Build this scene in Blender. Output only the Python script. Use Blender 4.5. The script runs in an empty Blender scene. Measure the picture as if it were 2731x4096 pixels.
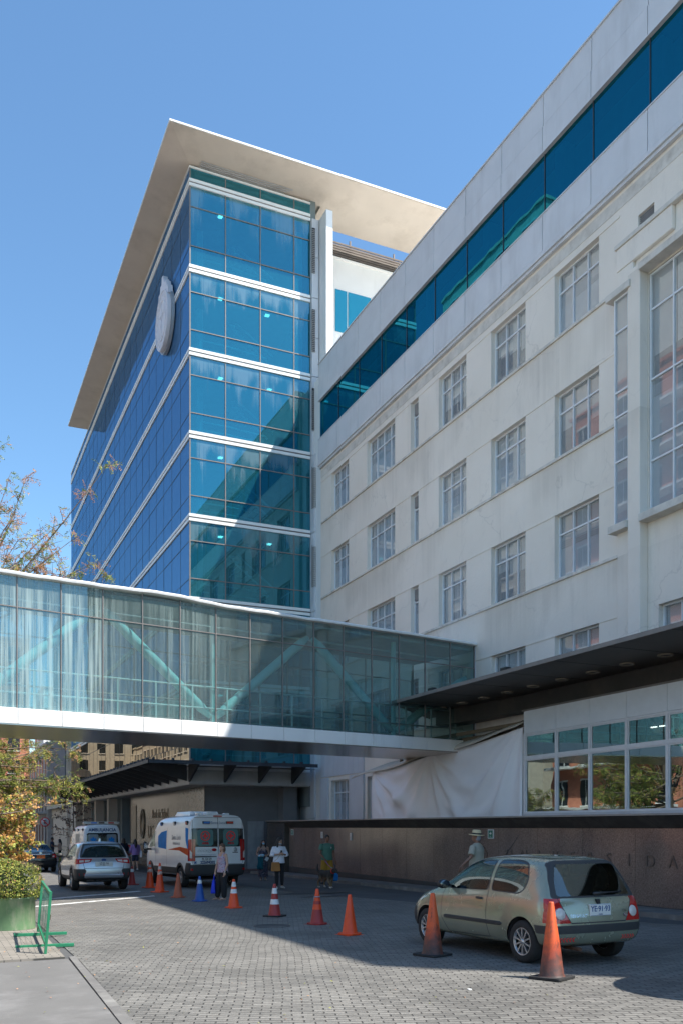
import bpy, bmesh, math, random
from math import sin, cos, pi, radians, sqrt, atan2
from mathutils import Vector, Matrix, Euler
random.seed(7)
SC = bpy.context.scene
COL = SC.collection
GA, GB = .263, -.0113


def gz(y):
    """height of the gently falling street at y"""
    return GA + GB * max(-60, min(y, 130))


class MB:
    """collects geometry, builds ONE mesh object"""
    def __init__(s):
        s.v = []; s.f = []; s.m = []; s.sm = []

    def add(s, vs, fs, mi=0, smooth=False):
        o = len(s.v)
        s.v += [tuple(p) for p in vs]
        for f in fs:
            s.f.append([o + i for i in f]); s.m.append(mi); s.sm.append(smooth)
        return s

    def box(s, a, b, mi=0, mat=None):
        x0, y0, z0 = a; x1, y1, z1 = b
        vs = [(x0, y0, z0), (x1, y0, z0), (x1, y1, z0), (x0, y1, z0), (x0, y0, z1), (x1, y0, z1), (x1, y1, z1), (x0, y1, z1)]
        if mat: vs = [mat @ Vector(p) for p in vs]
        return s.add(vs, [(3, 2, 1, 0), (4, 5, 6, 7), (0, 1, 5, 4), (1, 2, 6, 5), (2, 3, 7, 6), (3, 0, 4, 7)], mi)

    def quad(s, a, b, c, d, mi=0):
        return s.add([a, b, c, d], [(0, 1, 2, 3)], mi)

    def prism(s, poly, axis, a0, a1, mi=0, mat=None, smooth=False):
        """2-D polygon extruded along axis: x -> (a,p,q), y -> (p,a,q), z -> (p,q,a)"""
        def P(p, a):
            r = (a, p[0], p[1]) if axis == 'x' else ((p[0], a, p[1]) if axis == 'y' else (p[0], p[1], a))
            return mat @ Vector(r) if mat else r
        n = len(poly)
        vs = [P(p, a0) for p in poly] + [P(p, a1) for p in poly]
        fs = [list(range(n))[::-1], list(range(n, 2 * n))] + [(i, (i + 1) % n, n + (i + 1) % n, n + i) for i in range(n)]
        return s.add(vs, fs, mi, smooth)

    def rings(s, rs, mi=0, closed=True, cap=True, smooth=True):
        n = len(rs[0]); vs = [p for r in rs for p in r]; fs = []
        for k in range(len(rs) - 1):
            for i in range(n if closed else n - 1):
                j = (i + 1) % n
                fs.append((k * n + i, k * n + j, (k + 1) * n + j, (k + 1) * n + i))
        s.add(vs, fs, mi, smooth)
        if cap:
            o = len(s.v) - len(vs)
            for r in (list(range(n))[::-1], [(len(rs) - 1) * n + i for i in range(n)]):
                s.f.append([o + i for i in r]); s.m.append(mi); s.sm.append(False)
        return s

    def tube(s, pts, r, seg=8, mi=0, cap=True, flat=1.0, up=None, smooth=True):
        pts = [Vector(p) for p in pts]; rs = []; n = len(pts)
        rad = r if isinstance(r, (list, tuple)) else [r] * n
        prev = None
        for k in range(n):
            t = (pts[min(k + 1, n - 1)] - pts[max(k - 1, 0)])
            t = t.normalized() if t.length > 1e-9 else Vector((0, 0, 1))
            if prev is None:
                u = Vector(up) if up else (Vector((0, 0, 1)) if abs(t.z) < .9 else Vector((1, 0, 0)))
                a = u.cross(t).normalized()
            else:
                a = (prev - t * prev.dot(t)).normalized()
            b = t.cross(a); prev = a
            rs.append([pts[k] + a * rad[k] * cos(2 * pi * i / seg) + b * rad[k] * flat * sin(2 * pi * i / seg) for i in range(seg)])
        return s.rings(rs, mi, True, cap, smooth)

    def lathe(s, prof, c=(0, 0, 0), seg=20, mi=0, axis='z', cap=True, smooth=True):
        rs = []
        for r, h in prof:
            ring = []
            for i in range(seg):
                a = 2 * pi * i / seg
                p = (r * cos(a), r * sin(a), h) if axis == 'z' else ((h, r * cos(a), r * sin(a)) if axis == 'x' else (r * cos(a), h, r * sin(a)))
                ring.append((p[0] + c[0], p[1] + c[1], p[2] + c[2]))
            rs.append(ring)
        return s.rings(rs, mi, True, cap, smooth)

    def ell(s, c, r, seg=14, rg=8, mi=0, mat=None):
        rs = []
        for k in range(1, rg):
            a = pi * k / rg
            ring = [Vector((c[0] + r[0] * sin(a) * cos(2 * pi * i / seg), c[1] + r[1] * sin(a) * sin(2 * pi * i / seg), c[2] - r[2] * cos(a))) for i in range(seg)]
            rs.append([mat @ p for p in ring] if mat else ring)
        return s.rings(rs, mi, True, True, True)

    def mesh(s, name, mats, recalc=True):
        me = bpy.data.meshes.new(name)
        me.from_pydata(s.v, [], s.f)
        for m in (mats if isinstance(mats, (list, tuple)) else [mats]): me.materials.append(m)
        me.polygons.foreach_set('material_index', s.m)
        me.polygons.foreach_set('use_smooth', s.sm)
        if recalc:
            bm = bmesh.new(); bm.from_mesh(me)
            bmesh.ops.recalc_face_normals(bm, faces=bm.faces)
            bm.to_mesh(me); bm.free()
        me.update()
        return me

    def build(s, name, mats, parent=None, bevel=0, recalc=True, **tags):
        o = bpy.data.objects.new(name, s.mesh(name, mats, recalc)); COL.objects.link(o)
        if parent: o.parent = parent
        if bevel:
            b = o.modifiers.new('bevel', 'BEVEL'); b.width = bevel; b.segments = 2; b.limit_method = 'ANGLE'
        tag(o, **tags)
        return o


def tag(o, label=None, cat=None, group=None, kind=None):
    if label: o['label'] = label
    if cat: o['category'] = cat
    if group: o['group'] = group
    if kind: o['kind'] = kind
    return o


def empty(name, loc, label, cat, rz=0, group=None, rx=0, ry=0):
    o = bpy.data.objects.new(name, None); COL.objects.link(o)
    o.location = loc; o.rotation_euler = (rx, ry, rz); o.empty_display_size = .2
    return tag(o, label, cat, group)


def copy_tree(o, parent=None):
    c = o.copy(); COL.objects.link(c); c.parent = parent
    for ch in [x for x in COL.objects if x.parent == o]: copy_tree(ch, c)
    return c


def applied(o):
    """evaluated mesh of o (modifiers applied); o is removed"""
    dg = bpy.context.evaluated_depsgraph_get(); dg.update()
    me = bpy.data.meshes.new_from_object(o.evaluated_get(dg))
    d = o.data
    bpy.data.objects.remove(o)
    return me


def text_mb(mb, s, size, M, mi=0, depth=.004, shear=0, align='CENTER', sx=1, bold=0):
    """adds the outline of a text, laid in the XZ plane of M (x right, z up), to a MB"""
    cu = bpy.data.curves.new('lettering', 'FONT'); cu.body = s; cu.size = size; cu.extrude = depth / 2
    cu.align_x = align; cu.align_y = 'CENTER'; cu.shear = shear; cu.resolution_u = 3; cu.offset = bold
    o = bpy.data.objects.new('lettering', cu); COL.objects.link(o)
    dg = bpy.context.evaluated_depsgraph_get(); dg.update()
    me = bpy.data.meshes.new_from_object(o.evaluated_get(dg))
    bpy.data.objects.remove(o)
    R = Matrix(((sx, 0, 0, 0), (0, 0, -1, 0), (0, 1, 0, 0), (0, 0, 0, 1)))
    mb.add([M @ (R @ v.co) for v in me.vertices], [tuple(p.vertices) for p in me.polygons], mi)
    bpy.data.meshes.remove(me); bpy.data.curves.remove(cu)
    return mb


def frame_mat(origin, right, up=(0, 0, 1)):
    r = Vector(right).normalized(); u = Vector(up).normalized(); n = u.cross(r) * -1
    # x=right, y=into the surface, z=up
    y = u.cross(r)
    M = Matrix(((r.x, y.x, u.x, origin[0]), (r.y, y.y, u.y, origin[1]), (r.z, y.z, u.z, origin[2]), (0, 0, 0, 1)))
    return M
# ------------------------------------------------------------------ materials
def nt(name):
    m = bpy.data.materials.new(name); m.use_nodes = True
    t = m.node_tree; t.nodes.clear()
    out = t.nodes.new('ShaderNodeOutputMaterial')
    return m, t, out


def N(t, ty, **kw):
    n = t.nodes.new(ty)
    for k, v in kw.items():
        if k[0] == '_': n.inputs[k[1:].replace('_', ' ')].default_value = v
        else: setattr(n, k, v)
    return n


def coords(t, scale=(1, 1, 1), rot=(0, 0, 0), kind='Object', loc=(0, 0, 0)):
    tc = N(t, 'ShaderNodeTexCoord'); mp = N(t, 'ShaderNodeMapping')
    mp.inputs['Scale'].default_value = scale; mp.inputs['Rotation'].default_value = rot; mp.inputs['Location'].default_value = loc
    t.links.new(tc.outputs[kind], mp.inputs[0])
    return mp.outputs[0]


def noise(t, vec, sc, det=4, rough=.55, dist=0):
    n = N(t, 'ShaderNodeTexNoise'); n.inputs['Scale'].default_value = sc; n.inputs['Detail'].default_value = det
    n.inputs['Roughness'].default_value = rough; n.inputs['Distortion'].default_value = dist
    t.links.new(vec, n.inputs['Vector'])
    return n.outputs['Fac']


def ramp(t, fac, stops):
    r = N(t, 'ShaderNodeValToRGB'); cr = r.color_ramp
    while len(cr.elements) > 1: cr.elements.remove(cr.elements[-1])
    cr.elements[0].position = stops[0][0]; cr.elements[0].color = c4(stops[0][1])
    for p, c in stops[1:]:
        e = cr.elements.new(p); e.color = c4(c)
    t.links.new(fac, r.inputs[0])
    return r.outputs['Color']


def c4(c):
    if isinstance(c, (int, float)): return (c, c, c, 1)
    return (c[0], c[1], c[2], 1)


def mixc(t, fac, a, b, mode='MIX'):
    n = N(t, 'ShaderNodeMix', data_type='RGBA', blend_type=mode)
    for i, x in ((0, fac), (6, a), (7, b)):
        if hasattr(x, 'links'): t.links.new(x, n.inputs[i])
        else: n.inputs[i].default_value = x if i == 0 else c4(x)
    return n.outputs[2]


def bump(t, h, strength, dist=.01):
    b = N(t, 'ShaderNodeBump'); b.inputs['Strength'].default_value = strength; b.inputs['Distance'].default_value = dist
    t.links.new(h, b.inputs['Height'])
    return b.outputs[0]


def princ(t, out, col, rough=.5, metal=0, nrm=None, coat=0, spec=.5, emis=None, es=0, sheen=0, trans=0):
    p = N(t, 'ShaderNodeBsdfPrincipled')
    if hasattr(col, 'links'): t.links.new(col, p.inputs['Base Color'])
    else: p.inputs['Base Color'].default_value = c4(col)
    if hasattr(rough, 'links'): t.links.new(rough, p.inputs['Roughness'])
    else: p.inputs['Roughness'].default_value = rough
    p.inputs['Metallic'].default_value = metal; p.inputs['Coat Weight'].default_value = coat; p.inputs['Coat Roughness'].default_value = .04
    p.inputs['Specular IOR Level'].default_value = spec
    if sheen: p.inputs['Sheen Weight'].default_value = sheen
    if nrm: t.links.new(nrm, p.inputs['Normal'])
    if emis: p.inputs['Emission Color'].default_value = c4(emis); p.inputs['Emission Strength'].default_value = es
    if out: t.links.new(p.outputs[0], out.inputs[0])
    return p


def pm(name, col, rough=.6, metal=0, var=.12, vs=3., bmp=0, bs=40., coat=0, spec=.5, dirt=None, stretch=1., ds=1.5, dmin=.5, dmax=.75, emis=None, es=0):
    """painted / plain material with tone variation, optional stains (stretch>1: long vertical streaks) and fine relief"""
    m, t, out = nt(name)
    v = coords(t)
    f = noise(t, v, vs)
    lo = tuple(max(0, c * (1 - var)) for c in col); hi = tuple(min(1, c * (1 + var)) for c in col)
    c = ramp(t, f, [(.3, lo), (.7, hi)])
    if dirt:
        v2 = coords(t, (1, 1, 1 / stretch))
        d = ramp(t, noise(t, v2, ds, 6, .65), [(dmin, 0), (dmax, 1)])
        c = mixc(t, d, c, dirt)
    nr = bump(t, noise(t, v, bs, 3), bmp) if bmp else None
    princ(t, out, c, rough, metal, nr, coat, spec, emis, es)
    return m


M = {}
M['plaster'] = None


def mk_plaster():
    m, t, out = nt('weathered_plaster')
    v = coords(t)
    base = ramp(t, noise(t, v, .5, 5), [(.3, (.765, .695, .605)), (.7, (.825, .755, .67))])
    st = ramp(t, noise(t, coords(t, (1, 1, .22)), 1.6, 7, .7), [(.54, 0), (.82, .35)])
    c = mixc(t, st, base, (.45, .41, .36))
    pt = ramp(t, noise(t, coords(t, loc=(7, 3, 1)), .9, 8, .72), [(.60, 0), (.73, .28)])
    c = mixc(t, pt, c, (.40, .365, .33))
    # rain runs under the sill courses, fine cracks
    sp = N(t, 'ShaderNodeSeparateXYZ'); t.links.new(v, sp.inputs[0])
    a = N(t, 'ShaderNodeMath', operation='MULTIPLY_ADD'); a.inputs[1].default_value = -1 / 3.59; a.inputs[2].default_value = 16.44 / 3.59 + 10; t.links.new(sp.outputs[2], a.inputs[0])
    fr = N(t, 'ShaderNodeMath', operation='FRACT'); t.links.new(a.outputs[0], fr.inputs[0])
    le = N(t, 'ShaderNodeMath', operation='MULTIPLY'); t.links.new(noise(t, coords(t, (5, 5, .05)), 1, 5, .7), le.inputs[0]); t.links.new(ramp(t, noise(t, coords(t, (.5, .5, .3)), 1, 2), [(.40, .2), (.65, 1)]), le.inputs[1])
    sb = N(t, 'ShaderNodeMath', operation='SUBTRACT'); t.links.new(le.outputs[0], sb.inputs[0]); t.links.new(fr.outputs[0], sb.inputs[1])
    mr = N(t, 'ShaderNodeMapRange'); mr.inputs['From Max'].default_value = .4; mr.inputs['To Max'].default_value = .32; t.links.new(sb.outputs[0], mr.inputs[0])
    c = mixc(t, mr.outputs[0], c, (.42, .37, .31))
    vo = N(t, 'ShaderNodeTexVoronoi', feature='DISTANCE_TO_EDGE'); vo.inputs['Scale'].default_value = .45
    wv = N(t, 'ShaderNodeVectorMath', operation='ADD'); nz = N(t, 'ShaderNodeTexNoise'); nz.inputs['Scale'].default_value = 1.5; nz.inputs['Detail'].default_value = 6; t.links.new(v, nz.inputs['Vector']); t.links.new(v, wv.inputs[0]); t.links.new(nz.outputs['Color'], wv.inputs[1]); t.links.new(wv.outputs[0], vo.inputs['Vector'])
    ck = N(t, 'ShaderNodeMath', operation='MULTIPLY'); t.links.new(ramp(t, vo.outputs['Distance'], [(.0, 1), (.012, 0)]), ck.inputs[0]); t.links.new(ramp(t, noise(t, coords(t, loc=(2, 8, 5)), .35, 3), [(.50, 0), (.62, .25)]), ck.inputs[1])
    c = mixc(t, ck.outputs[0], c, (.33, .30, .27))
    nr = bump(t, noise(t, v, 9, 6), .35, .02)
    princ(t, out, c, .85, 0, nr, 0, .3)
    return m


M['plaster'] = mk_plaster()
M['ledge'] = pm('stained_ledge', (.64, .60, .54), .85, dirt=(.40, .36, .31), ds=2.2, dmin=.5, dmax=.8, bmp=.3, bs=20)
M['panel'] = pm('pale_panel', (.62, .63, .65), .45, var=.05, vs=1.2, dirt=(.48, .48, .49), stretch=5, ds=1.2, dmin=.5, dmax=.85, bmp=.04, bs=6)
M['white_panel'] = pm('white_panel', (.80, .79, .77), .5, var=.03, vs=1.0, dirt=(.62, .60, .57), stretch=6, ds=1.6, dmin=.55, dmax=.85)
M['white_frame'] = pm('white_frame', (.74, .75, .77), .4, var=.05)
M['dark_gap'] = pm('dark_gap', (.03, .03, .035), .9)
M['soffit'] = pm('warm_soffit', (.62, .55, .465), .75, var=.06, vs=.6, dirt=(.50, .435, .36), stretch=1, ds=.8, dmin=.5, dmax=.8)
M['band'] = pm('white_band', (.82, .82, .80), .4, var=.03, dirt=(.6, .6, .58), ds=2, dmin=.6, dmax=.85)
M['mullion'] = pm('grey_mullion', (.20, .18, .17), .5)
M['grey_metal'] = pm('grey_metal', (.34, .35, .37), .5, .3, dirt=(.22, .22, .23), stretch=4)
M['louver'] = pm('louver_grey', (.30, .295, .29), .6)
M['dark_steel'] = pm('dark_steel', (.06, .065, .075), .5, .4)
M['fascia'] = pm('fascia_grey', (.50, .50, .50), .5, var=.05, dirt=(.38, .37, .36), stretch=4, ds=1.5, dmin=.5, dmax=.8)
M['grey_wall'] = pm('grey_wall', (.18, .18, .19), .55, var=.06, bmp=.05)
M['dark_int'] = pm('dark_interior', (.04, .04, .045), .9)
M['black_soffit'] = pm('black_soffit', (.048, .039, .034), .45, var=.2, vs=1.5, dirt=(.085, .065, .048), ds=1.0, dmin=.5, dmax=.75)
M['brass'] = pm('dull_brass', (.24, .20, .15), .4, .3)
M['concrete'] = pm('concrete', (.42, .40, .37), .85, dirt=(.30, .28, .26), bmp=.2)
M['lamp'] = pm('ceiling_lamp', (.9, .9, .85), .5, emis=(1, .97, .9), es=3)
M['black_plastic'] = pm('black_plastic', (.018, .018, .02), .5, var=.2)
M['rubber'] = pm('tyre_rubber', (.022, .021, .021), .85, var=.25, vs=14)
M['chrome'] = pm('chrome', (.75, .75, .77), .18, .95, var=.03)
M['rim'] = pm('wheel_rim', (.55, .56, .58), .3, .8, var=.05)
M['white_paint'] = pm('white_vehicle_paint', (.72, .73, .74), .25, var=.03, coat=.5, dirt=(.60, .59, .57), ds=1.2, dmin=.55, dmax=.9)
M['amb_grey'] = pm('grey_bumper_plastic', (.035, .036, .038), .6, var=.1)
M['red_lens'] = pm('red_lens', (.42, .012, .012), .12, coat=.6, var=.15, vs=20)
M['clear_lens'] = pm('clear_lens', (.62, .58, .56), .12, coat=.6)
M['amber'] = pm('amber_lens', (.6, .2, .02), .2, coat=.5)
M['blue_lens'] = pm('blue_lens', (.03, .15, .5), .2, coat=.5)
M['plate'] = pm('plate_white', (.68, .68, .66), .45, var=.04)
M['orange_plate'] = pm('plate_orange', (.85, .18, .02), .45)
M['ink'] = pm('ink_black', (.02, .02, .025), .6)
M['ink_blue'] = pm('ink_blue', (.02, .07, .22), .5)
M['ink_red'] = pm('ink_red', (.75, .03, .03), .5)
M['blue_decal'] = pm('blue_decal', (.010, .20, .56), .6, spec=.15)
M['teal_glass_decal'] = pm('frosted_teal', (.07, .17, .17), .35)
M['green_paint'] = pm('green_paint', (.02, .20, .095), .45, var=.15)
M['wire'] = pm('green_wire', (.03, .13, .08), .5)
M['planter'] = pm('planter_green', (.13, .235, .115), .6, var=.15, dirt=(.26, .31, .20), stretch=3, ds=5, dmin=.48, dmax=.62, bmp=.1)
M['rust'] = pm('rusty_edge', (.10, .05, .03), .9)
M['soil'] = pm('soil', (.05, .035, .025), .95)


def mk_glass(name, tcol, gcol, fac, dif=None, dfac=.0, wav=.0, rough=0., wsc=1.5, streak=0, fres=.0, drip=0):
    """architectural glass: tinted see-through + tinted mirror + a film of dust (optionally in long vertical streaks)"""
    m, t, out = nt(name)
    tr = N(t, 'ShaderNodeBsdfTransparent'); tr.inputs[0].default_value = c4(tcol)
    gl = N(t, 'ShaderNodeBsdfGlossy'); gl.inputs['Color'].default_value = c4(gcol); gl.inputs['Roughness'].default_value = rough
    if wav:
        b = bump(t, noise(t, coords(t), wsc, 2), wav, .05); t.links.new(b, gl.inputs['Normal'])
    mx = N(t, 'ShaderNodeMixShader')
    if fres:
        lw = N(t, 'ShaderNodeLayerWeight'); lw.inputs[0].default_value = .35
        mr = N(t, 'ShaderNodeMapRange'); mr.inputs['To Min'].default_value = fac; mr.inputs['To Max'].default_value = min(1, fac + fres)
        t.links.new(lw.outputs['Fresnel'], mr.inputs[0]); t.links.new(mr.outputs[0], mx.inputs[0])
    else:
        mx.inputs[0].default_value = fac
    t.links.new(tr.outputs[0], mx.inputs[1]); t.links.new(gl.outputs[0], mx.inputs[2])
    last = mx.outputs[0]
    if dif:
        d = N(t, 'ShaderNodeBsdfDiffuse'); d.inputs[0].default_value = c4(dif)
        m2 = N(t, 'ShaderNodeMixShader'); m2.inputs[0].default_value = dfac
        if streak:
            v = coords(t, (5.5, 5.5, .12))
            big = noise(t, coords(t, (.30, .30, .06), loc=(-3.05, .2, 0)), 1.0, 2)
            s1 = ramp(t, noise(t, v, 1.6, 5, .7), [(.44, 0), (.66, 1)])
            sx_ = N(t, 'ShaderNodeSeparateXYZ'); t.links.new(coords(t), sx_.inputs[0]); mr_ = N(t, 'ShaderNodeMapRange'); mr_.inputs['From Min'].default_value = 7.5; mr_.inputs['From Max'].default_value = 13; t.links.new(sx_.outputs[0], mr_.inputs[0]); b0 = ramp(t, big, [(.32, .15), (.60, 1)]); bm_x = N(t, 'ShaderNodeMath', operation='MULTIPLY'); t.links.new(b0, bm_x.inputs[0]); t.links.new(mr_.outputs[0], bm_x.inputs[1]); b1 = bm_x.outputs[0]
            mm = N(t, 'ShaderNodeMath', operation='MULTIPLY'); t.links.new(s1, mm.inputs[0]); t.links.new(b1, mm.inputs[1])
            ma = N(t, 'ShaderNodeMath', operation='MULTIPLY_ADD'); ma.inputs[1].default_value = streak; ma.inputs[2].default_value = dfac
            t.links.new(mm.outputs[0], ma.inputs[0]); t.links.new(ma.outputs[0], m2.inputs[0])
        t.links.new(last, m2.inputs[1]); t.links.new(d.outputs[0], m2.inputs[2]); last = m2.outputs[0]
    if drip:    # chalky runs left by rain under every floor band
        sp = N(t, 'ShaderNodeSeparateXYZ'); t.links.new(coords(t), sp.inputs[0])
        a = N(t, 'ShaderNodeMath', operation='MULTIPLY_ADD'); a.inputs[1].default_value = -1 / 3.862; a.inputs[2].default_value = 31.85 / 3.862 + 10; t.links.new(sp.outputs[2], a.inputs[0])
        fr = N(t, 'ShaderNodeMath', operation='FRACT'); t.links.new(a.outputs[0], fr.inputs[0])
        ln = noise(t, coords(t, (9, 9, .02)), 1, 4, .75); big = ramp(t, noise(t, coords(t, (1.3, 1.3, .4)), 1, 2), [(.42, .25), (.62, 1)])
        le = N(t, 'ShaderNodeMath', operation='MULTIPLY'); t.links.new(ln, le.inputs[0]); t.links.new(big, le.inputs[1])
        sb = N(t, 'ShaderNodeMath', operation='SUBTRACT'); t.links.new(le.outputs[0], sb.inputs[0]); t.links.new(fr.outputs[0], sb.inputs[1])
        sh_ = N(t, 'ShaderNodeMapRange'); sh_.inputs['From Min'].default_value = .0; sh_.inputs['From Max'].default_value = .30; sh_.inputs['To Max'].default_value = drip; t.links.new(sb.outputs[0], sh_.inputs[0])
        dd = N(t, 'ShaderNodeBsdfDiffuse'); dd.inputs[0].default_value = c4((.62, .72, .75))
        m3 = N(t, 'ShaderNodeMixShader'); t.links.new(sh_.outputs[0], m3.inputs[0]); t.links.new(last, m3.inputs[1]); t.links.new(dd.outputs[0], m3.inputs[2]); last = m3.outputs[0]
    t.links.new(last, out.inputs[0])
    return m


M['tower_glass'] = mk_glass('tower_glass', (.06, .36, .43), (.16, .52, .66), .40, (.05, .38, .48), .14, .02, 0, .5, drip=.15)
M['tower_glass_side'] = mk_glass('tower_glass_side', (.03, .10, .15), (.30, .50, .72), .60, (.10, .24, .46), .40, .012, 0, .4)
M['ribbon_glass'] = mk_glass('ribbon_glass', (.01, .20, .27), (.03, .32, .44), .55, (.01, .13, .18), .12, .03, 0, .6)
M['bridge_glass'] = mk_glass('bridge_glass', (.41, .62, .63), (.52, .66, .68), .22, (.50, .62, .59), .07, .04, 0, .9, streak=.62)
M['window_glass'] = mk_glass('window_glass', (.78, .82, .84), (.80, .84, .88), .22, (.60, .62, .63), .30, .012, 0, .7)
M['pav_glass'] = mk_glass('pavilion_glass', (.30, .36, .36), (.66, .82, .82), .40, None, 0, .05, 0, .8)
M['block_glass'] = mk_glass('block_glass', (.05, .35, .42), (.15, .62, .72), .5, (.05, .42, .5), .3)
M['car_glass'] = mk_glass('car_glass', (.32, .40, .38), (.8, .9, .9), .10, None, 0, 0, 0, fres=.75)
M['dark_car_glass'] = mk_glass('dark_car_glass', (.10, .13, .14), (.7, .85, .9), .12, None, 0, 0, 0, fres=.7)


def mk_granite():
    m, t, out = nt('polished_granite')
    v = coords(t)
    f = noise(t, v, 28, 4, .8)
    c = ramp(t, f, [(.30, (.085, .066, .056)), (.5, (.22, .16, .13)), (.72, (.35, .265, .22))])
    big = ramp(t, noise(t, coords(t, (1, 1, .35)), .9, 4), [(.35, (.72, .72, .74)), (.7, (1.1, 1.05, 1))])
    c = mixc(t, 1, c, big, 'MULTIPLY')
    princ(t, out, c, .16, 0, bump(t, noise(t, v, .8, 3), .03, .05), 0, .5)
    return m


M['granite'] = mk_granite()
M['granite_dark'] = pm('dark_granite', (.07, .058, .05), .25, var=.4, vs=30)
M['cap'] = pm('dark_cap_stone', (.055, .048, .042), .5, var=.25, vs=4, dirt=(.09, .08, .07), ds=2)
M['cap_edge'] = pm('cap_edge', (.30, .26, .23), .6)


def mk_marble():
    m, t, out = nt('polished_beige_stone')
    v = coords(t)
    c = ramp(t, noise(t, v, 6, 6, .7, .6), [(.3, (.085, .077, .060)), (.7, (.145, .13, .10))])
    princ(t, out, c, .20, 0, bump(t, noise(t, v, .7, 2), .06, .05), 0, .45)
    return m


M['marble'] = mk_marble()


def mk_cloth(name, col, var=.06):
    m, t, out = nt(name)
    v = coords(t)
    c = ramp(t, noise(t, v, 1.2, 5), [(.3, tuple(x * (1 - var) for x in col)), (.7, tuple(min(1, x * (1 + var)) for x in col))])
    princ(t, out, c, .85, 0, bump(t, noise(t, v, 60, 2), .05, .005), 0, .2)
    return m


M['tarp'] = mk_cloth('white_tarp', (.88, .88, .91), .02)
M['tarp_roof'] = mk_cloth('beige_tarp', (.58, .54, .47))


def mk_cobble():
    m, t, out = nt('cobblestones')
    v0 = coords(t, (1, 1, 1), (0, 0, radians(20)))
    # wobble so that rows are hand laid
    nz = N(t, 'ShaderNodeTexNoise'); nz.inputs['Scale'].default_value = .55; nz.inputs['Detail'].default_value = 3
    t.links.new(v0, nz.inputs['Vector'])
    sub = N(t, 'ShaderNodeVectorMath', operation='SUBTRACT'); sub.inputs[1].default_value = (.5, .5, .5); t.links.new(nz.outputs['Color'], sub.inputs[0])
    sc = N(t, 'ShaderNodeVectorMath', operation='SCALE'); sc.inputs['Scale'].default_value = .15; t.links.new(sub.outputs[0], sc.inputs[0])
    ad = N(t, 'ShaderNodeVectorMath', operation='ADD'); t.links.new(v0, ad.inputs[0]); t.links.new(sc.outputs[0], ad.inputs[1])
    nz2 = N(t, 'ShaderNodeTexNoise'); nz2.inputs['Scale'].default_value = 9; nz2.inputs['Detail'].default_value = 2
    t.links.new(v0, nz2.inputs['Vector'])
    sc2 = N(t, 'ShaderNodeVectorMath', operation='SCALE'); sc2.inputs['Scale'].default_value = .03; t.links.new(nz2.outputs['Color'], sc2.inputs[0])
    ad2 = N(t, 'ShaderNodeVectorMath', operation='ADD'); t.links.new(ad.outputs[0], ad2.inputs[0]); t.links.new(sc2.outputs[0], ad2.inputs[1])
    b = N(t, 'ShaderNodeTexBrick'); b.offset = .5
    b.inputs['Scale'].default_value = 1; b.inputs['Brick Width'].default_value = .205; b.inputs['Row Height'].default_value = .098
    b.inputs['Mortar Size'].default_value = .010; b.inputs['Mortar Smooth'].default_value = .6; b.inputs['Bias'].default_value = 0
    b.inputs['Color1'].default_value = c4((.142, .135, .122)); b.inputs['Color2'].default_value = c4((.215, .204, .184)); b.inputs['Mortar'].default_value = c4((.062, .058, .053))
    t.links.new(ad2.outputs[0], b.inputs['Vector'])
    v = coords(t)
    tone = ramp(t, noise(t, v, .45, 5), [(.3, .80), (.7, 1.18)])
    c = mixc(t, 1, b.outputs['Color'], tone, 'MULTIPLY')
    fine = ramp(t, noise(t, v, 34, 3), [(.3, .82), (.7, 1.15)])
    c = mixc(t, 1, c, fine, 'MULTIPLY')
    # pale sandy wear
    w = ramp(t, noise(t, coords(t, loc=(3, 9, 0)), .7, 6, .7), [(.58, 0), (.72, .35)])
    c = mixc(t, w, c, (.27, .255, .225))
    oil = ramp(t, noise(t, coords(t, loc=(1, 4, 0)), .38, 4, .6), [(.56, 0), (.68, .45)])
    c = mixc(t, oil, c, (.07, .068, .065))
    inv = N(t, 'ShaderNodeMath', operation='SUBTRACT'); inv.inputs[0].default_value = 1; t.links.new(b.outputs['Fac'], inv.inputs[1])
    hh = N(t, 'ShaderNodeMath', operation='MULTIPLY_ADD'); hh.inputs[1].default_value = 1; t.links.new(inv.outputs[0], hh.inputs[0])
    nn = noise(t, v, 16, 3); mu = N(t, 'ShaderNodeMath', operation='MULTIPLY'); mu.inputs[1].default_value = .8; t.links.new(nn, mu.inputs[0])
    t.links.new(mu.outputs[0], hh.inputs[2])
    princ(t, out, c, .62, 0, bump(t, hh.outputs[0], .75, .02), 0, .35)
    return m


M['cobble'] = mk_cobble()
M['asphalt'] = pm('asphalt', (.145, .14, .132), .85, var=.12, vs=1.2, bmp=.5, bs=120, dirt=(.26, .25, .24), ds=.8, dmin=.5, dmax=.8)
M['road'] = pm('dark_asphalt', (.085, .084, .083), .8, var=.18, vs=.8, bmp=.4, bs=90, dirt=(.065, .065, .068), ds=.5, dmin=.5, dmax=.7)
M['kerb'] = pm('kerb_concrete', (.15, .143, .134), .85, bmp=.2, var=.12, dirt=(.25, .24, .22))
M['road_paint'] = pm('worn_road_paint', (.70, .70, .68), .7, dirt=(.22, .21, .20), ds=5, dmin=.46, dmax=.66)


def mk_tile():
    m, t, out = nt('pavement_tiles')
    b = N(t, 'ShaderNodeTexBrick'); b.offset = .5
    b.inputs['Scale'].default_value = 1; b.inputs['Brick Width'].default_value = .22; b.inputs['Row Height'].default_value = .11; b.inputs['Mortar Size'].default_value = .008
    b.inputs['Color1'].default_value = c4((.24, .215, .18)); b.inputs['Color2'].default_value = c4((.30, .27, .23)); b.inputs['Mortar'].default_value = c4((.09, .085, .075))
    t.links.new(coords(t), b.inputs['Vector'])
    c = mixc(t, 1, b.outputs['Color'], ramp(t, noise(t, coords(t), 1.5, 5), [(.3, .8), (.7, 1.1)]), 'MULTIPLY')
    princ(t, out, c, .8, 0, None, 0, .3)
    return m


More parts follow.
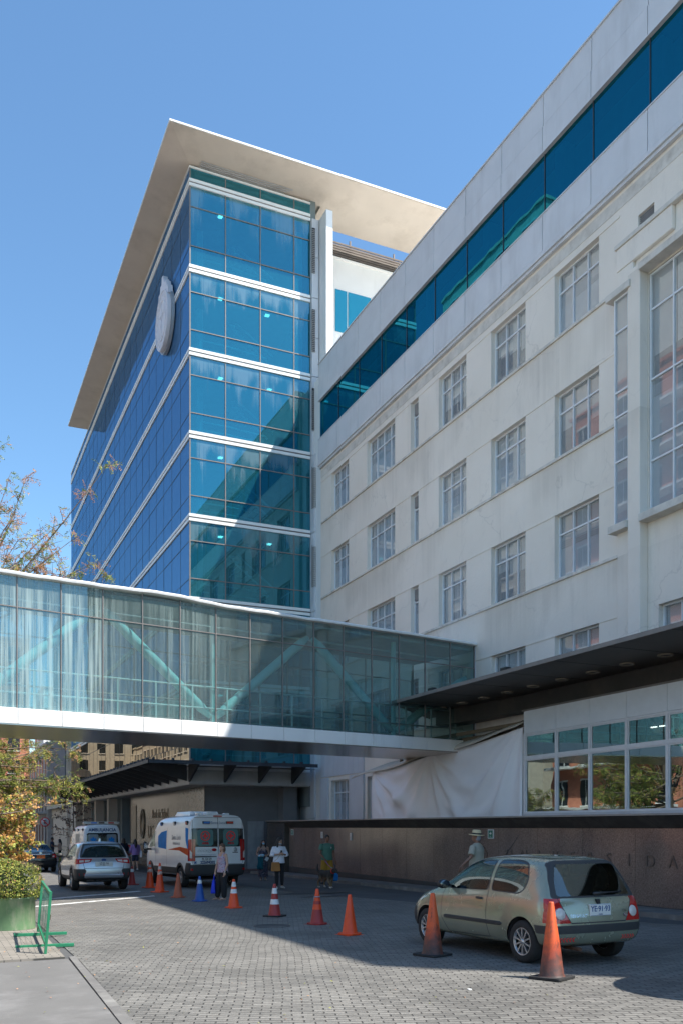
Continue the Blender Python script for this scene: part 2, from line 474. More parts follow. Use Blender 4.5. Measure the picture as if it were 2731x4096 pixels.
M['tile'] = mk_tile()
# ------------------------------------------------------------------ ground
def sheet(name, pts, z, m, label=None, cat=None, kind='structure', thick=0, **k):
    """flat sheet following the slope, z above the ground; thick > 0 makes a solid slab with vertical sides"""
    mb = MB(); n = len(pts)
    top = [(x, y, gz(y) + z) for x, y in pts]
    if thick:
        bot = [(x, y, gz(y) + z - thick) for x, y in pts]
        mb.add(top + bot, [list(range(n))] + [(i, n + i, n + (i + 1) % n, (i + 1) % n) for i in range(n)])
    else:
        mb.add(top, [list(range(n))])
    return mb.build(name, m, kind=kind, label=label, cat=cat, recalc=bool(thick), **k)


g = MB()
ys = [-400, -60, -20, 0, 20, 40, 60, 80, 130, 900]
for a, b in zip(ys, ys[1:]):
    g.quad((-700, a, gz(a) - .012), (700, a, gz(a) - .012), (700, b, gz(b) - .012), (-700, b, gz(b) - .012))
tag(g.build('ground', M['road'], recalc=False), 'dark asphalt ground running under the whole street', 'ground', kind='structure')
# cobbled drive: from the asphalt footpath on the left to the smooth strip along the granite wall
cb = MB()
pl = [(-60, 1.7, 13.2), (8.4, 1.7, 13.2), (13.0, 1.86, 13.2), (13.4, 1.86, 12.9), (20, 1.9, 11.6), (26, 1.6, 10.2), (40, .6, 9.3), (75, .6, 9.3)]
for (a, l0, r0), (b, l1, r1) in zip(pl, pl[1:]):
    cb.quad((l0, a, gz(a)), (r0, a, gz(a)), (r1, b, gz(b)), (l1, b, gz(b)))
tag(cb.build('cobbled_road', M['cobble'], recalc=False), 'grey cobbled drive between the footpath and the granite wall', 'road', kind='structure')
sheet('footpath', [(-8, -30), (1.52, -30), (1.55, 8.4), (1.72, 13.2), (-8, 13.0)], .02, M['asphalt'], 'pale asphalt footpath at the lower left corner', 'footpath', thick=.1)
sheet('kerb', [(1.55, -30), (1.66, -30), (1.68, 8.4), (1.84, 13.4), (1.75, 13.4), (1.56, 8.4)], .028, M['kerb'], 'low concrete kerb between asphalt footpath and cobbles', 'kerb', thick=.1)
sheet('tiled_pavement', [(-8, 13.25), (1.70, 13.42), (1.78, 17.6), (1.5, 40), (-8, 40)], .022, M['tile'], 'square tiled pavement under the green planter', 'pavement', thick=.1)
sheet('wall_pavement', [(13.75, -30), (14.75, -30), (14.75, 41), (13.75, 41)], .10, M['kerb'], 'narrow concrete pavement at the foot of the granite wall', 'pavement', thick=.2)
sheet('stop_line', [(2.0, 25.7), (6.0, 28.8), (6.0, 29.15), (2.0, 26.05)], .004, M['road_paint'], 'worn white line across the cobbles near the silver car', 'road marking')
sheet('road_line', [(1.9, 23.4), (5.9, 26.3), (5.9, 26.62), (1.9, 23.72)], .004, M['road_paint'], 'second worn white line across the cobbles behind the silver car', 'road marking')
M['patch'] = pm('dark_patch', (.045, .045, .047), .6)  # dark colour for the flat darker areas laid over the road
sheet('road_patch', [(9.1, 25.2), (10.4, 26.2), (11.4, 26.0), (11.9, 25.4), (10.2, 24.9)], .006, M['patch'], 'dark patch on the smooth road near the granite wall', 'road patch')
sheet('road_patch', [(9.3, 23.6), (9.9, 24.1), (11.0, 23.9), (11.1, 23.6)], .006, M['patch'], 'smaller dark patch nearer the orange cones', 'road patch')
mh = MB(); c0 = (5.96, 16.46)
mh.lathe([(.36, -.02), (.36, .006), (.31, .006), (.30, .002), (.02, .002)], (c0[0], c0[1], gz(c0[1])), 28)
tag(mh.build('manhole_cover', M['patch']), 'round dark iron manhole cover set in the shaded cobbles', 'manhole cover')

# ------------------------------------------------------------------ granite wall along the drive
wx = 14.85
root = empty('granite_wall', (0, 0, 0), 'long polished brown granite wall with a dark slanted cap and raised letters', 'wall')
b = MB(); b.box((wx, -6, gz(-6) - .3), (wx + .35, 38.7, 2.24)); b.build('stone_face', M['granite'], root)
b = MB()
for k in range(24):
    y0 = 38.6 - 1.86 * (k + 1)
    b.box((wx - .004, y0, .1), (wx - .001, y0 + .006, 1.97))
b.build('stone_joint', M['granite_dark'], root)
b = MB(); b.prism([(14.55, 2.27), (14.55, 2.30), (15.3, 2.30), (15.3, 2.0), (wx - .01, 1.97)], 'y', -6, 41.1); b.build('cap', M['cap'], root)
b = MB(); b.box((14.535, -6, 2.262), (14.549, 41.1, 2.304)); b.build('cap_edge', M['cap_edge'], root)
b = MB()
for k in range(26): b.add([(14.553, y := 40.3 - 1.75 * k, 2.262), (14.553, y - .015, 2.262), (wx - .014, y - .35 - .015, 1.968), (wx - .014, y - .35, 1.968)], [(0, 1, 2, 3)])
b.build('cap_joint', M['dark_gap'], root, recalc=False)
b = MB(); b.box((14.62, 38.7, -.6), (15.2, 41.1, 2.26)); b.build('end_block', M['granite_dark'], root)
b = MB(); b.box((wx - .02, -6, gz(-6) - .4), (wx - .003, 41, .20)); b.build('plinth', M['patch'], root)  # shadow gap at the wall foot, put in as a dark strip
lt = MB()
for ch, y in zip('UNIVERSIDAD', [15.79 + .69 * k for k in (8, 7, 6, 5, 4, 3, 2, 1, 0, -1, -2)]):
    text_mb(lt, ch, .42, frame_mat((wx - .010, y, 1.21), (0, -1, 0)), 0, .016)
M['letter'] = pm('bronze_letters', (.115, .092, .078), .3, .2)
lt.build('lettering', M['letter'], root)


def wall_sign(y0, y1, z0, z1, label, kind):
    s = empty('wall_sign', (wx - .03, (y0 + y1) / 2, z0), label, 'sign', group=None)
    w = abs(y1 - y0) / 2; h = z1 - z0
    p = MB(); p.box((0, -w, 0), (.025, w, h)); p.build('plate', M['plate'], s)
    d = MB()
    if kind == 'arrow':
        d.box((-.003, -w * .78, h * .08), (-.0005, w * .78, h * .90))
        d.build('green_field', M['sign_green'], s)
        a = MB(); cy, cz = 0, h * .56; q = h * .13
        # arrow pointing to the right of the viewer (-y)
        a.prism([(cy + 1.5 * q, cz - .45 * q), (cy - .1 * q, cz - .45 * q), (cy - .1 * q, cz - 1.5 * q), (cy - 1.6 * q, cz), (cy - .1 * q, cz + 1.5 * q), (cy - .1 * q, cz + .45 * q), (cy + 1.5 * q, cz + .45 * q)], 'x', -.006, -.0035)
        text_mb(a, 'VIA DE', h * .085, frame_mat((-.0045, 0, h * .25), (0, -1, 0)), 0, .002)
        text_mb(a, 'EVACUACION', h * .07, frame_mat((-.0045, 0, h * .15), (0, -1, 0)), 0, .002)
        a.build('arrow', M['plate'], s)
    else:
        for k in range(6): d.box((-.003, -w * .5, h * (.1 + .14 * k)), (-.0005, w * (.1 + .4 * ((k * 37) % 3) / 3), h * (.1 + .14 * k) + h * .05))
        d.build('print', M['granite_dark'], s)
    return s


M['sign_green'] = pm('sign_green', (.01, .17, .11), .4)
wall_sign(22.09, 22.38, 1.66, 1.93, 'green evacuation sign with white arrow, above the straw-hatted man', 'arrow')
wall_sign(38.1, 38.42, 1.63, 1.89, 'small green arrow sign near the far end of the granite wall', 'arrow')
wall_sign(34.73, 34.92, 1.53, 1.80, 'narrow white notice on the granite wall behind the left shoulder of the dog walker', 'print')
wall_sign(31.88, 32.05, 1.48, 1.77, 'narrow white notice on the granite wall to the right of the dog walker', 'print')
# ------------------------------------------------------------------ wall sheet with real openings
def holed_wall(mb, x, y0, y1, z0, z1, holes, depth, mi=0, mrev=None):
    """facade in the plane x (seen from -x) with rectangular openings (ya,yb,za,zb) and reveals of the given depth"""
    ys = sorted({y0, y1, *[h[0] for h in holes], *[h[1] for h in holes]}); zs = sorted({z0, z1, *[h[2] for h in holes], *[h[3] for h in holes]})
    ys = [v for v in ys if y0 <= v <= y1]; zs = [v for v in zs if z0 <= v <= z1]
    for a, b in zip(ys, ys[1:]):
        for c, d in zip(zs, zs[1:]):
            my, mz = (a + b) / 2, (c + d) / 2
            if any(h[0] < my < h[1] and h[2] < mz < h[3] for h in holes): continue
            mb.quad((x, b, c), (x, a, c), (x, a, d), (x, b, d), mi)
    for a, b, c, d in holes:
        r = x + depth; q = mi if mrev is None else mrev
        mb.quad((x, a, c), (x, b, c), (r, b, c), (r, a, c), q); mb.quad((x, b, d), (x, a, d), (r, a, d), (r, b, d), q)
        mb.quad((x, a, d), (x, a, c), (r, a, c), (r, a, d), q); mb.quad((x, b, c), (x, b, d), (r, b, d), (r, b, c), q)


M['blind'] = pm('roller_blind', (.66, .63, .58), .9, var=.08)
M['frost'] = pm('frosted_film', (.56, .60, .63), .7, var=.08)
M['room_dark'] = pm('dim_room', (.16, .165, .17), .9, var=.3, vs=1.)


def wing_window(root, x, y0, y1, z0, z1, cols, trans=.30, blind=None, louver=False, rows=None, sill=True):
    """a window as a part (frame) with pane, blind and sill as sub-parts; trans = share of the height above the transom"""
    f = MB(); w = .045; d = .07
    f.box((x, y0, z0), (x + d, y0 + w, z1)); f.box((x, y1 - w, z0), (x + d, y1, z1))
    f.box((x + .002, y0 + w, z1 - w), (x + d - .002, y1 - w, z1)); f.box((x + .002, y0 + w, z0), (x + d - .002, y1 - w, z0 + w))
    rr = rows or [z1 - (z1 - z0) * trans]
    for zt in rr: f.box((x + .004, y0 + w, zt - w * .5), (x + d - .004, y1 - w, zt + w * .5))
    for k in range(1, cols):
        yc = y0 + (y1 - y0) * k / cols
        f.box((x + .001, yc - w * .42, z0 + w), (x + d - .001, yc + w * .42, z1 - w))
    fr = f.build('window', M['white_frame'], root)
    p = MB(); p.quad((x + .04, y1 - w, z0 + w), (x + .04, y0 + w, z0 + w), (x + .04, y0 + w, z1 - w), (x + .04, y1 - w, z1 - w)); p.build('pane', M['window_glass'], fr, recalc=False)
    rm = MB(); h = z1 - z0
    rm.quad((x + .5, y1 + .3, z0 - .3), (x + .5, y0 - .3, z0 - .3), (x + .5, y0 - .3, z1 + .3), (x + .5, y1 + .3, z1 + .3), 0)
    st = random.random() if blind is None else blind
    drop = .34 + .25 * random.random() if st < .6 else (.95 if st > .78 else .55)
    for k in range(cols):
        a = y0 + (y1 - y0) * k / cols; bb = y0 + (y1 - y0) * (k + 1) / cols
        dr = min(.96, drop + random.choice([0, 0, .08, -.1]))
        rm.quad((x + .13, bb - .02, z1 - h * dr), (x + .13, a + .02, z1 - h * dr), (x + .13, a + .02, z1), (x + .13, bb - .02, z1), 1)
    if st < .7:   # frosted film on the lower part, with the clear stripes at its top edge
        zt = z0 + h * .48
        rm.quad((x + .055, y1 - w, z0 + w), (x + .055, y0 + w, z0 + w), (x + .055, y0 + w, zt), (x + .055, y1 - w, zt), 2)
        for k in range(5):
            rm.quad((x + .055, y1 - w, zt + .03 + k * .06), (x + .055, y0 + w, zt + .03 + k * .06), (x + .055, y0 + w, zt + .062 + k * .06), (x + .055, y1 - w, zt + .062 + k * .06), 2)
    rm.build('blind', [M['room_dark'], M['blind'], M['frost']], fr, recalc=False)
    if louver:
        l = MB(); zl = z1 - h * .26
        for k in range(8):
            zz = zl + (z1 - zl - .06) * k / 8
            l.box((x - .02, y0 + w, zz), (x + .03, y1 - w, zz + .035))
        l.build('louvre', M['louver'], fr)
    return fr


# ------------------------------------------------------------------ the long plastered wing on the right
WX = 16.8
wing = empty('hospital_wing', (0, 0, 0), 'long pale plastered hospital wing with a blue ribbon window under its flat roof', 'building')
cols = [('a', 36.42, 38.35, 3), ('b', 32.01, 34.56, 4), ('n', 30.09, 30.71, 1), ('c', 26.7, 28.59, 3), ('d', 23.26, 25.17, 3), ('e', 19.84, 21.81, 3)]
tops = [18.45, 14.86, 11.27, 7.68, 4.15]
holes = []; wins = []
for nme, a, bb, n in cols:
    for r, zt in enumerate(tops):
        zb = zt - 1.9
        if r == 4 and nme not in 'ab': continue
        holes.append((a, bb, zb, zt)); wins.append((nme, a, bb, zb, zt, n))
for a, bb in ((15.7, 17.58), (12.2, 14.1)):
    for zt in (7.68, 4.15): holes.append((a, bb, zt - 1.9, zt)); wins.append(('f', a, bb, zt - 1.9, zt, 3))
holes.append((17.73, 18.31, 17.55, 18.05)); vent = holes[-1]
BW = (13.0, 17.93, 10.1, 16.3)
holes.append(BW)
wl = MB(); holed_wall(wl, WX, 0, 39.6, -1, 19.25, holes, .2); wl.build('wall', M['plaster'], wing, recalc=False)
bd = MB(); bd.box((WX + .75, 0.02, -1), (34, 39.4, 23.9)); bd.build('inner_core', M['room_dark'], wing)
en = MB(); en.box((WX + .01, -.02, -1), (34, .3, 24.0)); en.box((WX + .01, 0, 23.7), (34, 39.6, 24.02)); en.box((WX + .01, 39.3, -1), (34, 39.62, 23.9)); en.build('end_wall', M['plaster'], wing)
for nme, a, bb, zb, zt, n in wins:
    wing_window(wing, WX + .16, a, bb, zb, zt, n, louver=(nme == 'n'))
# ledges: sill course under each row, thin lintel course, cornice under the ribbon storey
lg = MB()
for zt in tops[:4]:
    zs = zt - 1.9
    for a, bb in ((19.0, 39.5),) if zt > 9 else ((18.5, 39.5),):
        lg.box((WX - .055, a, zs - .11), (WX - .002, bb, zs - .02))
lg.build('sill_course', M['ledge'], wing, bevel=.012)
lt = MB()
edges = sorted([39.5] + [v for c in cols for v in (c[1], c[2])] + [19.0])
for zt in tops[:4]:
    for (a, bb) in ((38.35, 39.5), (34.56, 36.42), (30.71, 32.01), (28.59, 30.09), (25.17, 26.7), (21.81, 23.26), (19.0, 19.84)):
        lt.box((WX - .018, a, zt - .02), (WX - .001, bb, zt + .035))
lt.build('lintel_trim', M['plaster'], wing)
co = MB()
co.box((WX - .12, 0, 19.10), (WX - .001, 39.6, 19.20)); co.box((WX - .18, 0, 19.201), (WX - .001, 39.6, 19.34))
co.build('cornice', M['panel'], wing, bevel=.01)
# stained frieze under the cornice
fr = MB(); fr.box((WX - .012, 0, 18.66), (WX - .001, 39.55, 19.0)); fr.build('frieze', M['ledge'], wing)
# ribbon storey: clad panels with open joints, long tinted window
pj = [39.55, 37.38, 35.18, 33.05, 30.9, 28.72, 26.54, 24.37, 22.19, 19.99, 17.8, 15.6, 13.4, 11.2, 9.0, 6.8, 4.6, 2.4, 0]
gp = MB()
for z0, z1, o in ((19.36, 20.43, .16), (22.32, 23.08, .16), (23.12, 24.06, .13)):
    cl = MB()
    for a, bb in zip(pj[1:], pj): cl.box((WX - o, a + .012, z0), (WX + .02, bb - .012, z1))
    cl.build('cladding', M['panel'], wing, bevel=.006)
gp.box((WX - .02, 0, 19.3), (WX + .03, 39.55, 20.42)); gp.box((WX - .02, 0, 22.33), (WX + .03, 39.55, 24.0))
gp.build('joint_backing', M['louver'], wing)
cp = MB(); cp.box((WX - .17, 0, 24.061), (WX + .5, 39.57, 24.11)); cp.box((WX - .18, 0, 20.431), (WX + .05, 39.55, 20.47)); cp.box((WX - .175, 0, 22.285), (WX + .05, 39.55, 22.319)); cp.build('trim', M['panel'], wing)
for a, bb in zip(pj[1:], pj):
    rb = MB(); rb.quad((WX - .06, bb - .012, 20.47), (WX - .06, a + .012, 20.47), (WX - .06, a + .012, 22.285), (WX - .06, bb - .012, 22.285)); rp = rb.build('ribbon_window', M['ribbon_glass'], wing, recalc=False)
    m2 = MB(); m2.box((WX - .08, a - .012, 20.47), (WX - .03, a + .012, 22.285)); m2.build('mullion', M['dark_steel'], rp)
ri = MB(); ri.box((WX + .6, .1, 20.4), (WX + .7, 39.3, 22.3)); ri.build('corridor_wall', M['blind'], wing)
rc = MB()
for k in range(10): rc.box((WX + .12, 2 + 3.9 * k, 20.47), (WX + .5, 2.45 + 3.9 * k, 22.28))
rc.build('corridor_column', M['panel'], wing)
# stair bay near the right edge: pier, narrow light and broad light
by = MB()
by.box((WX - .28, 17.95, 5.5), (WX - .001, 18.40, 16.55)); by.box((WX - .10, 18.42, 5.5), (WX - .001, 19.0, 10.0)); by.box((WX - .12, 17.0, 16.9), (WX - .002, 19.0, 17.5))
by.box((WX - .10, 18.405, 16.25), (WX - .001, 19.0, 16.9))
by.build('pier', M['plaster'], wing, bevel=.02)
bl = MB()
bl.box((WX - .34, 18.28, 16.12), (WX - .003, 19.2, 16.30)); bl.box((WX - .34, 18.402, 9.86), (WX - .003, 19.1, 10.06)); bl.box((WX - .34, 12.8, 16.34), (WX - .004, 17.949, 16.52)); bl.box((WX - .34, 12.8, 9.86), (WX - .004, 17.948, 10.06)); bl.box((WX - .16, 16.5, 17.5), (WX - .004, 19.05, 17.62))
bl.build('bay_border', M['ledge'], wing, bevel=.012)
wing_window(wing, WX - .22, 18.42, 18.98, 10.07, 16.11, 1, rows=[15.2, 12.95, 11.75, 14.6 - 1.0 + 0], blind=.1)
wing_window(wing, WX + .02, BW[0] + .02, BW[1] - .02, BW[2] + .02, BW[3] - .02, 6, rows=[15.35, 13.55, 12.0, 11.45], blind=.1)
sd = MB(); sd.box((WX - .15, 18.43, 10.06), (WX - .01, 18.96, 16.11)); sd.build('bay_back', M['blind'], wing)
vb = MB(); vb.box((WX + .12, vent[0], vent[2]), (WX + .19, vent[1], vent[3]), 0)
for k in range(9): vb.box((WX + .06, vent[0], vent[2] + .02 + .055 * k), (WX + .119, vent[1], vent[2] + .045 + .055 * k), 1)
vb.build('vent_grille', [M['dark_gap'], M['louver']], wing)
# lower cladding at the far end, behind the tarp
lc = MB()
for k in range(9):
    lc.box((WX - .05, 39.5 - .52 * (k + 1) + .008, 4.35), (WX - .001, 39.5 - .52 * k - .008, 5.62))
lc.box((WX - .09, 38.6, -.6), (WX - .001, 39.5, 4.3)); lc.box((WX - .09, 34.8, -.6), (WX - .001, 36.2, 4.3))
lc.build('lower_cladding', M['panel'], wing, bevel=.01)

# ------------------------------------------------------------------ glass tower
M['lobby_glass'] = mk_glass('lobby_glass', (.05, .05, .045), (.50, .44, .35), .78, None, 0, .02, 0, .4)
TX, TY, TR = 10.8, 41.0, 16.82
TE = 81.0
lv = [32.0, 28.0, 24.13, 20.27, 16.42, 12.56, 8.70, 4.84]
tower = empty('glass_tower', (0, 0, 0), 'blue glass hospital tower with white floor bands and a broad overhanging roof', 'building')
top = 32.66
for i in range(7):
    z1 = lv[i] - .17; z0 = lv[i + 1] + .17
    H_ = lv[i] - lv[i + 1]; zs = [z0, lv[i] - .735 * H_, lv[i] - .28 * H_, z1]
    p = MB()
    for a, c in zip((TX + .02, 12.51, 14.24, 15.97), (12.51, 14.24, 15.97, TR)):
        for d, e in zip(zs, zs[1:]):
            q = [random.uniform(0, .008) for _ in range(3)]; p.quad((a, TY + q[0], d), (c, TY + q[1], d), (c, TY + q[1] + q[2] - .004, e), (a, TY + q[0] + q[2] - .004, e))
    p.build('front_glazing', M['tower_glass'], tower, recalc=False)
    p = MB(); yy = [TY + .02] + [TY + 1.75 * k for k in range(1, 23)] + [TE]
    for a, c in zip(yy, yy[1:]):
        for d, e in zip(zs, zs[1:]):
            q = [random.uniform(0, .006) for _ in range(3)]; p.quad((TX + q[0], c, d), (TX + q[1], a, d), (TX + q[1] + q[2] - .003, a, e), (TX + q[0] + q[2] - .003, c, e))
    p.build('side_glazing', M['lobby_glass'] if i == 6 else M['tower_glass_side'], tower, recalc=False)
p = MB(); p.quad((TX + .02, TY, lv[0] + .17), (TR, TY, lv[0] + .17), (TR, TY, top), (TX + .02, TY, top)); p.build('front_glazing', M['tower_glass'], tower, recalc=False)
p = MB(); p.quad((TX, TE, lv[0] + .17), (TX, TY + .02, lv[0] + .17), (TX, TY + .02, top), (TX, TE, top)); p.build('side_glazing', M['tower_glass_side'], tower, recalc=False)
for z in lv:
    bn = MB()
    for a, c in ((-.17, -.035), (.035, .17)):
        bn.box((TX - .05, TY - .06, z + a), (TR, TY + .06, z + c)); bn.box((TX - .05, TY + .061, z + a), (TX + .05, TE, z + c))
    bn.box((TX - .02, TY - .025, z - .036), (TR, TY + .05, z + .036), 1); bn.box((TX - .019, TY + .051, z - .036), (TX + .05, TE, z + .036), 1)
    bn.build('floor_band', [M['band'], M['mullion']], tower)
ml = MB(); w = .022
for x in (12.51, 14.24, 15.97): ml.box((x - w, TY - .03, 4.9), (x + w, TY - .001, top))
for i in range(7):
    h = lv[i] - lv[i + 1]
    for f in (.28, .735): ml.box((TX, TY - .028, lv[i] - h * f - w), (TR, TY - .003, lv[i] - h * f + w))
ml.build('front_mullions', M['mullion'], tower)
ml = MB(); w = .012
y = TY + 1.75
while y < TE: ml.box((TX - .006, y - .006, 4.9), (TX - .001, y + w, top)); y += 1.75
for i in range(7):
    h = lv[i] - lv[i + 1]
    for f in (.28, .735): ml.box((TX - .008, TY, lv[i] - h * f - .01), (TX - .003, TE, lv[i] - h * f + .01))
ml.build('side_mullions', M['dark_steel'], tower)
cm = MB(); cm.box((TX - .03, TY - .03, 4.9), (TX + .03, TY + .03, top)); cm.build('corner_post', M['mullion'], tower)
cpg = MB(); cpg.box((TX - .05, TY - .06, top), (TR, TY + .1, top + .08)); cpg.box((TX - .05, TY + .1, top), (TX + .1, TE, top + .08)); cpg.build('coping', M['band'], tower)
# inside of the tower: floors, core, stair rails, lamps
M['int_floor'] = pm('interior_slab', (.42, .44, .44), .7)
M['int_wall'] = pm('interior_wall', (.20, .24, .25), .8, var=.25, vs=.5)
M['int_rail'] = pm('interior_rail', (.80, .80, .78), .5)
fl = MB()
for z in lv: fl.box((TX + .25, TY + .3, z - .28), (TR + .8, TE - .3, z - .06))
fl.build('floor_slab', M['int_floor'], tower)
ic = MB(); ic.box((TX + 3.2, TY + 5.2, -.5), (TR + .8, TE - .3, 33)); ic.box((TX + 1.0, TY + 22, -.5), (TX + 3.2, TE - 1, 33)); ic.box((TR, TY + .02, 3), (TR + .3, TY + 6, 33)); ic.build('core_wall', M['int_wall'], tower)
for i in range(7):
    z = lv[i + 1]; rl = MB()
    for zz in (1.0, .62): rl.tube([(TX + .7, TY + .7, z + zz), (TX + 2.1, TY + .7, z + zz), (TX + 4.1, TY + 1.0, z + zz)], .035, 6)
    for xx in (.7, 1.9, 3.7): rl.box((TX + xx - .035, TY + .68, z - .05), (TX + xx + .035, TY + .74, z + 1.0))
    rl.tube([(TX + 3.0, TY + 2.4, z + 3.2), (TX + 4.6, TY + 1.4, z + 1.4)], .05, 6)
    rl.tube([(TX + 2.7, TY + 2.4, z + 2.9), (TX + 4.3, TY + 1.4, z + 1.1)], .05, 6)
    for k in range(9): rl.box((TX + 2.6 + .22 * k, TY + 2.2, z + 2.9 - .22 * k), (TX + 2.9 + .22 * k, TY + 3.2, z + 2.98 - .22 * k))
    rl.box((TX + 1.0, TY + 2.4, z + .1), (TX + 1.3, TY + 2.7, z + 3.5)); rl.box((TX + 2.4, TY + 4.9, z + .2), (TX + 3.1, TY + 5.1, z + 2.3)); rl.box((TX + 5.35, TY + .35, z + .05), (TX + 5.75, TY + .42, z + 3.4)); 
    rl.build('stair_rail', M['int_rail'], tower)
    lp = MB()
    for px, py in ((1.75, 1.2), (4.3, 1.3 + .3 * (i % 2)))[:1 + (i * 5 % 3 > 0)]: lp.box((TX + px, TY + py, lv[i] - .32), (TX + px + .2, TY + py + .2, lv[i] - .285))
    lp.build('ceiling_lamp', M['lamp'], tower)
# roof: broad thin slab whose underside rises to the edge
rf = MB()
ox0, ox1, oy0, oy1 = 9.42, 26.5, 39.15, 72.2
def slab(x0, x1, y0, y1, cut_r, cut_b):
    zi, ze, zt = 32.86, 33.06, 33.15
    rf.add([(x0, y0, ze), (x1, y0, ze), (x1, y1, ze), (x0, y1, ze), (x0, y0, zt), (x1, y0, zt), (x1, y1, zt), (x0, y1, zt)], [(4, 5, 6, 7), (0, 1, 5, 4), (1, 2, 6, 5), (2, 3, 7, 6), (3, 0, 4, 7), (3, 2, 1, 0)])
slab(ox0, 17.5, oy0, oy1, 0, 0); slab(17.5, ox1, oy0, 42.7, 0, 0)
rf.add([(ox0 + .02, oy0 + .02, 33.055), (17.5, oy0 + .02, 33.055), (17.5, 41.2, 32.87), (TX + .1, 41.2, 32.87), (ox0 + .02, oy1 - .02, 33.055), (TX + .1, oy1 - .5, 32.87)], [(0, 1, 2, 3), (0, 3, 5, 4), (3, 2, 2, 5)][:2])
rf.add([(17.5, oy0 + .02, 33.054), (ox1 - .02, oy0 + .02, 33.054), (ox1 - .02, 42.6, 32.86), (17.5, 42.6, 32.86)], [(0, 1, 2, 3)])
rf.add([(ox0 + .02, oy1 - .02, 33.05), (TX + .1, oy1 - .5, 32.87), (17.5, oy1 - .5, 32.87), (17.5, oy1 - .02, 33.05)], [(0, 1, 2, 3)])
rfo = rf.build('roof', M['soffit'], tower, recalc=False)
ef = MB(); ef.box((ox0 - .03, oy0 - .04, 33.085), (ox1, oy0 - .001, 33.16)); ef.box((ox0 - .03, oy0, 33.085), (ox0 - .001, oy1, 33.16)); ef.build('roof_edge', M['band'], rfo)
ar = MB(); ar.box((TX + .5, TY + .6, 32.6), (TR, TE - 10, 32.86)); ar.build('attic_wall', M['grey_metal'], tower)
lvb = MB()
for k in range(5): lvb.box((11.25, TY - .35 + .10 * k, 32.86 - .0 * k - .02 * k), (15.8 - .12 * k, TY - .30 + .10 * k, 32.88 - .02 * k))
lvb.box((11.2, TY + .5, 32.7), (15.8, TY + .55, 32.86)); lvb.build('roof_louvre', M['fascia'], tower)
# clad column between the glass and the wing
cc = MB()
zz = [-.5, 2.4, 4.8, 8.7, 10.6, 12.56, 14.5, 16.42, 18.35, 20.27, 22.2, 24.13, 26.05, 28, 30, 31.9]
for a, c in zip(zz, zz[1:]): cc.box((TR + .03, TY - .45 if c < 21 else TY - .2, a + .015), (TR + .38, TY + .5, c - .015))
for a, c in zip(zz[:9], zz[1:9]): cc.box((TR + .24, TY - 1.15, a + .015), (TR + .62, TY - .46, c - .015))
cc.build('column_cladding', M['panel'], tower, bevel=.012)
for i in range(6):
    lq = MB()
    z1 = lv[i] - .6; z0 = lv[i + 1] + 1.2
    if z0 < 13: continue
    lq.box((TR + .02, TY - .24, z0), (TR + .17, TY - .19, z1), 1)
    n = int((z1 - z0) / .09)
    for k in range(n): lq.box((TR + .0, TY - .48 if z1 < 21 else TY - .26, z0 + .09 * k), (TR + .18, TY - .19, z0 + .09 * k + .035), 0)
    lq.build('column_louvre', [M['louver'], M['dark_gap']], tower)
gf = MB(); gf.box((16.95, 39.64, -2), (30, 43.0, 23.8)); gf.build('gap_filler', M['white_panel'], tower)  # filler block added to keep sun from leaking between tower and wing
# projecting white fin and the lower end block of the tower far down the street
fn = MB(); fn.box((17.25, 40.0, 19), (17.60, 41.1, 31.95)); fn.build('fin', M['white_panel'], tower, bevel=.015)
fb = MB(); fb.box((TX + .4, TE, -2), (TX + 8, TE + 3.5, 25.5)); fb.box((TX + .1, TE + 3.6, -2), (TX + 8, TE + 14, 22.2)); fb.build('end_block', M['soffit'], tower)
# ground floor: fascia, recessed walls, entrance columns
fs = MB()
for k in range(4): fs.box((TX - .06 + 1.72 * k + .006, TY - .07, 4.02), (min(TX - .06 + 1.72 * (k + 1), TR + .05) - .006, TY + .1, 4.66))
for k in range(23): fs.box((TX - .06, TY + .105 + 1.75 * k, 4.02), (TX + .1, TY + .1 + 1.75 * (k + 1) - .012, 4.66))
fs.box((TX, TY + .1, 3.98), (TR, TE, 4.04))
fs.build('entrance_fascia', M['fascia'], tower)
gw = MB()
gy = gz(42.5)
gw.box((11.93, 42.5, -1), (16.3, 42.9, 4.0)); gw.box((15.7, 41.7, -1), (16.4, 42.49, 4.0)); gw.box((16.31, 42.6, -1), (17.2, 43.2, 4.6)); gw.build('recessed_wall', M['grey_wall'], tower)
st = MB(); st.box((11.9, 42.48, gy - .5), (11.93, 60.5, 4.0)); st.build('stone_wall', M['marble'], tower)
stw = [o for o in COL.objects if o.name.startswith('stone_wall')][0]
sl = MB()
text_mb(sl, 'Red de Salud', .78, frame_mat((11.885, 51.9, 2.75), (0, -1, 0)), 0, .02, sx=1.0)
text_mb(sl, 'UC', 1.15, frame_mat((11.885, 54.35, 1.65), (0, -1, 0)), 0, .02)
M['bronze'] = pm('bronze_relief', (.16, .13, .09), .35, .5)
sl.build('lettering', M['bronze'], stw)
se = MB(); se.lathe([(.02, 0), (.62, 0), (.62, .05), (.56, .06), (.56, .03), (.44, .03), (.44, .06), (.4, .06), (.4, .03), (.02, .05)], (0, 0, 0), 28, axis='x')
se.v = [(11.89 - p[0], 56.6 + p[1], 2.2 + p[2] * 1.5) for p in se.v]; se.build('emblem', M['bronze'], stw)
pq = MB(); pq.box((11.86, 58.6, 1.2), (11.9, 60.0, 3.4)); pq.build('plaque', M['brass'], stw)
plinth = MB(); plinth.box((11.6, 41.6, gy - .4), (16.6, 42.49, gy + .16)); plinth.build('entrance_step', pm('red_step', (.16, .10, .095), .7), tower)
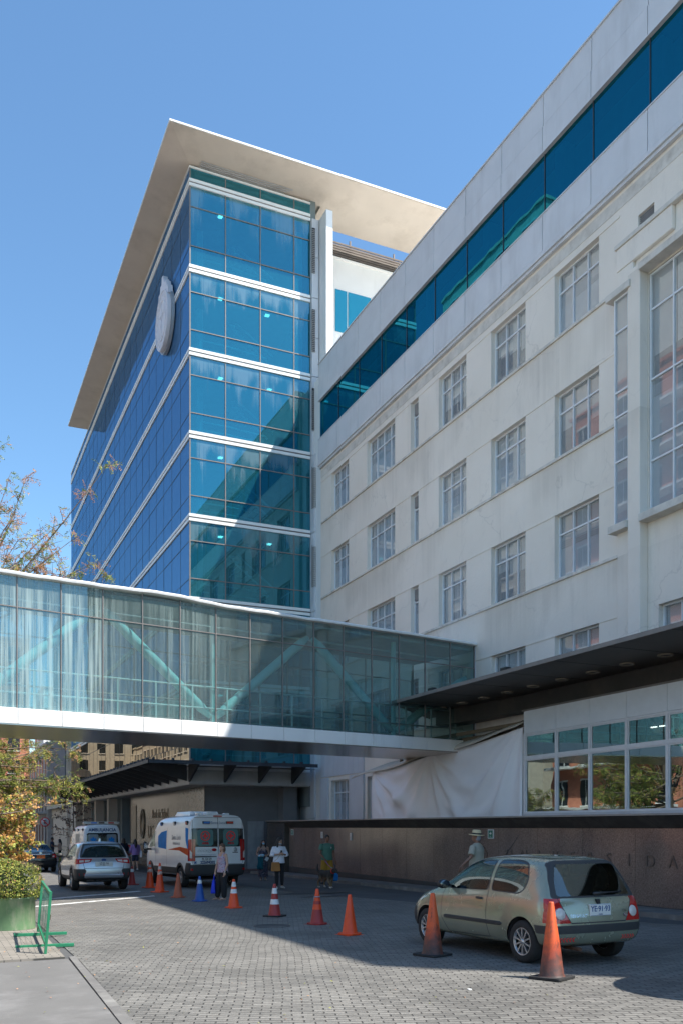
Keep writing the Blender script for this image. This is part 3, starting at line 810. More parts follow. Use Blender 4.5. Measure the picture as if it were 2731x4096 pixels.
ec = MB(); ec.box((11.95, 60.6, -2), (17, 61, 4)); ec.box((15.2, 61, -2), (15.5, TE, 4)); ec.build('entrance_back', M['dark_int'], tower)
ek = MB()
for y in (64.0, 69.5, 75.5, 80.2):
    ek = MB(); ek.box((TX + .25, y, -1.5), (TX + .85, y + .55, 4.0)); ek.build('entrance_column', M['soffit'], tower)
eh = MB()
for k in range(4): eh.tube([(12.4, 62.2 + k * .02, gz(62) + .4 + .28 * k), (12.4, 68, gz(62) + 1.9 + .28 * k)], .03, 6)
eh.build('entrance_handrail', M['grey_metal'], tower)
dw = MB(); dw.box((14.1, 42.36, gy + .15), (14.9, 42.49, gy + 2.5)); dw.build('service_door', M['grey_metal'], tower)
# steel and glass entrance canopy
cz = 4.95
cn = MB(); gx0, gy0 = 8.5, 39.25
cn.box((gx0, gy0, cz - .03), (TR - .35, TY - .1, cz), 1); cn.box((gx0, TY - .1, cz - .03), (TX - .1, 79, cz), 1)
cn.box((gx0 - .03, gy0 - .04, cz - .14), (TR - .33, gy0 - .001, cz + .02), 0); cn.box((gx0 - .04, gy0 - .04, cz - .14), (gx0 - .001, 79, cz + .02), 0)
y = gy0 + .2
while y < 79:
    cn.box((gx0 - .10, y - .05, cz + .0), (gx0 + .06, y + .05, cz + .10), 0); y += .87
x = gx0 + .2
while x < TR - .4:
    cn.box((x - .05, gy0 - .10, cz + .0), (x + .05, gy0 + .06, cz + .10), 0); x += .87
cno = cn.build('canopy', [M['dark_steel'], pm('canopy_glass', (.05, .065, .07), .12, spec=.6)], tower)
for x in (12.45, 14.15, 15.85, 10.75):
    bk = MB(); bk.prism([(TY - .08, 4.1), (TY - .08, cz - .04), (gy0, cz - .04), (gy0, cz - .16)], 'x', x - .05, x + .05); bk.build('bracket', M['dark_steel'], cno)
y = TY + .3
while y < 79:
    bk = MB(); bk.prism([(TX - .08, 4.15), (TX - .08, cz - .04), (gx0, cz - .04), (gx0, cz - .16)], 'y', y - .05, y + .05); bk.build('bracket', M['dark_steel'], cno); y += 1.75
# big crest on the side glass
cr = empty('crest', (TX - .05, 45.15, 27.6), 'large pale oval crest with a crown, mounted on the blue side glass', 'emblem')
def oval(ry, rz, n=48, dz=0): return [(ry * cos(2 * pi * i / n), rz * sin(2 * pi * i / n) + dz) for i in range(n)]
M['crest'] = pm('crest_face', (.66, .66, .71), .5, var=.04, vs=2, dirt=(.56, .56, .62), ds=2, dmin=.5, dmax=.8)
M['crest_rim'] = pm('crest_rim', (.35, .38, .42), .4, .2)
c1 = MB(); c1.prism(oval(1.75, 1.85), 'x', -.30, .0); c1.build('backing', M['crest_rim'], cr)
c2 = MB(); c2.prism(oval(1.62, 1.72), 'x', -.62, -.32)
for (ry, rz) in ((1.60, 1.70), (1.08, 1.18)):
    ring = oval(ry, rz); inner = oval(ry - .09, rz - .09); n = len(ring)
    vs = [(-.68, *p) for p in ring] + [(-.68, *p) for p in inner] + [(-.62, *p) for p in ring] + [(-.62, *p) for p in inner]
    c2.add(vs, [(i, (i + 1) % n, n + (i + 1) % n, n + i) for i in range(n)] + [(i, 2 * n + i, 2 * n + (i + 1) % n, (i + 1) % n) for i in range(n)] + [(n + i, n + (i + 1) % n, 3 * n + (i + 1) % n, 3 * n + i) for i in range(n)])
for k in range(22):      # lettering-like studs round the rim
    a = 2 * pi * k / 22
    c2.box((-.66, 1.31 * cos(a) - .05, 1.41 * sin(a) - .07), (-.62, 1.31 * cos(a) + .05, 1.41 * sin(a) + .07))
c2.prism([(.06, -.95), (.06, .95), (-.06, .95), (-.06, -.95)], 'x', -.69, -.62); c2.prism([(.5, .30), (-.5, .30), (-.5, .42), (.5, .42)], 'x', -.685, -.62)
c2.prism([(.85, -.75), (.78, -.82), (-.55, .55), (-.48, .62)], 'x', -.67, -.62); c2.prism([(.5, -.9), (.9, -.5), (.7, -.1), (.3, -.3)], 'x', -.66, -.62); c2.prism([(-.35, .7), (-.75, .5), (-.8, .1), (-.4, .2)], 'x', -.66, -.62)
c2.build('shield', M['crest'], cr)
c3 = MB()
prof = [(-1.45, .95), (-1.35, 1.5), (-1.05, 1.55), (-.95, 1.95), (-.6, 1.95), (-.5, 2.3), (-.22, 2.25), (-.15, 2.65), (.15, 2.65), (.22, 2.25), (.5, 2.3), (.6, 1.95), (.95, 1.95), (1.05, 1.55), (1.35, 1.5), (1.45, .95), (.8, 1.3), (0, 1.5), (-.8, 1.3)]
c3.prism(prof, 'x', -.58, -.05); c3.build('crown', M['crest'], cr, bevel=.03)
cr.scale = (.50, .84, .84)

# ------------------------------------------------------------------ white block behind the wing
wb = empty('white_rear_block', (0, 0, 0), 'bright white block with turquoise windows and a slatted roof screen behind the blue ribbon roof', 'building')
BY = 43.0
b = MB(); b.box((17.7, BY, 5), (40, BY + 14, 31.72)); b.box((17.6, BY - .08, 31.721), (40, BY + 14, 31.82)); b.build('wall', M['white_panel'], wb)
for x0, x1 in ((19.05, 19.72), (19.78, 21.1), (21.16, 22.6), (22.66, 24.1)):
    p = MB(); p.box((x0, BY - .03, 27.95), (x1, BY - .01, 30.15)); p.build('window', M['block_glass'], wb)
sc = MB()
for k in range(7): sc.box((17.7, BY + .10, 31.86 + .13 * k), (40, BY + .15, 31.94 + .13 * k))
for x in (20.0, 22.6, 25.2): sc.tube([(x, BY + .2, 31.8), (x, BY + .2, 33.0)], .05, 6)
sc.box((17.7, BY + .3, 31.8), (40, BY + .4, 32.66)); sc.build('roof_screen', pm('screen_brown', (.16, .135, .12), .7), wb)

# ------------------------------------------------------------------ skybridge
BO = Vector((16.8, 26.15, 0)); BU = Vector((-.9837, -.1787, 0)); BN = Vector((-.1787, .9837, 0))
BM = Matrix(((BU.x, BN.x, 0, BO.x), (BU.y, BN.y, 0, BO.y), (0, 0, 1, 0), (0, 0, 0, 1)))
br = bpy.data.objects.new('skybridge', None); COL.objects.link(br); br.matrix_world = BM
tag(br, 'glass-walled footbridge with turquoise truss tubes crossing above the drive', 'footbridge')
BL, BW_ = 20.4, 3.3
pw = 1.0832
gl = MB()
for k in range(19):
    u0 = .05 + pw * k
    gl.quad((u0 + .01, 0, 4.93), (u0 + pw - .01, 0, 4.93), (u0 + pw - .01, 0, 8.16), (u0 + .01, 0, 8.16))
gl.build('near_glazing', M['bridge_glass'], br, recalc=False)
gl = MB(); gl.quad((0, BW_, 4.93), (BL, BW_, 4.93), (BL, BW_, 8.16), (0, BW_, 8.16)); gl.build('far_glazing', M['bridge_glass_far'] if 'bridge_glass_far' in M else M['bridge_glass'], br, recalc=False)
mu = MB()
for k in range(20):
    u = .05 + pw * k; mu.box((u - .012, -.03, 4.9), (u + .012, .03, 8.2)); mu.box((u - .012, BW_ - .03, 4.9), (u + .012, BW_ + .03, 8.2))
for y in (0, BW_): mu.box((0, y - .02, 7.40), (BL, y + .02, 7.425))
mu.build('mullion_grid', M['mullion'], br)
fa = MB()
for k in range(19): fa.box((.05 + pw * k + .006, -.10, 4.53), (.05 + pw * (k + 1) - .006, .05, 4.92))
fa.build('edge_panel', M['white_panel'], br, bevel=.008)
dk = MB(); dk.box((0, .06, 4.55), (BL, BW_ + .1, 4.9)); dk.build('deck', M['fascia'], br)
so = MB(); so.box((0, -.09, 4.50), (BL, BW_ + .1, 4.528)); so.build('underside', pm('brushed_soffit', (.36, .35, .34), .22, .85, var=.05, vs=.8), br)
rf2 = MB()
def wavy(u): return .012 * sin(u * .8) + .05 * math.exp(-((u - 11.8) / 1.5) ** 2) - .04 * math.exp(-((u - 9.0) / 1.2) ** 2) + .010 * sin(u * 2.3 + 1) + .006 * sin(u * 7.1)
n = 90; top_, bot_ = [], []
for i in range(n + 1):
    u = BL * i / n; z = 8.24 + wavy(u) * (1 if u > 6 else .3)
    top_.append([(u, -.14, z - .05), (u, -.15, z), (u, -.05, z + .05), (u, BW_ + .1, z + .08), (u, BW_ + .1, z - .03), (u, -.02, z - .07)])
rf2.rings(top_, 0, True, True, False); rf2.build('roof', M['white_panel'], br, recalc=True)
M['truss'] = pm('turquoise_tube', (.52, .86, .85), .4, var=.04)
ns = [(-1.0, 1), (3.2, 0), (6.41, 1), (9.67, 0), (12.97, 1), (16.2, 0), (19.4, 1)]
for (u0, k0), (u1, k1) in zip(ns, ns[1:]):
    z = {0: 5.06, 1: 7.85}
    a, c = Vector((u0, .42, z[k0])), Vector((u1, .42, z[k1])); d = (c - a).normalized()
    if u0 < 0: a = a + d * 1.15
    tb = MB(); tb.tube([a + d * .12, a + d * .5, c - d * .5, c - d * .12], [.08, .14, .14, .08], 12); tb.build('truss_tube', M['truss'], br)
for u in (3.2, 9.67, 16.2):
    ps = MB(); ps.box((u - .05, .36, 4.9), (u - .012, .48, 8.1)); ps.box((u + .012, .36, 4.9), (u + .05, .48, 8.1)); ps.build('hanger_post', M['truss'], br)
hr = MB()
for y in (.30, BW_ - .3):
    for z in (5.35, 5.95): hr.tube([(.3, y, z), (BL, y, z)], .028, 6)
for k in range(19): hr.box((.6 + pw * k, .28, 4.9), (.64 + pw * k, .32, 5.95))
hr.tube([(.3, .5, 7.72), (BL, .5, 7.72)], .03, 6)
hr.build('handrail', M['int_rail'], br)
ci = MB(); ci.box((0, .1, 8.02), (BL, BW_ - .05, 8.1)); ci.build('ceiling', M['int_floor'], br)
ep = MB(); ep.box((-.28, -.06, 4.5), (.02, .2, 8.3)); ep.build('end_post', M['panel'], br)

# ------------------------------------------------------------------ dark canopy, pavilion, tarp
cnp = empty('black_canopy', (0, 0, 0), 'big dark canopy slab with round recessed lights above the glazed pavilion', 'canopy')
b = MB(); b.prism([(13.5, 25.9), (13.5, 3), (16.6, 3), (16.6, 28.85)], 'z', 6.0, 6.07); b.build('slab', M['black_soffit'], cnp)
b = MB(); b.box((13.47, 3, 5.985), (13.499, 25.9, 6.085)); b.add([(13.47, 25.92, 5.985), (16.6, 28.93, 5.985), (16.6, 28.93, 6.085), (13.47, 25.92, 6.085), (13.5, 25.88, 5.985), (16.6, 28.86, 5.985), (16.6, 28.86, 6.085), (13.5, 25.88, 6.085)], [(0, 1, 2, 3), (4, 5, 6, 7), (0, 1, 5, 4), (3, 2, 6, 7)]); b.build('edge_trim', pm('weathered_trim', (.22, .20, .18), .7), cnp)
b = MB(); b.prism([(15.75, 27.0), (16.25, 22.6), (16.25, 12), (16.6, 12), (16.6, 27.6)], 'z', 5.50, 5.998); b.build('under_box', M['black_soffit'], cnp)
for k in range(20):
    y = 28.6 - 1.265 * k; l = MB(); xx = 15.42
    l.lathe([(.11, 5.992), (.125, 5.97), (.165, 5.96), (.185, 5.975), (.185, 5.999)], (xx, y - 1.3, 0), 22, cap=False); l.lathe([(.001, 5.986), (.112, 5.988)], (xx, y - 1.3, 0), 22, 1, cap=False); l.build('recessed_light', [M['brass'], M['dark_int']], cnp)
jn = MB()
for k in range(12): jn.box((13.5, 25.2 - 1.9 * k, 5.995), (16.5, 25.21 - 1.9 * k, 5.999))
jn.build('soffit_joint', M['dark_gap'], cnp)
PXX = 16.0
pv = empty('glazed_pavilion', (0, 0, 0), 'pale panelled pavilion with white-framed windows on top of the granite wall', 'pavilion')
pj2 = [22.15, 20.67, 19.24, 17.83, 16.43, 15.0, 13.6, 12.2, 10.8, 9.4, 8.0]
hd = MB()
for a, c in zip(pj2[1:], pj2): hd.box((PXX - .03, a + .005, 4.78), (PXX + .08, c - .005, 5.44))
hd.box((PXX, 22.15, 2.3), (16.79, 22.24, 5.44)); hd.build('header_panel', pm('pavilion_panel', (.74, .77, .80), .4, var=.04), pv)
b = MB(); b.box((PXX - .05, 7.9, 5.441), (16.79, 22.27, 5.49)); b.build('roof_edge', M['mullion'], pv)
b = MB(); b.box((PXX - .06, 7.9, 2.305), (16.7, 22.2, 2.40)); b.build('base_sill', M['panel'], pv)
for a, c in zip(pj2[1:], pj2):
    f = MB(); w = .05
    f.box((PXX - .05, c - w, 2.401), (PXX + .05, c + (w if c == pj2[0] else 0), 4.775)); f.box((PXX - .05, a, 2.401), (PXX + .05, a + w * .7, 4.775))
    for z in (2.401, 4.715): f.box((PXX - .045, a + w * .7, z), (PXX + .045, c - w, z + .055))
    f.box((PXX - .045, a + w * .7, 3.99), (PXX + .045, c - w, 4.10))
    for z0, z1 in ((2.456, 3.99), (4.10, 4.715)):   # inner casements
        f.box((PXX - .02, a + w * .7, z0), (PXX + .02, a + w * .7 + .03, z1)); f.box((PXX - .02, c - w - .03, z0), (PXX + .02, c - w, z1)); f.box((PXX - .02, a + w * .7 + .03, z1 - .03), (PXX + .02, c - w - .03, z1))
    fo = f.build('window', M['white_frame'], pv)
    p = MB(); p.quad((PXX, c - w, 2.45), (PXX, a + .03, 2.45), (PXX, a + .03, 4.72), (PXX, c - w, 4.72)); p.build('pane', M['pav_glass'], fo, recalc=False)
ib = MB(); ib.box((16.6, 8, 2.4), (16.7, 22.1, 5.4)); ib.build('inner_wall', M['room_dark'], pv)
lp = MB()
for y in (17.1, 17.4, 15.8): lp.box((16.45, y - .09, 4.5), (16.5, y + .09, 4.53))
lp.build('hanging_lamp', M['lamp'], pv)
# tarp shelter
ts = empty('tarp_shelter', (0, 0, 0), 'shelter hung with a wrinkled white tarpaulin beside the glazed pavilion', 'shelter')
tb = MB(); nu, nv = 170, 60
y0, y1 = 32.3, 22.24
def tz(s): return 4.15 + (4.98 - 4.15) * s + .10 * sin(pi * min(1, s / .44)) * (-1 if s < .44 else 0) * .6 - .06 * sin(pi * (s - .44) / .56) * (1 if s > .44 else 0)
def tw(s, t):
    r = 0; d = 1 - t
    def fan(c, ln, n, am, ph, mid=.75, wd=.5):
        # soft folds fanning out from a tie point
        dx = (s - c) / ln
        if dx <= 0: return 0
        a = math.atan2(dx, d + .08); rad = sqrt(dx * dx + d * d)
        return am * min(1, rad * 1.6) * math.exp(-rad * .8) * (.5 + .5 * sin(a * n + ph)) ** 1.6 * math.exp(-((a - mid) / wd) ** 2)
    r += fan(0, .26, 15, .42, 0) + fan(.44, .22, 17, .25, 1.5) + fan(.46, -.24, 15, .24, .5) + fan(1.0, -.30, 16, .50, 2, .55, .45)
    for c, hw, k in ((.22, .21, 13), (.72, .25, 15)):
        q = (s - c) / hw
        if abs(q) < 1:
            w = (1 - q * q) ** 1.5; r += .085 * w * (.5 + .5 * sin(k * d - 7 * (1 - q * q))) ** 2 * (.35 + d)
    return r + .05 * sin(5 * s + 1) + .012 * sin(19 * s + 4 * t) * d
rows = []
for j in range(nv + 1):
    t = j / nv; row = []
    for i in range(nu + 1):
        s = i / nu; zt = tz(s) - .0; z = 2.32 + (zt - 2.32) * t
        row.append((15.95 - tw(s, t), y0 + (y1 - y0) * s, z))
    rows.append(row)
tb.rings(rows, 0, False, False, True); tb.build('tarpaulin', M['tarp'], ts, recalc=False)
tr = MB(); rr = []
for i in range(41):
    s = i / 40; y = 33.9 + (22.25 - 33.9) * s; q = max(0, (s - .14) / .86); z = (tz(q) if s > .14 else 4.02 + .13 * s / .14)
    rr.append([(15.75 - .05 * sin(7 * s), y, z - .02 + .03 * sin(15 * s)), (15.95, y, z + .12 + .02 * sin(22 * s)), (16.78, y, z + .42 + .05 * sin(9 * s))])
tr.rings(rr, 0, False, False, True); o = tr.build('roof_sheet', M['tarp_roof'], ts, recalc=False)
o.modifiers.new('thickness', 'SOLIDIFY').thickness = .03
bm_ = MB(); bm_.box((15.95, 22.3, 5.05), (16.05, 30.5, 5.16)); bm_.box((16.1, 30.2, 4.4), (16.2, 30.3, 5.1)); bm_.box((16.2, 24, 4.6), (16.7, 30.2, 5.0)); bm_.build('beam', pm('brown_beam', (.17, .13, .08), .8), ts)
pp = MB()
for y in (32.25, 27.8, 22.35): pp.tube([(16.05, y, 2.3), (16.05, y, 4.2)], .03, 8)
pp.build('pole', M['grey_metal'], ts)
# things on top of the canopy
ac = empty('air_conditioner', (15.9, 18.7, 6.08), 'white air-conditioning unit standing on the dark canopy', 'air conditioner')
b = MB(); b.box((-.02, -.45, 0), (.32, .45, .62)); b.build('casing', M['white_frame'], ac, bevel=.02)
b = MB(); b.lathe([(.05, -.03), (.24, -.045), (.25, -.03), (.25, -.021)], (0, .14, .3), 20, axis='x', cap=True); b.build('fan_grille', M['louver'], ac)
for y, lab in ((23.75, 'small black floodlight on the canopy edge, nearer the footbridge'), (19.9, 'small black floodlight on the canopy edge, below the window row beside the air conditioner')):
    f = empty('floodlight', (13.75, y, 6.08), lab, 'floodlight', group=None)
    b = MB(); b.box((-.1, -.14, .06), (.06, .14, .14)); b.build('housing', M['black_plastic'], f, bevel=.01)
    b = MB(); b.box((-.03, -.02, 0), (.02, .02, .07)); b.build('bracket', M['black_plastic'], f)
# blue accessibility sign on the recessed wall
s = empty('blue_sign', (13.22, 42.44, 1.25), 'small blue notice on the grey wall beside the ambulance', 'sign')
b = MB(); b.box((-.17, -.02, 0), (.17, .02, .80)); b.build('plate', M['blue_decal'], s)
b = MB(); b.lathe([(.07, -.026), (.10, -.026), (.10, -.021), (.07, -.021)], (0, 0, .60), 18, axis='y')
for k in range(4): b.box((-.12, -.026, .12 + .08 * k), (.12, -.021, .15 + .08 * k))
b.build('print', M['plate'], s)

# ------------------------------------------------------------------ street beyond the tower and across the street
M['fx_cream'] = pm('cream_render', (.56, .52, .44), .85, dirt=(.42, .38, .32), stretch=3)
M['fx_grey'] = pm('grey_render', (.42, .41, .40), .85, dirt=(.30, .29, .28), stretch=3)
M['fx_salmon'] = pm('salmon_brick', (.58, .22, .14), .85, var=.1)
M['fx_white'] = pm('white_render', (.75, .73, .70), .85)
M['fx_clad'] = pm('slate_cladding', (.20, .21, .24), .6)
M['fx_glass'] = pm('dark_window', (.03, .035, .04), .08)


def block(name, label, a, b, m, z0, floors, fh, face, wins, arch=False, sillm=None, balcony=False, cat='building', win_w=.5, tall=.58):
    """far building: walls with recessed windows on the face towards -x ('-x') or +x ('+x'), and on -y"""
    r = empty(name, (0, 0, 0), label, cat)
    x0, y0 = a; x1, y1 = b; zt = z0 + floors * fh
    wl = MB(); wl.box((x0, y0, z0 - 3), (x1, y1, zt + .6)); wl.box((x0 - .15, y0 - .15, zt + .6), (x1 + .15, y1 + .15, zt + .85)); wl.build('wall', m, r)
    fx = x0 if face == '-x' else x1; sg = -1 if face == '-x' else 1
    n = max(1, int((y1 - y0) / wins))
    single = not name.startswith('opposite')     # the mirrored blocks across the street stay out of frame: one part per storey
    for k in range(floors):
        row = MB(); gl = MB()
        zb = z0 + fh * k + fh * .26; zt_ = zb + fh * tall
        def flush():
            nonlocal_ = row.build('window', sillm or m, r); gl.build('pane', M['fx_glass'], nonlocal_)
        for i in range(n):
            yc = y0 + (i + .5) * (y1 - y0) / n; w = wins * win_w / 2
            gl.box((fx + sg * .01, yc - w, zb), (fx + sg * .03, yc + w, zt_))
            row.box((fx + sg * .03, yc - w - .12, zb - .12), (fx + sg * .16, yc + w + .12, zb)); row.box((fx + sg * .03, yc - w - .1, zt_), (fx + sg * .10, yc + w + .1, zt_ + .14))
            row.box((fx + sg * .031, yc - .03, zb), (fx + sg * .05, yc + .03, zt_))
            if single: flush(); row = MB(); gl = MB()
        n2 = max(1, int((x1 - x0) / wins)) if single else 0
        for i in range(n2):
            xc = x0 + (i + .5) * (x1 - x0) / n2; w = wins * win_w / 2
            gl.box((xc - w, y0 - .03, zb), (xc + w, y0 - .01, zt_)); row.box((xc - w - .1, y0 - .14, zb - .12), (xc + w + .1, y0 - .03, zb))
            flush(); row = MB(); gl = MB()
        if not single: wo = row.build('window_row', sillm or m, r); gl.build('pane', M['fx_glass'], wo)
        if balcony:
            bl = MB()
            bl.box((fx + sg * .03, y0 + .4, zb - .35), (fx + sg * 1.1, y1 - .4, zb - .18)); bl.build('balcony', sillm or m, r)
    return r


zf = gz(95)
blk = block('old_townhouse', 'grey old town house with tall narrow windows beyond the glass tower', (11.0, 84.8), (22, 97), M['fx_cream'], zf, 3, 4.2, '-x', 1.6, win_w=.45, tall=.62)
cl = MB()
for k in range(16): cl.box((10.78, 85.2 + .72 * k, zf + 5.2), (10.98, 85.6 + .72 * k, zf + 12.8))
cl.box((10.90, 85, zf + 5.0), (10.99, 96.8, zf + 12.9)); cl.build('slat_cladding', M['fx_clad'], blk)
cv = MB(); cv.box((10.5, 84.8, zf + 4.6), (11, 97, zf + 4.95)); cv.build('cornice', M['fx_cream'], blk)
block('grey_tenement', 'weathered grey tenement with balconies farther down the street', (10.6, 97.5), (24, 118), M['fx_grey'], zf, 3, 3.6, '-x', 2.6, balcony=True)
block('white_apartment_block', 'sunlit white apartment block rising behind the grey tenement', (12.5, 119), (30, 130), M['fx_white'], zf, 6, 3.3, '-x', 3.3)
block('salmon_apartment_block', 'salmon red apartment block at the far end of the street', (4.0, 135), (12.2, 165), M['fx_salmon'], zf, 9, 3.2, '+x', 3.2, sillm=M['fx_white'])
block('cream_apartment_block', 'cream apartment block closing the street in the distance', (-14, 168), (14, 185), M['fx_cream'], zf, 7, 3.1, '+x', 3.0, sillm=M['fx_white'])
block('opposite_cream_offices', 'long cream office building opposite the glass tower, seen mirrored in its lower panes', (-34, 88), (-12, 215), M['fx_cream'], zf, 5, 3.3, '+x', 2.6, sillm=M['fx_white'])
block('opposite_red_tower', 'red and white apartment building across the street, mirrored in the plaster wing windows', (-32, 46), (-14, 60), M['fx_salmon'], gz(50), 11, 3.2, '+x', 2.4, sillm=M['fx_white'], balcony=True)
block('opposite_cream_tower', 'tall cream apartment tower across the street, mirrored in the plaster wing windows', (-36, 63), (-14, 80), M['fx_cream'], gz(70), 18, 3.1, '+x', 4.2, sillm=M['fx_white'])
block('opposite_white_house', 'low white building across the street behind the camera side', (-34, -30), (-16, 28), M['fx_white'], .3, 3, 3.4, '+x', 3.0)
# ------------------------------------------------------------------ vehicles
from mathutils.bvhtree import BVHTree


def in_poly(p, poly):
    x, y = p; r = False; n = len(poly)
    for i in range(n):
        x0, y0 = poly[i]; x1, y1 = poly[(i + 1) % n]
        if (y0 > y) != (y1 > y) and x < (x1 - x0) * (y - y0) / (y1 - y0) + x0: r = not r
    return r


def rpoly(poly, r, n=4):
    """polygon with rounded corners"""
    out = []; m = len(poly)
    for i in range(m):
        p = Vector(poly[i]); a = Vector(poly[i - 1]) - p; b = Vector(poly[(i + 1) % m]) - p
        q = min(r, a.length * .45, b.length * .45); s = p + a.normalized() * q; e = p + b.normalized() * q
        for k in range(n + 1):
            t = k / n; out.append(tuple(s * (1 - t) ** 2 + p * 2 * t * (1 - t) + e * t * t))
    return out


def paint(bm, poly, axis, cond, mi):
    """cuts the outline of a polygon (side, rear or top view) into the surface and gives the faces inside material mi"""
    ax = {'x': (1, 2), 'y': (0, 2), 'z': (0, 1)}[axis]
    us = [p[0] for p in poly]; vs = [p[1] for p in poly]
    lo = (min(us), min(vs)); hi = (max(us), max(vs))
    def cand():
        r = []
        for f in bm.faces:
            if not cond(f): continue
            fu = [v.co[ax[0]] for v in f.verts]; fv = [v.co[ax[1]] for v in f.verts]
            if max(fu) < lo[0] or min(fu) > hi[0] or max(fv) < lo[1] or min(fv) > hi[1]: continue
            r.append(f)
        return r
    n = len(poly)
    for i in range(n):
        a = poly[i]; b = poly[(i + 1) % n]
        d = (b[0] - a[0], b[1] - a[1])
        if abs(d[0]) + abs(d[1]) < 1e-6: continue
        co = [0, 0, 0]; no = [0, 0, 0]
        co[ax[0]], co[ax[1]] = a; no[ax[0]], no[ax[1]] = -d[1], d[0]
        fs = cand()
        geom = set(fs)
        for f in fs: geom.update(f.edges); geom.update(f.verts)
        bmesh.ops.bisect_plane(bm, geom=list(geom), plane_co=co, plane_no=Vector(no).normalized(), dist=1e-5)
    for f in cand():
        c = f.calc_center_median()
        if in_poly((c[ax[0]], c[ax[1]]), poly): f.material_index = mi


def line(p, q, w):
    d = Vector((q[0] - p[0], q[1] - p[1])).normalized() * w / 2; nrm = Vector((-d.y, d.x))
    return [(p[0] + nrm.x, p[1] + nrm.y), (p[0] - nrm.x, p[1] - nrm.y), (q[0] - nrm.x, q[1] - nrm.y), (q[0] + nrm.x, q[1] + nrm.y)]


def shell(stations, bow_r=.06, bow_f=.10, sub=2):
    """stations: rings of (x,y,z) for the right half, bottom to top, last point on the centre line -> smooth closed body mesh"""
    mb = MB(); rings = []
    k = len(stations[0]) - 1
    for st in stations:
        R = [Vector(p) for p in st[:-1]]; C = Vector(st[-1]); L = [Vector((-p.x, p.y, p.z)) for p in R]
        B = Vector((0, R[0].y, R[0].z))
        rings.append(R + [C] + L[::-1] + [B])
    n = len(rings[0])
    mb.rings([[tuple(p) for p in r] for r in rings], 0, True, False, True)
    for ri, bow in ((0, -bow_r), (len(rings) - 1, bow_f)):
        r = rings[ri]; base = ri * n; o = len(mb.v)
        mids = []
        for j in range(k):
            w = min(1, max(0, (r[j].z - r[0].z) / .1))
            mids.append((0, (r[j].y) + bow, r[j].z))
        mb.v += mids
        def face(*ix):
            mb.f.append(list(ix)); mb.m.append(0); mb.sm.append(True)
        Lx = lambda j: base + 2 * k - j
        for j in range(k - 1):
            face(base + j, base + j + 1, o + j + 1, o + j); face(o + j, o + j + 1, Lx(j + 1), Lx(j))
        face(base + k - 1, base + k, Lx(k - 1), o + k - 1); face(base, o, Lx(0), base + 2 * k + 1)
    ob = bpy.data.objects.new('shell', mb.mesh('shell', [])); COL.objects.link(ob)
    s = ob.modifiers.new('s', 'SUBSURF'); s.levels = sub; s.render_levels = sub
    return applied(ob)


def split_parts(bm, root, mats, keep, names):
    """faces of kept materials become the body; every connected patch of another material becomes a part of its own"""
    parts = {}
    def collect(faces, name, mset):
        mb = MB(); idx = {}
        for f in faces:
            ids = []
            for v in f.verts:
                if v.index not in idx: idx[v.index] = len(mb.v); mb.v.append(tuple(v.co))
                ids.append(idx[v.index])
            mb.f.append(ids); mb.m.append(mset.index(f.material_index)); mb.sm.append(True)
        o = mb.build(name, [mats[i] for i in mset], root, recalc=False)
        o.data.normals_split_custom_set_from_vertices([tuple(soft_normal(Vector(v))) for v in mb.v])
        return o
    bm.verts.index_update(); bm.faces.ensure_lookup_table()
    body = collect([f for f in bm.faces if f.material_index in keep], 'body', keep)
    seen = set()
    for f in bm.faces:
        if f.material_index in keep or f in seen: continue
        comp = [f]; seen.add(f); st = [f]
        while st:
            g = st.pop()
            for e in g.edges:
                for h in e.link_faces:
                    if h not in seen and h.material_index == f.material_index: seen.add(h); st.append(h); comp.append(h)
        if len(comp) < 2: continue
        o = collect(comp, names[f.material_index], [f.material_index])
        parts.setdefault(names[f.material_index], []).append(o)
    return body, parts


def project(mb, tree, axis, sign, off=0):
    """pushes a flat MB onto the body: its axis coordinate is read as the distance above the surface"""
    i = 'xyz'.index(axis); out = []
    d = Vector((0, 0, 0)); d[i] = -sign
    last = None
    for v in mb.v:
        o = Vector(v); h = o[i]; o[i] = sign * 20
        hit = tree.ray_cast(o, d)
        if hit[0] is not None: o[i] = hit[0][i] + sign * (abs(h) + off); last = o[i]
        else: o[i] = last if last is not None else h
        out.append(tuple(o))
    mb.v = out
    return mb


def subdiv(mb, cut=1):
    return mb


M['dark_mirror'] = pm('dark_mirror', (.12, .13, .14), .1, .9)
M['wheel_dark'] = pm('wheel_dark', (.03, .03, .032), .5)


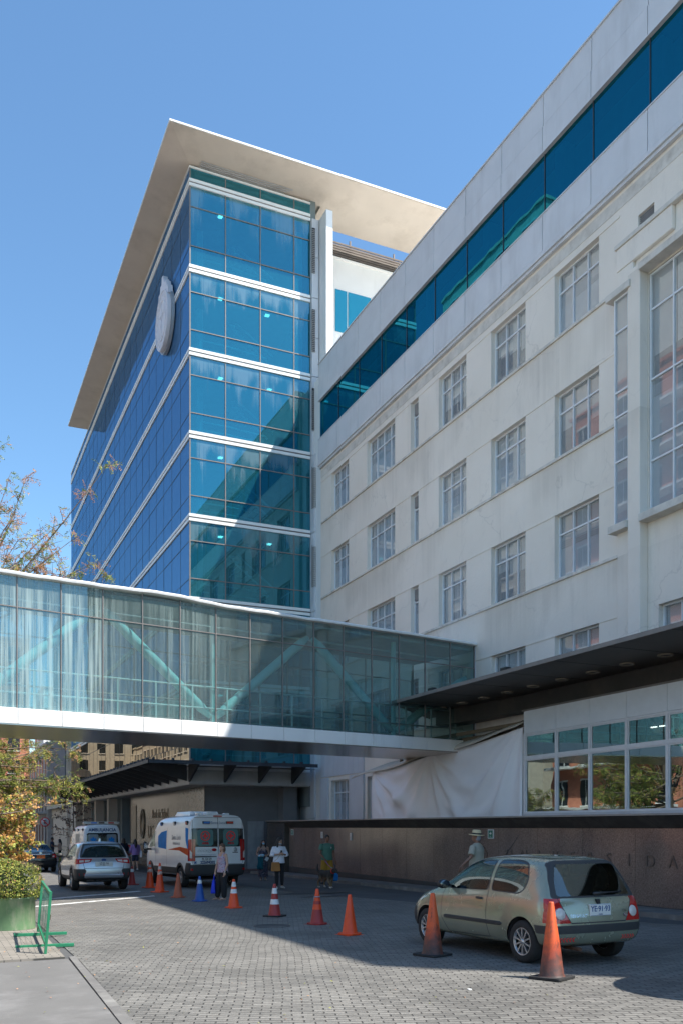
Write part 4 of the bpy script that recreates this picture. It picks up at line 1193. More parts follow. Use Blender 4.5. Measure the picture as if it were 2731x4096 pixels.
def wheel(root, x, y, r, w, side, spokes=10, rimr=.66, rim=None):
    """road wheel: tyre with rim as sub-part"""
    t = MB(); s = side
    prof = [(r * .60, -w * .42), (r * .70, -w * .5), (r * .93, -w * .48), (r, -w * .36), (r * 1.0, 0), (r, w * .36), (r * .93, w * .48), (r * .70, w * .5), (r * .60, w * .42)]
    t.lathe(prof, (0, 0, 0), 32, axis='x', cap=False)
    t.v = [(p[0] + x, p[1] + y, p[2] + r) for p in t.v]
    to = t.build('wheel', M['rubber'], root)
    k = MB(); rr = r * rimr; f = s * w * .40
    k.lathe([(rr, f + s * .01), (rr * .93, f + s * .015), (rr * .90, f - s * .03)], (0, 0, 0), 32, axis='x', cap=False)
    k.lathe([(rr * 1.0, -w * .4), (rr * .9, -w * .4)], (0, 0, 0), 24, axis='x', cap=False)
    k.lathe([(.001, f + s * .012), (rr * .17, f + s * .012), (rr * .22, f - s * .02)], (0, 0, 0), 16, axis='x', cap=False)
    for i in range(spokes):
        a = 2 * pi * i / spokes; A = Matrix.Rotation(a, 4, 'X')
        k.add([A @ Vector((f + s * .006, -rr * .045, rr * .12)), A @ Vector((f + s * .006, rr * .045, rr * .12)), A @ Vector((f + s * .012, rr * .085, rr * .93)), A @ Vector((f + s * .012, -rr * .05, rr * .93)), A @ Vector((f - s * .03, -rr * .045, rr * .12)), A @ Vector((f - s * .03, rr * .045, rr * .12)), A @ Vector((f - s * .03, rr * .085, rr * .93)), A @ Vector((f - s * .03, -rr * .05, rr * .93))], [(0, 1, 2, 3), (0, 4, 5, 1), (1, 5, 6, 2), (3, 2, 6, 7), (0, 3, 7, 4)], 0)
    k.lathe([(.001, f - s * .05), (rr * .93, f - s * .05)], (0, 0, 0), 24, mi=1, axis='x', cap=False)
    k.v = [(p[0] + x, p[1] + y, p[2] + r) for p in k.v]
    k.build('rim', [rim or M['rim'], M['wheel_dark']], to)
    return to


def arches(bm, ys, r, zc, HOLE=99):
    for y in ys:
        poly = [(y + r * cos(2 * pi * i / 28), zc + r * sin(2 * pi * i / 28)) for i in range(28)]
        for sg in (-1, 1):
            paint(bm, poly, 'x', lambda f, sg=sg: f.calc_center_median().x * sg > .35, HOLE)
    bmesh.ops.delete(bm, geom=[f for f in bm.faces if f.material_index == HOLE], context='FACES')


def wells(root, ys, r, zc, w_out, w_in):
    m = MB()
    for y in ys:
        for sg in (-1, 1):
            rs = []
            for x in (w_out * sg, w_in * sg):
                rs.append([(x, y + r * cos(pi * i / 16 - .0), zc + r * sin(pi * i / 16)) for i in range(17)])
            m.rings(rs, 0, False, False, True)
            m.add(rs[1], [list(range(17))])
    m.box((-w_in, ys[0] - .2, zc - .10), (w_in, ys[1] + .2, zc - .04))
    return m.build('underbody', M['dark_int'], root, recalc=False)


def vehicle(name, label, cat, pos, yaw, group=None):
    x, y = pos
    r = empty(name, (x, y, gz(y)), label, cat, radians(yaw), group)
    # lie on the falling street
    q = Matrix.Translation((x, y, gz(y))) @ Matrix.Rotation(math.atan(GB), 4, 'X') @ Matrix.Rotation(radians(yaw), 4, 'Z')
    r.matrix_world = q
    return r


SMOOTH = {}


def bm_of(me):
    bm = bmesh.new(); bm.from_mesh(me); bpy.data.meshes.remove(me)
    bmesh.ops.recalc_face_normals(bm, faces=bm.faces)
    f = max(bm.faces, key=lambda q: q.calc_center_median().x)
    if f.normal.x < 0: bmesh.ops.reverse_faces(bm, faces=bm.faces)
    for f in bm.faces: f.smooth = True
    bm.normal_update(); bm.verts.ensure_lookup_table(); bm.faces.ensure_lookup_table()
    SMOOTH['tree'] = BVHTree.FromBMesh(bm)
    SMOOTH['faces'] = [[(v.co.copy(), v.normal.copy()) for v in f.verts] for f in bm.faces]
    return bm


def soft_normal(p):
    """normal of the uncut smooth shell at p, so that cuts leave no shading marks"""
    co, no, ix, d = SMOOTH['tree'].find_nearest(p)
    n = Vector((0, 0, 0))
    fs = SMOOTH['faces'][ix]
    if len(fs) == 4:     # inverse bilinear by a few Newton steps
        (a, na), (b, nb), (c, nc), (e, ne) = fs
        u = v = .5
        for _ in range(6):
            q = a * (1 - u) * (1 - v) + b * u * (1 - v) + c * u * v + e * (1 - u) * v - co
            du = (b - a) * (1 - v) + (c - e) * v; dv = (e - a) * (1 - u) + (c - b) * u
            A11, A12, A22 = du.dot(du), du.dot(dv), dv.dot(dv); det = A11 * A22 - A12 * A12
            if abs(det) < 1e-14: break
            r1, r2 = -du.dot(q), -dv.dot(q)
            u += (r1 * A22 - r2 * A12) / det; v += (A11 * r2 - A12 * r1) / det
        u = min(1, max(0, u)); v = min(1, max(0, v))
        n = na * (1 - u) * (1 - v) + nb * u * (1 - v) + nc * u * v + ne * (1 - u) * v
    else:
        for c_, n_ in fs: n += n_ / ((c_ - co).length + 1e-4)
    return n.normalized()


def hring(y, pts, zt, dy=0, ys=None):
    """ring: pts (x,z) bottom to top, roof centre height zt"""
    r = []
    for j, (x, z) in enumerate(pts): r.append((x, y + (ys[j] if ys else 0), z))
    r.append((0, y + (ys[len(pts)] if ys else 0), zt))
    return r


def seats(root, rows, zf, sw=.25, col=None):
    for (x, y, lean) in rows:
        s = MB(); A = Matrix.Translation((x, y, zf)) @ Matrix.Rotation(radians(lean), 4, 'X')
        s.box((-sw, -.07, 0), (sw, .07, .55), mat=A); s.box((-sw, 0, -.1), (sw, .5, .02), mat=A); s.box((-.14, -.05, .57), (.14, .05, .76), mat=A)
        s.build('seat', col or M['dark_int'], root, bevel=.04)


def plate(root, tree, s, x, z, w=.36, h=.13, m=None, ink=None, sub=None, sz=.105, dy=.0):
    hit = tree.ray_cast(Vector((x, -5, z)), Vector((0, 1, 0)))
    y = hit[0].y - .018 - dy
    p = MB(); p.box((x - w / 2, y, z - h / 2), (x + w / 2, y + .06, z + h / 2)); po = p.build('number_plate', m or M['plate'], root, bevel=.004)
    d = MB()
    text_mb(d, s, sz, frame_mat((x, y - .003, z + (.014 if sub else 0)), (1, 0, 0)), 0, .003, sx=.88, bold=.0015)
    if sub: text_mb(d, sub, .026, frame_mat((x, y - .003, z - h * .37), (1, 0, 0)), 0, .002)
    for zz in (z - h / 2 + .005, z + h / 2 - .008): d.box((x - w / 2 + .01, y - .002, zz), (x + w / 2 - .01, y - .0005, zz + .003))
    d.build('characters', ink or M['ink'], po)
    return po


# ---- paints
def mk_paint(name, col, metal=.6, rough=.32):
    m, t, out = nt(name)
    f = noise(t, coords(t), 1.4, 4)
    c = ramp(t, f, [(.3, tuple(x * .93 for x in col)), (.7, tuple(x * 1.05 for x in col))])
    dz = ramp(t, noise(t, coords(t), 3, 4, .6), [(.3, rough - .06), (.75, rough + .06)])
    p = princ(t, out, c, rough, metal, None, .9)
    t.links.new(dz, p.inputs['Roughness'])
    return m


M['paint_green'] = mk_paint('sage_green_paint', (.30, .315, .235), .45, .26)
M['paint_silver'] = mk_paint('silver_paint', (.46, .47, .50), .6)
M['paint_black'] = mk_paint('black_paint', (.012, .012, .014), .2, .18)
M['paint_taxi_roof'] = mk_paint('taxi_yellow', (.55, .42, .08), .0, .3)


# =================================================================== sage green hatchback
def hatchback():
    r = vehicle('hatchback_car', 'sage green three-door hatchback parked by the worn orange cones', 'car', CLIO_POS, CLIO_YAW)
    W = .815
    # right half rings: floor, rocker, low door, mid door, shoulder, belt, mid glass, roof edge, roof
    def pts(w, zb, zbelt, wb, zt, wt, tuck=.9):
        return [(w * .72, zb), (w * .95, zb + .02), (w * 1.0, zb + .16), (w * 1.01, zb + (zbelt - zb) * .58), (w * .985, zbelt - .07), (wb, zbelt), ((wb + wt) / 2 + .025, (zbelt + zt) / 2), (wt, zt - .065), (wt * .78, zt - .015)]
    st = []
    yr = [.10, .05, .0, -.005, .035, .07, .175, .285, .325, .34]
    st.append(hring(.0, [(.50, .27), (.66, .285), (.735, .38), (.755, .56), (.735, .80), (.70, .90), (.625, 1.13), (.545, 1.345), (.42, 1.39)], 1.405, ys=yr))
    st.append(hring(.05, [(.55, .25), (.72, .27), (.785, .38), (.80, .58), (.78, .82), (.745, .91), (.665, 1.14), (.575, 1.37), (.44, 1.41)], 1.425, ys=yr))
    st.append(hring(.22, pts(W, .24, .93, .765, 1.435, .60), 1.445, ys=[v * .85 for v in yr]))
    st.append(hring(.50, pts(W, .22, .935, .775, 1.45, .62), 1.462, ys=[v * .55 for v in yr]))
    st.append(hring(.95, pts(W, .21, .93, .775, 1.462, .625), 1.476, ys=[v * .2 for v in yr]))
    st.append(hring(1.45, pts(W, .20, .92, .77, 1.46, .62), 1.476))
    st.append(hring(1.95, pts(W, .20, .91, .765, 1.43, .60), 1.448))
    st.append(hring(2.30, pts(W, .20, .90, .755, 1.32, .575), 1.345))
    st.append(hring(2.62, pts(W, .20, .89, .75, 1.12, .60), 1.145))
    st.append(hring(2.92, pts(W, .21, .88, .74, .945, .63), .965))
    st.append(hring(3.2, pts(W * .99, .22, .83, .72, .87, .62), .885))
    st.append(hring(3.48, pts(W * .95, .23, .73, .68, .765, .58), .785))
    st.append(hring(3.66, pts(W * .84, .25, .60, .60, .64, .50), .655))
    st.append(hring(3.72, pts(W * .74, .28, .54, .52, .57, .42), .58))
    bm = bm_of(shell(st, .045, .05))
    PAINT, GLASS, TRIM, LENS, GAP, REAR, QTR = 0, 1, 2, 3, 4, 5, 6
    side = lambda sg: (lambda f: f.calc_center_median().x * sg > .3 and abs(f.normal.x) > .25)
    rear = lambda f: f.normal.y < -.2 and f.calc_center_median().y < .6
    for sg in (-1, 1):
        dg = rpoly([(1.46, .955), (1.40, 1.375), (1.90, 1.365), (2.22, 1.25), (2.60, .99), (2.56, .935)], .05)
        qg = rpoly([(.62, 1.0), (.56, 1.14), (.66, 1.335), (.86, 1.375), (1.30, 1.38), (1.35, .955), (.72, .95)], .07)
        for g_, mi in ((dg, GLASS), (qg, QTR)):
            c = Vector((sum(p[0] for p in g_) / len(g_), sum(p[1] for p in g_) / len(g_)))
            big = [tuple(c + (Vector(p) - c) * 1.0 + (Vector(p) - c).normalized() * .022) for p in g_]
            paint(bm, big, 'x', side(sg), TRIM); paint(bm, g_, 'x', side(sg), mi)
        # door shut lines
        for a, b in (((1.41, 1.40), (1.43, .5)), ((1.43, .5), (1.36, .29)), ((1.36, .29), (2.42, .27)), ((2.42, .27), (2.62, .5)), ((2.62, .5), (2.60, .93))):
            paint(bm, line(a, b, .012), 'x', side(sg), GAP)
        # rear lamp wraps the corner
        paint(bm, rpoly([(.0, .58), (.17, .58), (.16, .72), (.12, .87), (.09, .90), (.0, .9)], .02), 'x', lambda f, sg=sg: f.calc_center_median().x * sg > .62 and f.calc_center_median().y < .30, LENS)
        paint(bm, rpoly([(sg * .47, .575), (sg * .56, .72), (sg * .63, .90), (sg * .82, .90), (sg * .84, .575)], .015), 'y', lambda f, sg=sg: rear(f) and f.calc_center_median().x * sg > .2, LENS)
    wg = rpoly([(-.635, .925), (-.60, 1.12), (-.50, 1.345), (.50, 1.345), (.60, 1.12), (.635, .925)], .05)
    paint(bm, rpoly([(-.72, .90), (-.66, 1.15), (-.565, 1.395), (.565, 1.395), (.66, 1.15), (.72, .90)], .04), 'y', rear, TRIM)
    paint(bm, wg, 'y', rear, REAR)
    # bumper strip and shut line of the hatch
    paint(bm, [(-1, .435), (-1, .545), (1, .545), (1, .435)], 'y', lambda f: f.calc_center_median().y < .16, TRIM)
    for sg in (-1, 1): paint(bm, [(-.05, .435), (-.05, .545), (.34, .545), (.30, .435)], 'x', lambda f, sg=sg: f.calc_center_median().x * sg > .6, TRIM)
    paint(bm, [(-.47, .565), (-.47, .58), (.47, .58), (.47, .565)], 'y', rear, GAP)
    for sg in (-1, 1): paint(bm, line((sg * .47, .575), (sg * .56, .73), .012), 'y', rear, GAP); paint(bm, line((sg * .56, .73), (sg * .635, .905), .012), 'y', rear, GAP)
    # windscreen
    paint(bm, rpoly([(-.66, 2.93), (-.55, 2.2), (.55, 2.2), (.66, 2.93)], .06), 'z', lambda f: f.normal.z > .2 and f.calc_center_median().z > .85, GLASS)
    arches(bm, (.62, 3.06), .335, .30)
    # front bumper cladding
    for sg in (-1, 1): paint(bm, [(3.36, .2), (3.40, .60), (3.8, .52), (3.8, .2)], 'x', lambda f, sg=sg: True, TRIM)
    mats = [M['paint_green'], M['car_glass'], M['amb_grey'], M['red_lens'], M['dark_gap'], M['car_glass'], M['car_glass']]
    tree = BVHTree.FromBMesh(bm)
    body, parts = split_parts(bm, r, mats, [PAINT, TRIM, GAP], {GLASS: 'side_window', LENS: 'tail_light', REAR: 'rear_window', QTR: 'quarter_window'})
    bm.free()
    wells(r, (.62, 3.06), .335, .30, W - .03, .45)
    for sg in (-1, 1):
        for y in (.62, 3.06): wheel(r, sg * .715, y, .290, .18, sg, 10)
        # reversing lens disc in the lamp
        l = MB(); l.lathe([(.001, .006), (.07, .006), (.078, .0)], (0, 0, 0), 20, axis='y'); l.v = [(p[0] + sg * .63, abs(p[1]) + .002, p[2] + .70) for p in l.v]
        project(l, tree, 'y', -1).build('reversing_light', M['clear_lens'], r)
        # rub strip, handle, mirror
        s = MB(); ys_ = [1.05, 1.1, 1.4, 1.7, 2.0, 2.3, 2.5, 2.54]
        rs = []
        for i, y in enumerate(ys_):
            k = .4 if i in (0, len(ys_) - 1) else 1
            rs.append([(.001, y, .50 - .028 * k), (.022 * k, y, .50 - .018 * k), (.022 * k, y, .50 + .022 * k), (.001, y, .50 + .030 * k)])
        s.rings(rs, 0, True, True, False); project(s, tree, 'x', sg).build('rub_strip', M['amb_grey'], r)
        h = MB(); h.rings([[(.002, 1.53, .815), (.002, 1.53, .845)], [(.035, 1.56, .815), (.035, 1.56, .85)], [(.035, 1.66, .82), (.035, 1.66, .85)], [(.002, 1.68, .825), (.002, 1.68, .845)]], 0, False, False, False)
        project(h, tree, 'x', sg); o = h.build('door_handle', M['black_plastic'], r, recalc=False); o.modifiers.new('t', 'SOLIDIFY').thickness = .012
        m = MB(); m.ell((sg * .90, 2.42, 1.0), (.10, .06, .075), 14, 8); m.box((sg * .74, 2.42, .95), (sg * .86, 2.47, .99)); mo = m.build('wing_mirror', M['black_plastic'], r)
        g_ = MB(); g_.lathe([(.001, 0), (.065, 0), (.07, .004)], (0, 0, 0), 16, axis='y'); g_.v = [(p[0] * 1.25 + sg * .905, p[1] + 2.36, p[2] * .95 + 1.0) for p in g_.v]; g_.build('mirror_glass', M['dark_mirror'], mo)
        # red chevrons and low reflectors on the bumper
        cv = MB()
        for k in range(5):
            x0 = sg * (.40 + .05 * k); q = sg * .03
            for (za, zb_) in ((.385, .355), (.355, .325)):
                xa, xb = (x0, x0 + q) if za == .385 else (x0 + q, x0)
                cv.add([(xa, .003, za), (xa + sg * .022, .003, za), (xb + sg * .022, .003, zb_), (xb, .003, zb_)], [(0, 1, 2, 3)])
        project(cv, tree, 'y', -1); cv.build('chevron_sticker', M['ink_red'], r, recalc=False)
        rf_ = MB(); rf_.add([(sg * .43, .004, .268), (sg * .62, .004, .268), (sg * .60, .004, .292), (sg * .45, .004, .290)], [(0, 1, 2, 3)]); project(rf_, tree, 'y', -1); rf_.build('reflector', M['red_lens'], r, recalc=False)
    plate(r, tree, 'YE·91·93', .02, .735, .36, .155, M['plate'], M['ink_blue'], 'CHILE', .105)
    b = MB(); text_mb(b, 'RENAULT', .058, frame_mat((-.34, .004, .665), (1, 0, 0)), 0, .004, sx=1.1, bold=.003); b.v = [(p[0], .004, p[2]) for p in b.v]
    project(b, tree, 'y', -1).build('maker_lettering', M['chrome'], r, recalc=False)
    b = MB(); b.lathe([(.001, 0), (.045, .002)], (0, 0, 0), 18, axis='y'); b.v = [(p[0] * 1.0 + .47, .004, p[2] * .6 + .655) for p in b.v]; project(b, tree, 'y', -1).build('oval_badge', M['chrome'], r, recalc=False)
    b = MB(); text_mb(b, 'Clio', .05, frame_mat((.46, .004, .71), (1, 0, 0)), 0, .004, shear=.2); b.v = [(p[0], .004, p[2]) for p in b.v]; project(b, tree, 'y', -1).build('small_lettering', M['ink'], r, recalc=False)
    yh = tree.ray_cast(Vector((0, -5, .86)), Vector((0, 1, 0)))[0].y
    b = MB(); b.prism([(-.035, .88), (.03, .88), (.045, .80), (-.01, .80)], 'y', yh - .03, yh + .02); b.build('tailgate_latch', M['black_plastic'], r, bevel=.008)
    wp = MB(); yw = tree.ray_cast(Vector((.2, -5, .97)), Vector((0, 1, 0)))[0].y
    wp.tube([(.0, yw - .03, .955), (.45, yw - .02, .965)], .012, 6); wp.tube([(.22, yw - .02, .96), (.0, yw - .03, .95), (-.03, yw + .03, .94)], [.012, .025, .03], 8); wp.build('rear_wiper', M['black_plastic'], r)
    b = MB(); b.box((-.16, .325, 1.372), (.16, .36, 1.386)); project_ok = b; b.build('brake_light', M['red_lens'], r)
    b = MB(); b.tube([(-.33, -.02, .225), (-.33, .3, .225)], .026, 10); b.build('exhaust', M['rust'], r)
    seats(r, [(-.36, 1.75, 14), (.36, 1.75, 14)], .62); seats(r, [(-.36, .95, 14), (.36, .95, 14)], .62, .28)
    b = MB(); b.box((-.62, .5, .40), (.62, 2.7, .45)); b.box((-.62, 2.45, .5), (.62, 2.7, .86)); b.box((-.60, .22, .45), (.60, .60, .90)); b.build('cabin_floor', M['dark_int'], r)
    b = MB(); b.tube([(-.5, .9, 1.12), (-.4, .9, 1.02)], .02, 6); b.lathe([(.17, -.014), (.19, 0), (.17, .014)], (0, 0, 0), 20, axis='y'); b.v = [(p[0] - (0 if abs(p[1]) > .3 else .36), p[1] + (0 if abs(p[1]) > .3 else 2.3), p[2] + (0 if p[2] > .9 else .92)) for p in b.v]; b.build('steering_wheel', M['black_plastic'], r)
    an = MB(); an.tube([(0, 2.05, 1.43), (.0, 1.7, 1.75)], [.006, .003], 5); an.build('aerial', M['black_plastic'], r)
    return r


# =================================================================== silver crossover
def crossover():
    r = vehicle('crossover_car', 'silver crossover with black lower cladding, seen from behind beside the clipped bush', 'car', SUV_POS, SUV_YAW)
    W = .895
    def pts(w, zb, zbelt, wb, zt, wt):
        return [(w * .72, zb), (w * .94, zb + .02), (w, zb + .18), (w * 1.0, zb + (zbelt - zb) * .55), (w * .985, zbelt - .08), (wb, zbelt), ((wb + wt) / 2 + .03, (zbelt + zt) / 2), (wt, zt - .06), (wt * .8, zt - .015)]
    yr = [.14, .06, .0, .0, .05, .09, .24, .38, .42, .43]
    st = [hring(0, [(.58, .36), (.72, .38), (.79, .50), (.81, .72), (.79, .96), (.76, 1.04), (.69, 1.27), (.60, 1.49), (.46, 1.53)], 1.55, ys=yr),
          hring(.06, [(.62, .33), (.80, .36), (.865, .50), (.88, .74), (.855, .98), (.82, 1.06), (.735, 1.29), (.63, 1.52), (.48, 1.56)], 1.575, ys=yr),
          hring(.25, pts(W, .30, 1.07, .845, 1.58, .655), 1.60, ys=[v * .8 for v in yr]),
          hring(.6, pts(W, .28, 1.07, .855, 1.60, .67), 1.62, ys=[v * .4 for v in yr]),
          hring(1.2, pts(W, .27, 1.05, .85, 1.61, .675), 1.632), hring(1.9, pts(W, .27, 1.03, .84, 1.60, .67), 1.62), hring(2.4, pts(W, .27, 1.01, .83, 1.53, .65), 1.55),
          hring(2.85, pts(W, .27, 1.0, .82, 1.28, .66), 1.30), hring(3.25, pts(W, .28, .99, .81, 1.06, .70), 1.085), hring(3.75, pts(W * .98, .29, .93, .80, .98, .70), 1.0),
          hring(4.2, pts(W * .95, .30, .82, .74, .86, .62), .88), hring(4.4, pts(W * .82, .34, .66, .62, .70, .52), .715), hring(4.46, pts(W * .7, .38, .58, .52, .62, .44), .63)]
    bm = bm_of(shell(st, .05, .05))
    PAINT, GLASS, TRIM, LENS, GAP, REAR, LCLR = 0, 1, 2, 3, 4, 5, 6
    side = lambda sg: (lambda f: f.calc_center_median().x * sg > .3 and abs(f.normal.x) > .25)
    rear = lambda f: f.normal.y < -.15 and f.calc_center_median().y < .7
    for sg in (-1, 1):
        for g_ in ([(.55, 1.14), (.75, 1.42), (1.25, 1.50), (1.30, 1.09)], [(1.36, 1.09), (1.33, 1.51), (2.0, 1.49), (2.08, 1.07)], [(2.15, 1.07), (2.10, 1.47), (2.45, 1.40), (2.95, 1.10), (2.9, 1.05)]):
            g_ = rpoly(g_, .05); c = Vector((sum(p[0] for p in g_) / len(g_), sum(p[1] for p in g_) / len(g_)))
            paint(bm, [tuple(Vector(p) + (Vector(p) - c).normalized() * .025) for p in g_], 'x', side(sg), TRIM); paint(bm, g_, 'x', side(sg), GLASS)
        for a, b in (((1.33, 1.5), (1.30, .5)), ((2.11, 1.5), (2.15, .42)), ((1.30, .5), (2.15, .42)), ((2.15, .42), (2.95, .42)), ((2.95, .42), (3.0, 1.03))): paint(bm, line(a, b, .012), 'x', side(sg), GAP)
        paint(bm, [(-.1, .2), (-.1, .46), (4.6, .46), (4.6, .2)], 'x', lambda f, sg=sg: f.calc_center_median().x * sg > .5 and abs(f.normal.x) > .3, TRIM)
        # arch cladding
        for yc in (.93, 3.60):
            paint(bm, [(yc + .47 * cos(2 * pi * i / 24), .36 + .47 * sin(2 * pi * i / 24)) for i in range(24)], 'x', lambda f, sg=sg: f.calc_center_median().x * sg > .5 and f.normal.y > -.75, TRIM)
        # black bumper corners
        paint(bm, [(sg * .50, .30), (sg * .62, .48), (sg * .56, .66), (sg * .60, .72), (sg * .95, .72), (sg * .95, .30)], 'y', lambda f: f.calc_center_median().y < .5 and f.normal.y < .3, TRIM)
        # lamps
        paint(bm, rpoly([(sg * .36, 1.045), (sg * .43, .935), (sg * .62, .90), (sg * .95, .86), (sg * .95, 1.04)], .02), 'y', lambda f: f.calc_center_median().y < .42, LENS)
        paint(bm, rpoly([(sg * .42, 1.01), (sg * .47, .955), (sg * .60, .94), (sg * .60, 1.01)], .01), 'y', rear, LCLR)
        paint(bm, rpoly([(sg * .635, 1.0), (sg * .635, .945), (sg * .77, .93), (sg * .77, .995)], .01), 'y', rear, LCLR)
    paint(bm, rpoly([(-.75, 1.08), (-.70, 1.30), (-.60, 1.535), (.60, 1.535), (.70, 1.30), (.75, 1.08)], .05), 'y', rear, TRIM)
    paint(bm, rpoly([(-.69, 1.10), (-.645, 1.29), (-.56, 1.49), (.56, 1.49), (.645, 1.29), (.69, 1.10)], .06), 'y', rear, REAR)
    paint(bm, [(-.62, .42), (-.62, .36), (.62, .36), (.62, .42)], 'y', rear, TRIM)
    for a, b in (((-.62, .735), (.62, .735)), ((-.62, .735), (-.66, .93)), ((.62, .735), (.66, .93))): paint(bm, line(a, b, .014), 'y', rear, GAP)
    paint(bm, rpoly([(-.30, 1.0), (-.24, .77), (.24, .77), (.30, 1.0)], .02), 'y', rear, 7)
    paint(bm, rpoly([(-.72, 3.22), (-.58, 2.45), (.58, 2.45), (.72, 3.22)], .06), 'z', lambda f: f.normal.z > .2 and f.calc_center_median().z > 1.0, GLASS)
    arches(bm, (.93, 3.60), .385, .36)
    mats = [M['paint_silver'], M['dark_car_glass'], M['amb_grey'], M['red_lens'], M['dark_gap'], M['car_glass'], M['clear_lens'], M['paint_silver']]
    tree = BVHTree.FromBMesh(bm)
    body, parts = split_parts(bm, r, mats, [PAINT, TRIM, GAP, 7], {GLASS: 'side_window', LENS: 'tail_light', REAR: 'rear_window', LCLR: 'reversing_light'})
    bm.free()
    wells(r, (.93, 3.60), .385, .36, W - .03, .5)
    for sg in (-1, 1):
        for y in (.93, 3.60): wheel(r, sg * .79, y, .345, .225, sg, 5)
        m = MB(); m.ell((sg * 1.0, 2.75, 1.12), (.12, .07, .085), 14, 8); m.box((sg * .82, 2.75, 1.06), (sg * .95, 2.8, 1.10)); m.build('wing_mirror', M['black_plastic'], r)
        l = MB(); l.add([(sg * .60, .004, .50), (sg * .78, .004, .50), (sg * .80, .004, .58), (sg * .62, .004, .58)], [(0, 1, 2, 3)]); project(l, tree, 'y', -1).build('reflector', M['red_lens'], r, recalc=False)
    yb = tree.ray_cast(Vector((0, -5, .87)), Vector((0, 1, 0)))[0].y
    b = MB(); b.box((-.28, yb - .012, .775), (.28, yb + .02, .945)); b.build('plate_holder', M['plate'], r, bevel=.01)
    plate(r, tree, 'LS JL·16', 0, .875, .36, .13, M['plate'], M['ink'], 'CHILE', .10, dy=.012)
    b = MB(); b.lathe([(.001, -.002), (.075, 0), (.08, .01)], (0, 0, 0), 20, axis='y'); b.v = [(p[0], p[1] + tree.ray_cast(Vector((0, -5, 1.0)), Vector((0, 1, 0)))[0].y - .01, p[2] * .55 + 1.005) for p in b.v]; b.build('oval_badge', M['ink_blue'], r)
    sk = MB(); rs = []
    for x in (-.62, -.5, -.25, 0, .25, .5, .62): rs.append([(x, .004, .43), (x, .03, .45), (x, .03, .52), (x, .004, .54)])
    sk.rings(rs, 0, False, False, False); project(sk, tree, 'y', -1).build('skid_plate', M['paint_silver'], r, recalc=False)
    wy = tree.ray_cast(Vector((.2, -5, 1.13)), Vector((0, 1, 0)))[0].y
    wp = MB(); wp.tube([(.05, wy - .02, 1.12), (.5, wy - .015, 1.15)], .014, 6); wp.tube([(.0, wy - .03, 1.11), (.2, wy - .02, 1.13)], .022, 6); wp.build('rear_wiper', M['black_plastic'], r)
    fn = MB(); fn.prism([(.75, 1.60), (.95, 1.60), (.80, 1.70), (.76, 1.70)], 'x', -.02, .02); fn.build('roof_fin', M['paint_silver'], r)
    b = MB(); b.rings([[(x, .48 + .12 * k, 1.545 + .03 * k - .02 * abs(x)) for x in (-.58, -.3, 0, .3, .58)] for k in (0, 1)], 0, False, False, True); o = b.build('spoiler', M['paint_silver'], r, recalc=False); o.modifiers.new('t', 'SOLIDIFY').thickness = .03
    seats(r, [(-.38, 2.0, 12), (.38, 2.0, 12)], .75); seats(r, [(-.4, 1.1, 14), (.4, 1.1, 14)], .78, .3)
    b = MB(); b.box((-.7, .6, .5), (.7, 3.1, .55)); b.box((-.7, 2.8, .6), (.7, 3.1, .96)); b.build('cabin_floor', M['dark_int'], r)
    return r


